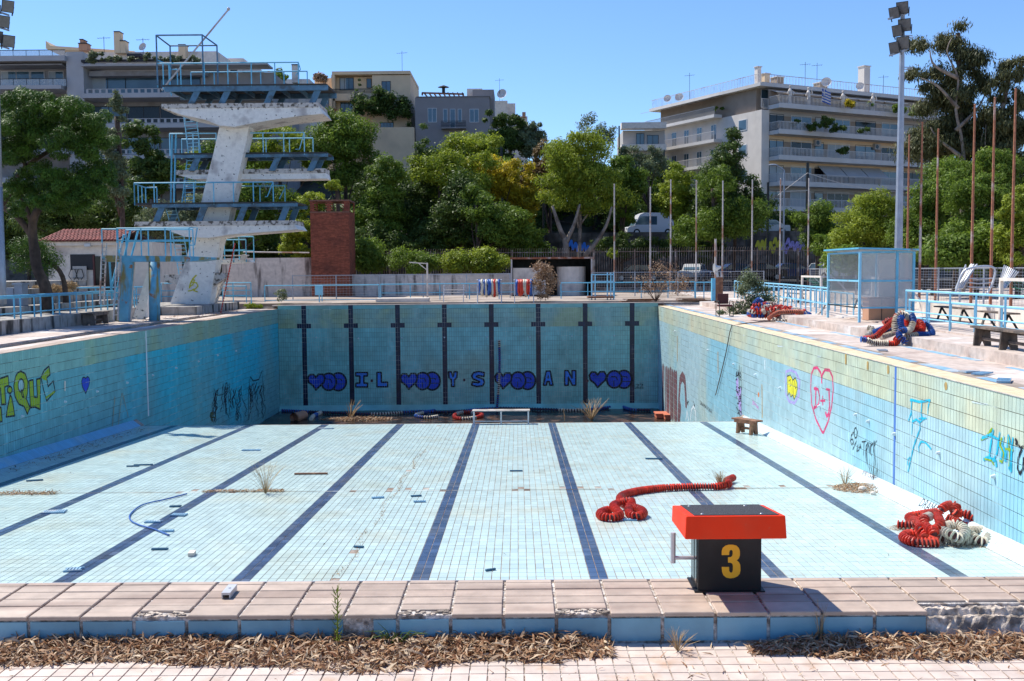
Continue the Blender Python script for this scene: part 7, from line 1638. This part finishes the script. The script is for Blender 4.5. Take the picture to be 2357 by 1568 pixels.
TR = [
 ('slender_tree', 'slender light green tree rising between pine and diving tower', [(268, 250, 28, 52), (262, 330, 32, 60), (270, 420, 42, 60)], 62, 'leaf_olive', 9000, .13, 22),
 ('evergreen_tree', 'dark evergreen mass low behind the pine and the hut', [(215, 490, 90, 55), (120, 500, 80, 60), (290, 470, 40, 70)], 72, 'leaf_dark', 14000, .2, 26),
 ('olive_tree', 'grey green olive tree behind the middle of the diving tower', [(455, 500, 62, 62), (390, 520, 60, 50), (340, 510, 35, 40)], 66, 'leaf_olive', 12000, .13, 26),
 ('evergreen_tree', 'dark tree behind the white diving tower on its left', [(350, 400, 50, 60), (330, 330, 40, 60)], 84, 'leaf_dark', 7000, .24, 16),
 ('leafy_tree', 'green tree showing between the 7 metre and 5 metre platforms', [(560, 470, 80, 60), (640, 500, 60, 70), (470, 380, 60, 50)], 84, 'leaf_green', 14000, .22, 26),
 ('leafy_tree', 'yellow green tree behind the railings right of the tower pier', [(640, 330, 70, 35), (700, 350, 60, 40), (590, 370, 60, 50)], 92, 'leaf_lime', 12000, .22, 22),
 ('leafy_tree', 'tall mid green tree left of the brick chimney top, with bare twigs', [(790, 310, 70, 58), (765, 370, 60, 70), (830, 350, 40, 60)], 90, 'leaf_green', 17000, .2, 30),
 ('poplar_tree', 'light green bush like crown just left of the brick chimney', [(775, 430, 26, 22), (712, 470, 32, 45), (690, 560, 40, 60)], 78, 'leaf_lime', 9000, .16, 20),
 ('evergreen_tree', 'dark tree low behind the brick chimney', [(640, 600, 70, 40), (790, 520, 70, 60), (590, 570, 60, 40)], 88, 'leaf_dark', 12000, .24, 20),
 ('leafy_tree', 'olive green tree right of the brick chimney', [(880, 420, 45, 55), (870, 500, 60, 60), (900, 390, 35, 30)], 86, 'leaf_green', 13000, .2, 26),
 ('pine_tree', 'pointed dark pine in front of the grey house', [(975, 340, 30, 50), (970, 410, 45, 70), (965, 500, 65, 60)], 88, 'leaf_dark', 15000, .19, 28),
 ('pine_tree', 'broad dark pine in the middle of the slope', [(1060, 480, 75, 80), (1000, 540, 70, 50), (1130, 530, 70, 50)], 84, 'leaf_dark', 16000, .2, 32),
 ('leafy_tree', 'olive yellow tree in front of the grey house', [(1075, 345, 60, 50), (1030, 390, 40, 40), (1110, 390, 50, 45)], 94, 'leaf_lime', 12000, .22, 24),
 ('yellow_tree', 'bright yellow green tree in the middle of the slope', [(1130, 405, 55, 45), (1190, 420, 50, 50), (1215, 480, 35, 40), (1090, 410, 30, 30)], 90, 'leaf_yellow', 15000, .2, 28),
 ('pine_tree', 'light tipped pine low in the middle above the round bush', [(1095, 470, 45, 45), (1170, 520, 55, 50), (1210, 555, 40, 30)], 82, 'leaf_green', 12000, .18, 26),
 ('cypress_tree', 'bluish dark tree behind the grey house on its right', [(1172, 300, 34, 44), (1160, 340, 40, 40), (1128, 290, 18, 40)], 112, 'leaf_dark', 8000, .26, 18),
 ('eucalyptus_tree', 'pale green airy tree right of the grey house', [(1232, 290, 22, 30), (1225, 330, 35, 40)], 112, 'leaf_olive', 5000, .24, 14),
 ('rusty_tree', 'rusty brown green tree left of the pepper tree', [(1262, 375, 45, 48), (1240, 420, 40, 40)], 98, 'leaf_rust', 9000, .22, 20),
 ('pepper_tree', 'bright green drooping pepper tree with a pale forked trunk', [(1330, 370, 70, 62), (1300, 440, 60, 60), (1375, 440, 62, 60), (1330, 330, 40, 30)], 84, 'leaf_lime', 22000, .17, 36),
 ('airy_tree', 'thin airy grey green tree behind the pepper tree top', [(1365, 295, 38, 28), (1400, 320, 30, 30)], 108, 'leaf_olive', 1500, .2, 14),
 ('leafy_tree', 'mid green tree between pepper tree and pine', [(1430, 425, 48, 58), (1440, 485, 26, 40)], 88, 'leaf_green', 13000, .2, 24),
 ('dry_tree', 'pale greyish tree in front of the small white house', [(1490, 375, 40, 35), (1450, 365, 35, 25)], 108, 'leaf_olive', 4000, .22, 12),
 ('leafy_tree', 'airy green tree left of the large dark pine', [(1555, 440, 40, 70), (1585, 490, 38, 60)], 86, 'leaf_lime', 11000, .17, 26),
 ('pine_tree', 'tall dark pine in front of the apartment block corner', [(1690, 330, 35, 40), (1670, 390, 65, 45), (1650, 460, 80, 55), (1730, 440, 35, 50)], 84, 'leaf_dark', 24000, .17, 44),
 ('pine_tree', 'light tipped pine branches below the large dark pine', [(1640, 420, 50, 35), (1700, 500, 65, 45), (1600, 530, 60, 45)], 81, 'leaf_green', 13000, .16, 30),
 ('leafy_tree', 'airy green tree in front of the lower apartment balconies', [(1880, 500, 48, 42), (1870, 545, 40, 30), (1910, 540, 35, 35)], 84, 'leaf_green', 9000, .16, 24),
 ('leafy_tree', 'round mid green tree left of the tall floodlight mast', [(1985, 540, 65, 60), (2030, 490, 60, 45), (1950, 590, 45, 35)], 66, 'leaf_lime', 17000, .14, 34),
 ('leafy_tree', 'dense green tree right of the tall floodlight mast', [(2150, 460, 55, 55), (2130, 540, 70, 60), (2190, 430, 45, 40)], 62, 'leaf_green', 20000, .14, 36),
 ('leafy_tree', 'dense dark green tree behind the rusty flagpoles', [(2250, 470, 65, 60), (2240, 550, 80, 55), (2280, 430, 40, 35)], 58, 'leaf_green', 20000, .14, 36),
 ('leafy_tree', 'bright yellow green tree at the right edge', [(2345, 490, 40, 60), (2340, 560, 50, 60)], 54, 'leaf_lime', 12000, .13, 26)]
TR += [
 ('undergrowth_shrub', 'dark shrubs along the fence right of the brick chimney', [(860, 560, 60, 40), (960, 570, 70, 35)], 84, 'leaf_dark', 9000, .18, 22),
 ('undergrowth_shrub', 'mixed green shrubs along the fence above the shower post', [(1060, 565, 70, 30), (1160, 570, 60, 28), (1240, 560, 40, 35)], 84.5, 'leaf_green', 9000, .17, 22),
 ('undergrowth_shrub', 'green shrubs at the fence under the middle flagpoles', [(1420, 560, 50, 32), (1510, 570, 50, 30), (1620, 570, 60, 30)], 85, 'leaf_dark', 8000, .17, 20),
 ('leafy_tree', 'sunlit light green tree in front of the dark pines in the middle', [(1010, 400, 60, 60), (1080, 420, 60, 50), (1130, 350, 40, 40)], 87, 'leaf_lime', 11000, .2, 24),
 ('leafy_tree', 'tall green tree filling the right behind the rusty poles', [(2200, 420, 70, 60), (2280, 400, 60, 60), (2340, 420, 50, 60)], 66, 'leaf_green', 16000, .16, 28),
 ('slope_tree', 'low dark hedge behind the pale forked trunk of the pepper tree', [(1350, 500, 110, 40), (1230, 510, 60, 40), (1450, 500, 60, 40)], 109, 'leaf_dark', 10000, .28, 24),
 ('slope_tree', 'dark tree filling the slope below the beige house', [(880, 470, 100, 75), (800, 520, 80, 60)], 97, 'leaf_dark', 13000, .26, 24),
 ('slope_tree', 'dark tree filling the slope below the grey house', [(1010, 450, 90, 80), (1090, 500, 70, 60)], 103, 'leaf_dark', 13000, .28, 24),
 ('slope_tree', 'dark green tree behind the yellow tree', [(1150, 420, 85, 70), (1230, 450, 60, 70)], 110, 'leaf_green', 12000, .3, 24),
 ('slope_tree', 'dark green tree behind the pepper tree', [(1310, 420, 95, 65), (1380, 450, 60, 60)], 112, 'leaf_dark', 12000, .3, 24),
 ('slope_tree', 'dark green tree below the small white house', [(1470, 440, 80, 55), (1530, 430, 50, 60)], 114, 'leaf_green', 9000, .3, 20),
 ('slope_tree', 'dark tree below the lowest apartment balconies', [(1800, 520, 50, 40), (1730, 500, 60, 70)], 104, 'leaf_dark', 9000, .26, 20),
 ('slope_tree', 'dark hedge like trees far behind the booth', [(2020, 560, 70, 50), (1930, 570, 60, 40)], 78, 'leaf_green', 11000, .2, 20),
 ('slope_tree', 'dark tree mass behind the rusty flagpoles on the right', [(2130, 520, 80, 90), (2230, 500, 80, 90), (2330, 500, 70, 80)], 76, 'leaf_dark', 20000, .2, 34),
 ('slope_tree', 'dark tree mass behind the tile roofed hut', [(60, 520, 90, 80), (180, 470, 80, 80), (290, 480, 60, 80)], 85, 'leaf_dark', 18000, .24, 34),
 ('slope_tree', 'dark tree mass low between tower pier and brick chimney', [(600, 540, 90, 60), (480, 560, 80, 50)], 96, 'leaf_dark', 11000, .26, 24)]
for nm, lb, el, Y, mt, n, sz, nl in TR:
    c = at(el[0][0], el[0][1], Y); zb = 5.0 if Y > 99 else (.9 if Y > 82 else .2)
    tree(nm, lb, 'tree', el, Y, mt, int(n * 1.45), sz * .70, int(nl * 3), zb, group=G, f=(.2, .40), shape='cone' if nm in ('pine_tree', 'slender_tree', 'slope_tree') and len(el) > 0 and el[0][3] > el[0][2] else 'ball', droop=.6 if nm == 'pepper_tree' else 0, asp=.35, bark='bark_pale' if nm == 'pepper_tree' else 'bark', tr=.15)
# pepper tree's forked pale trunks
pp = [o for o in bpy.data.objects if o.name == 'pepper_tree'][0]
def pt2(pts, r, Y, par, mt='bark_pale'):
    m = MB(); P_ = smooth_path([at(x, y, Y) for x, y in pts], .4); m.tube(P_, [r[0] + (r[1] - r[0]) * i / (len(P_) - 1) for i in range(len(P_))], 7); build(m, 'branch', mt, par, smooth=True)
pt2([(1300, 600), (1302, 560), (1290, 530), (1270, 470)], (.3, .1), 82.5, pp); pt2([(1302, 560), (1320, 520), (1335, 470)], (.2, .08), 82.5, pp); pt2([(1345, 590), (1370, 560), (1395, 520), (1410, 470)], (.22, .08), 82.5, pp)
# eucalyptus
EU = [('tall_eucalyptus', 'very tall ragged eucalyptus right of the floodlight mast', [(2205, 75, 42, 34), (2150, 100, 50, 34), (2205, 140, 58, 40), (2120, 160, 40, 36), (2165, 190, 50, 40), (2240, 190, 48, 40), (2185, 245, 75, 48), (2150, 290, 50, 50), (2235, 280, 60, 55), (2180, 335, 75, 60), (2240, 370, 60, 50)], 72, 34000),
      ('tall_eucalyptus', 'ragged eucalyptus branches at the upper right edge', [(2325, 160, 42, 36), (2340, 215, 40, 42), (2290, 210, 30, 34), (2290, 265, 42, 48), (2335, 310, 48, 62), (2285, 345, 50, 45), (2320, 390, 60, 40)], 70, 18000)]
for nm, lb, el, Y, n in EU:
    t = tree(nm, lb, 'tree', el, Y, 'leaf_euc', int(n * 1.7), .16, 80, .2, bark='bark_pale', droop=1.2, asp=.22, f=(.26, .5), inner=.4, tr=.16, xb=2215 if n > 15000 else 2330)
    if n > 15000:
        for pts in ([(2222, 420), (2215, 330), (2200, 250), (2205, 180), (2180, 120), (2195, 80)], [(2205, 250), (2160, 200), (2120, 180)], [(2200, 300), (2250, 250), (2270, 210)], [(2212, 360), (2160, 320), (2140, 290)], [(2205, 180), (2150, 150), (2140, 110)]): pt2(pts, (.15, .03), Y + .4, t)
    else:
        for pts in ([(2330, 400), (2320, 300), (2330, 200), (2335, 160)], [(2320, 300), (2285, 260), (2275, 240)]): pt2(pts, (.12, .03), Y + .4, t)
# bushes and small plants
for nm, lb, el, Y, mt, n, sz in (('round_bush', 'olive green bush right behind the brick chimney', [(845, 590, 44, 42)], 77, 'leaf_green', 9000, .11), ('round_bush', 'low spreading bush between the two round bushes', [(940, 600, 50, 28), (985, 605, 30, 22)], 76.5, 'leaf_green', 7000, .1), ('round_bush', 'bright green round bush behind the shower post', [(1088, 590, 50, 38), (1125, 600, 45, 30), (1050, 608, 35, 22)], 76, 'leaf_lime', 13000, .11),
    ('round_bush', 'dark hedge below the eucalyptus behind the booth', [(1960, 600, 50, 38), (2150, 590, 60, 45), (2260, 580, 80, 50)], 56, 'leaf_green', 16000, .12), ('dry_plant', 'bushy dry greyish plant standing right of the rope reels', [(1248, 615, 24, 24), (1252, 650, 22, 28), (1240, 675, 20, 14)], 58.3, 'leaf_dry', 4500, .055), ('leafy_bush', 'green bush behind the maroon armchair', [(1690, 713, 42, 18), (1745, 702, 38, 28), (1722, 655, 26, 34), (1755, 675, 20, 20)], 45, 'leaf_olive', 10000, .055),
    ('bare_shrub', 'reddish dry shrub at the right end of the end wall', [(1490, 655, 32, 26), (1560, 650, 40, 30), (1530, 625, 30, 22)], 57.5, 'leaf_dry', 1600, .05), ('small_shrub', 'green weed tuft on the corner of the pool by the tower', [(590, 703, 28, 8), (640, 706, 14, 5)], 56.5, 'leaf_lime', 1800, .05), ('small_shrub', 'slim green weed in front of the litter bin railing', [(648, 680, 12, 16)], 58.5, 'leaf_olive', 700, .05), ('dry_grass_clump', 'dry yellow grass clump below the pine', [(140, 664, 40, 14), (75, 668, 22, 10)], 45, 'weed_dry', 4000, .09),
    ('small_shrub', 'small green bush on the shed roof line', [(1410 - 0, 583, 14, 8)], 79, 'leaf_lime', 700, .1), ('wall_weed', 'thin weed growing at the foot of the left pool wall', [(488, 958, 4, 12)], 36, 'leaf_olive', 150, .04), ('ivy', 'dark ivy hanging on the beige house', [(880, 225, 26, 30), (918, 240, 22, 45), (855, 240, 30, 24), (932, 270, 12, 40)], 134.8, 'leaf_dark', 7000, .2), ('cypress_tree', 'slim pointed cypress beside the beige house', [(826, 200, 5, 20), (826, 230, 8, 30), (826, 255, 10, 25)], 133, 'leaf_dark', 2200, .16),
    ('roof_plants', 'planted bushes along the roof edge of the terraced building', [(215, 130, 14, 10), (250, 136, 20, 6), (232, 124, 6, 6), (265, 134, 10, 8), (305, 136, 18, 6), (335, 132, 10, 10), (370, 137, 20, 5), (400, 134, 16, 8), (445, 138, 14, 8)], 105.8, 'leaf_olive', 5200, .13), ('terrace_shrub', 'round green shrub on the white terrace behind the top railing', [(648, 178, 20, 14), (600, 180, 18, 10)], 114, 'leaf_green', 1700, .2), ('terrace_shrub', 'purple brown shrub on the beige house terrace', [(740, 178, 15, 10)], 135, 'leaf_dry', 900, .2),
    ('balcony_plants', 'yellow green palm like plant on the top apartment balcony', [(1957, 240, 14, 8)], 134, 'leaf_yellow', 500, .2), ('balcony_plants', 'dark potted plants on the second apartment balcony', [(1830, 282, 12, 8), (1870, 290, 20, 10), (1900, 280, 14, 14), (1930, 295, 18, 10), (1990, 300, 12, 8)], 131.5, 'leaf_dark', 2600, .17), ('balcony_plants', 'dark climbing plants on the third apartment balcony', [(1942, 348, 14, 8)], 132.5, 'leaf_dark', 800, .17), ('balcony_plants', 'green palms at the right end of the top apartment balcony', [(2000, 242, 12, 6), (2070, 250, 16, 9), (2110, 255, 20, 10), (1655, 250, 12, 6)], 137.5, 'leaf_green', 1500, .2)):
    c = at(el[0][0], el[0][1], Y)
    t = tree(nm, lb, 'plant' if 'bush' not in nm else 'bush', el, Y, mt, n, sz, 10 + 5 * len(el), c.z - el[0][3] / (F / Y), trunk=nm in ('dry_plant', 'leafy_bush', 'round_bush'), tr=.04, f=(.35, .65), asp=.4 if 'grass' not in nm else .08, droop=-1 if 'grass' in nm else 0)
def twigs(name, label, base, h, n, spread, mat='weed_dry', r=.006, leaf=None, parent=None, cat='plant'):
    base = Vector(base); m = MB()
    for k in range(n):
        a = random.uniform(0, 2 * PI); sp = spread * random.uniform(.2, 1); hh = h * random.uniform(.5, 1); e = base + V3(math.cos(a) * sp, math.sin(a) * sp, hh); q = base.lerp(e, .5) + V3(0, 0, hh * .12); m.tube([base, q, e], [r, r * .8, r * .3], 3, random.random())
        if hh > h * .7: f_ = q.lerp(e, .4) + V3(random.uniform(-.3, .3) * spread, 0, hh * .25); m.tube([q, f_], [r * .6, r * .3], 3, random.random())
    return single(m, name, mat, label, cat, base)
twigs('dry_weed', 'tall feathery dry grass tuft growing from the pool floor joint', onf(612, 1137), .7, 34, .5, 'weed_dry', .004); twigs('dry_weed', 'grey dry bush standing in the deep end at right', onz(1362, 968, ZD), 1.1, 26, 1.1, 'weed_dry', .018); twigs('dry_weed', 'dry stalks standing in the deep end at left', onz(806, 966, ZD), 1.1, 12, .7, 'weed_dry', .022)
twigs('dry_weed', 'dry weed growing through the end of the red rope', onf(1658, 1127), .4, 40, .22, 'weed_dry', .006); twigs('dry_weed', 'sparse dry twigs in the debris by the right wall', onf(1945, 1120), .5, 30, .35, 'weed_dry', .004); twigs('dry_weed', 'thin dark twigs in the debris by the right wall', onf(2010, 1120), .6, 8, .2, 'bark', .006)
twigs('dry_weed', 'bare dry stems of the shrub at the end wall corner', V3(rx(1510, 57), 57, .15), 1.7, 14, 1.3, 'bark', .02); twigs('dry_weed', 'thin dry stalk in the deep end near the white table', onz(1300, 970, ZD), .7, 4, .15, 'weed_dry', .015)
# green sprigs in front of the platform
m = MB(); p = V3((747 - 1190) / 470, 5.30, 0)
for k in range(46):
    z = .02 + .30 * k / 46; a = k * 2.4; m.tube([p + V3(.01 * math.sin(k), 0, z), p + V3(math.cos(a) * .028, math.sin(a) * .028, z + .03)], [.003, .001], 3)
m.tube([p, p + V3(.006, 0, .34)], [.004, .002], 5); single(m, 'green_sprig', 'leaf_lime', 'upright green sprig before the coping, left of centre', 'plant', p)
m = MB(); p = V3((890 - 1190) / 460, 5.33, 0)
for k in range(22): a = random.uniform(-2.6, .3); L_ = random.uniform(.08, .22); m.tube([p, p + V3(math.cos(a) * L_ * .5, -.02, L_ * .45), p + V3(math.cos(a) * L_ * (1.1), -.04, L_ * random.uniform(.2, .7))], [.003, .0025, .0008], 3)
single(m, 'grass_tuft', 'leaf_green', 'sprawling green grass tuft at the broken blue face tile', 'plant', p)
twigs('dry_weed', 'dry branching weed on the foreground tiles below the block', onz(1560, 1500, 0), .12, 34, .12, 'weed_dry', .0016); twigs('dry_weed', 'fine dry weed against the blue face tiles at right', onz(1886, 1478, 0), .22, 12, .07, 'weed_dry', .0016)
# ---- leaf litter
def litter(name, label, region, n, zf_, ls, mats=('leaf_litter', 'leaf_litter_pale'), nind=0, N_=None, thick=.05, loc=None, wd=.17):
    t = thing(name, label, 'leaf litter', loc)
    V = []; Q = []; T = []; MI = []
    for i in range(n):
        x, y, h = region(); z = zf_(x, y) + random.uniform(.002, max(.004, h)); L_ = ls * random.uniform(.5, 1.35); w_ = L_ * random.uniform(wd * .5, wd) ; a = random.uniform(0, 2 * PI); til = random.gauss(0, .45); c = random.uniform(-.5, .9); ro = random.gauss(0, .6)
        dx = Vector((math.cos(a) * math.cos(til), math.sin(a) * math.cos(til), math.sin(til))); sd = dx.cross(Vector((0, 0, 1))).normalized(); up = sd.cross(dx); sd2 = sd * math.cos(ro) + up * math.sin(ro); up2 = sd2.cross(dx)
        P0 = Vector((x, y, z)); vs_ = []
        for q in range(4):
            f = q / 3 - .5; ww = w_ * (0.05, .95, .75, .02)[q]; bow = up2 * (.25 - f * f) * L_ * c + sd2 * math.sin(f * 3) * L_ * .12
            for e in (-1, 1): vs_.append(P0 + dx * f * L_ + bow + sd2 * e * ww * .5 + up2 * abs(ww) * .18)
        tt = random.random()
        if i < nind:
            m = MB(); m.add(vs_, [(0, 1, 3, 2), (2, 3, 5, 4), (4, 5, 7, 6)], tt); build(m, 'leaf', mats[i % len(mats)], t)
        else:
            o_ = len(V); V += [tuple(v) for v in vs_]; Q += [(o_, o_ + 1, o_ + 3, o_ + 2), (o_ + 2, o_ + 3, o_ + 5, o_ + 4), (o_ + 4, o_ + 5, o_ + 7, o_ + 6)]; T += [tt] * 3; MI += [i % len(mats)] * 3
    buildnp(V, Q, T, 'leaves', list(mats), t, 'stuff', MI); return t
def regA():
    while True:
        x = random.uniform(-2.7, .47); u = random.random() ** 1.3; wdt = .25 + .14 * math.exp(-((x + .85) / .5) ** 2) + .03 * math.sin(x * 7) - .05 * (x > .2)
        y = 5.37 - u * wdt; return x, y, .055 * (1 - u) * (1 if x < .3 else .5) + .004
litter('leaf_litter', 'long drift of dry brown leaves along the coping at left', regA, 8000, lambda x, y: 0, .085, nind=150, loc=(-1, 5.3, 0))
def regB():
    while True:
        x = random.uniform(1.18, 2.9); u = random.random() ** 1.1; a = min(1, (x - 1.18) * 3); wdt = (.15 + .10 * min(1, max(0, x - 1.4) * 3)) + .02 * math.sin(x * 9)
        y = 5.35 - .04 * (1 - a) - u * wdt; return x, y, .05 * (1 - u) * a + .004
litter('leaf_litter', 'drift of dry brown leaves under the broken coping at right', regB, 4200, lambda x, y: 0, .082, nind=150, loc=(2, 5.3, 0))
def ellreg(cx, cy, rx_, ry_, h):
    def f():
        while True:
            u, v = random.uniform(-1, 1), random.uniform(-1, 1)
            if u * u + v * v < 1: return cx + u * rx_, cy + v * ry_, h * (1 - u * u - v * v)
    return f
c = onf(1990, 1128); litter('leaf_litter', 'mound of dry leaves and stones at the foot of the right wall', ellreg(c.x, c.y + .1, .62, .55, .10), 1500, lambda x, y: fz(y) + .01, .10, loc=c)
c = onf(2215, 1250); litter('leaf_litter', 'crumbled dry leaves under the red and white rope heap', ellreg(c.x - .0, c.y - .05, .55, .35, .03), 1400, lambda x, y: fz(y) + .008, .05, loc=c); c = onf(2075, 1218); litter('leaf_litter', 'thin dry debris at the free end of the heaped red rope', ellreg(c.x, c.y, .22, .28, .02), 400, lambda x, y: fz(y) + .008, .05, loc=c)
def crackreg():
    v = random.random(); y = 14 + 14 * v; return -2.56 + .06 * math.sin(y * 2.1) + random.gauss(0, .03), y, .02
litter('weed_strip', 'dry weeds growing in the long crack of the pool floor', crackreg, 650, lambda x, y: fz(y) + .008, .055, ('leaf_litter', 'weed_dry'), loc=(-2.56, 20, fz(20)))
def joint1(): x = random.uniform(-6.6, -4.9); return x, 21.6 + random.gauss(0, .05), .04
litter('weed_strip', 'dry weeds along the joint right of the blue hose', joint1, 700, lambda x, y: fz(y) + .008, .08, ('leaf_litter', 'weed_dry'), loc=(-5.8, 21.6, fz(21.6)))
def joint2(): x = random.uniform(-11, -9.6); return x, 21.5 + random.gauss(0, .09), .05
litter('weed_strip', 'dry weeds at the left edge of the pool floor joint', joint2, 600, lambda x, y: fz(y) + .008, .09, ('leaf_litter', 'weed_dry'), loc=(-10.4, 21.5, fz(21.5)))
c = onz(820, 967, ZD); litter('leaf_litter', 'pale dry debris in the sunlit strip of the deep end', ellreg(c.x, c.y, 1.9, .55, .15), 900, lambda x, y: ZD + .02, .22, ('leaf_litter_pale', 'leaf_litter'), loc=c)
def specks(): return random.uniform(-12, 7), random.uniform(14, 34), .01
litter('debris_specks', 'fine dark specks of debris scattered over the pale pool floor', specks, 420, lambda x, y: fz(y) + .008, .06, ('bark', 'float_blue', 'leaf_litter'), loc=(-2, 24, fz(24)))
def thin():
    x = random.uniform(-2.7, 2.9); return x, 5.36 - random.random() ** 2 * .6, .006
litter('loose_leaves', 'loose dry leaves and twigs thinly scattered over the foreground tiles', thin, 260, lambda x, y: .002, .06, loc=(0, 5.1, 0))
litter('leaf_litter', 'scattered dry leaves on the shaded floor by the left wall', ellreg(-12.1, 29, .35, 5, .02), 350, lambda x, y: fz(y) + .01, .1, ('leaf_litter', 'bark'), loc=(-12.1, 29, fz(29)))
litter('leaf_litter', 'dry leaves strewn on the walkway below the diving tower', ellreg(-14.6, 47, .9, 7, .02), 900, lambda x, y: .01, .1, loc=(-14.6, 47, 0))
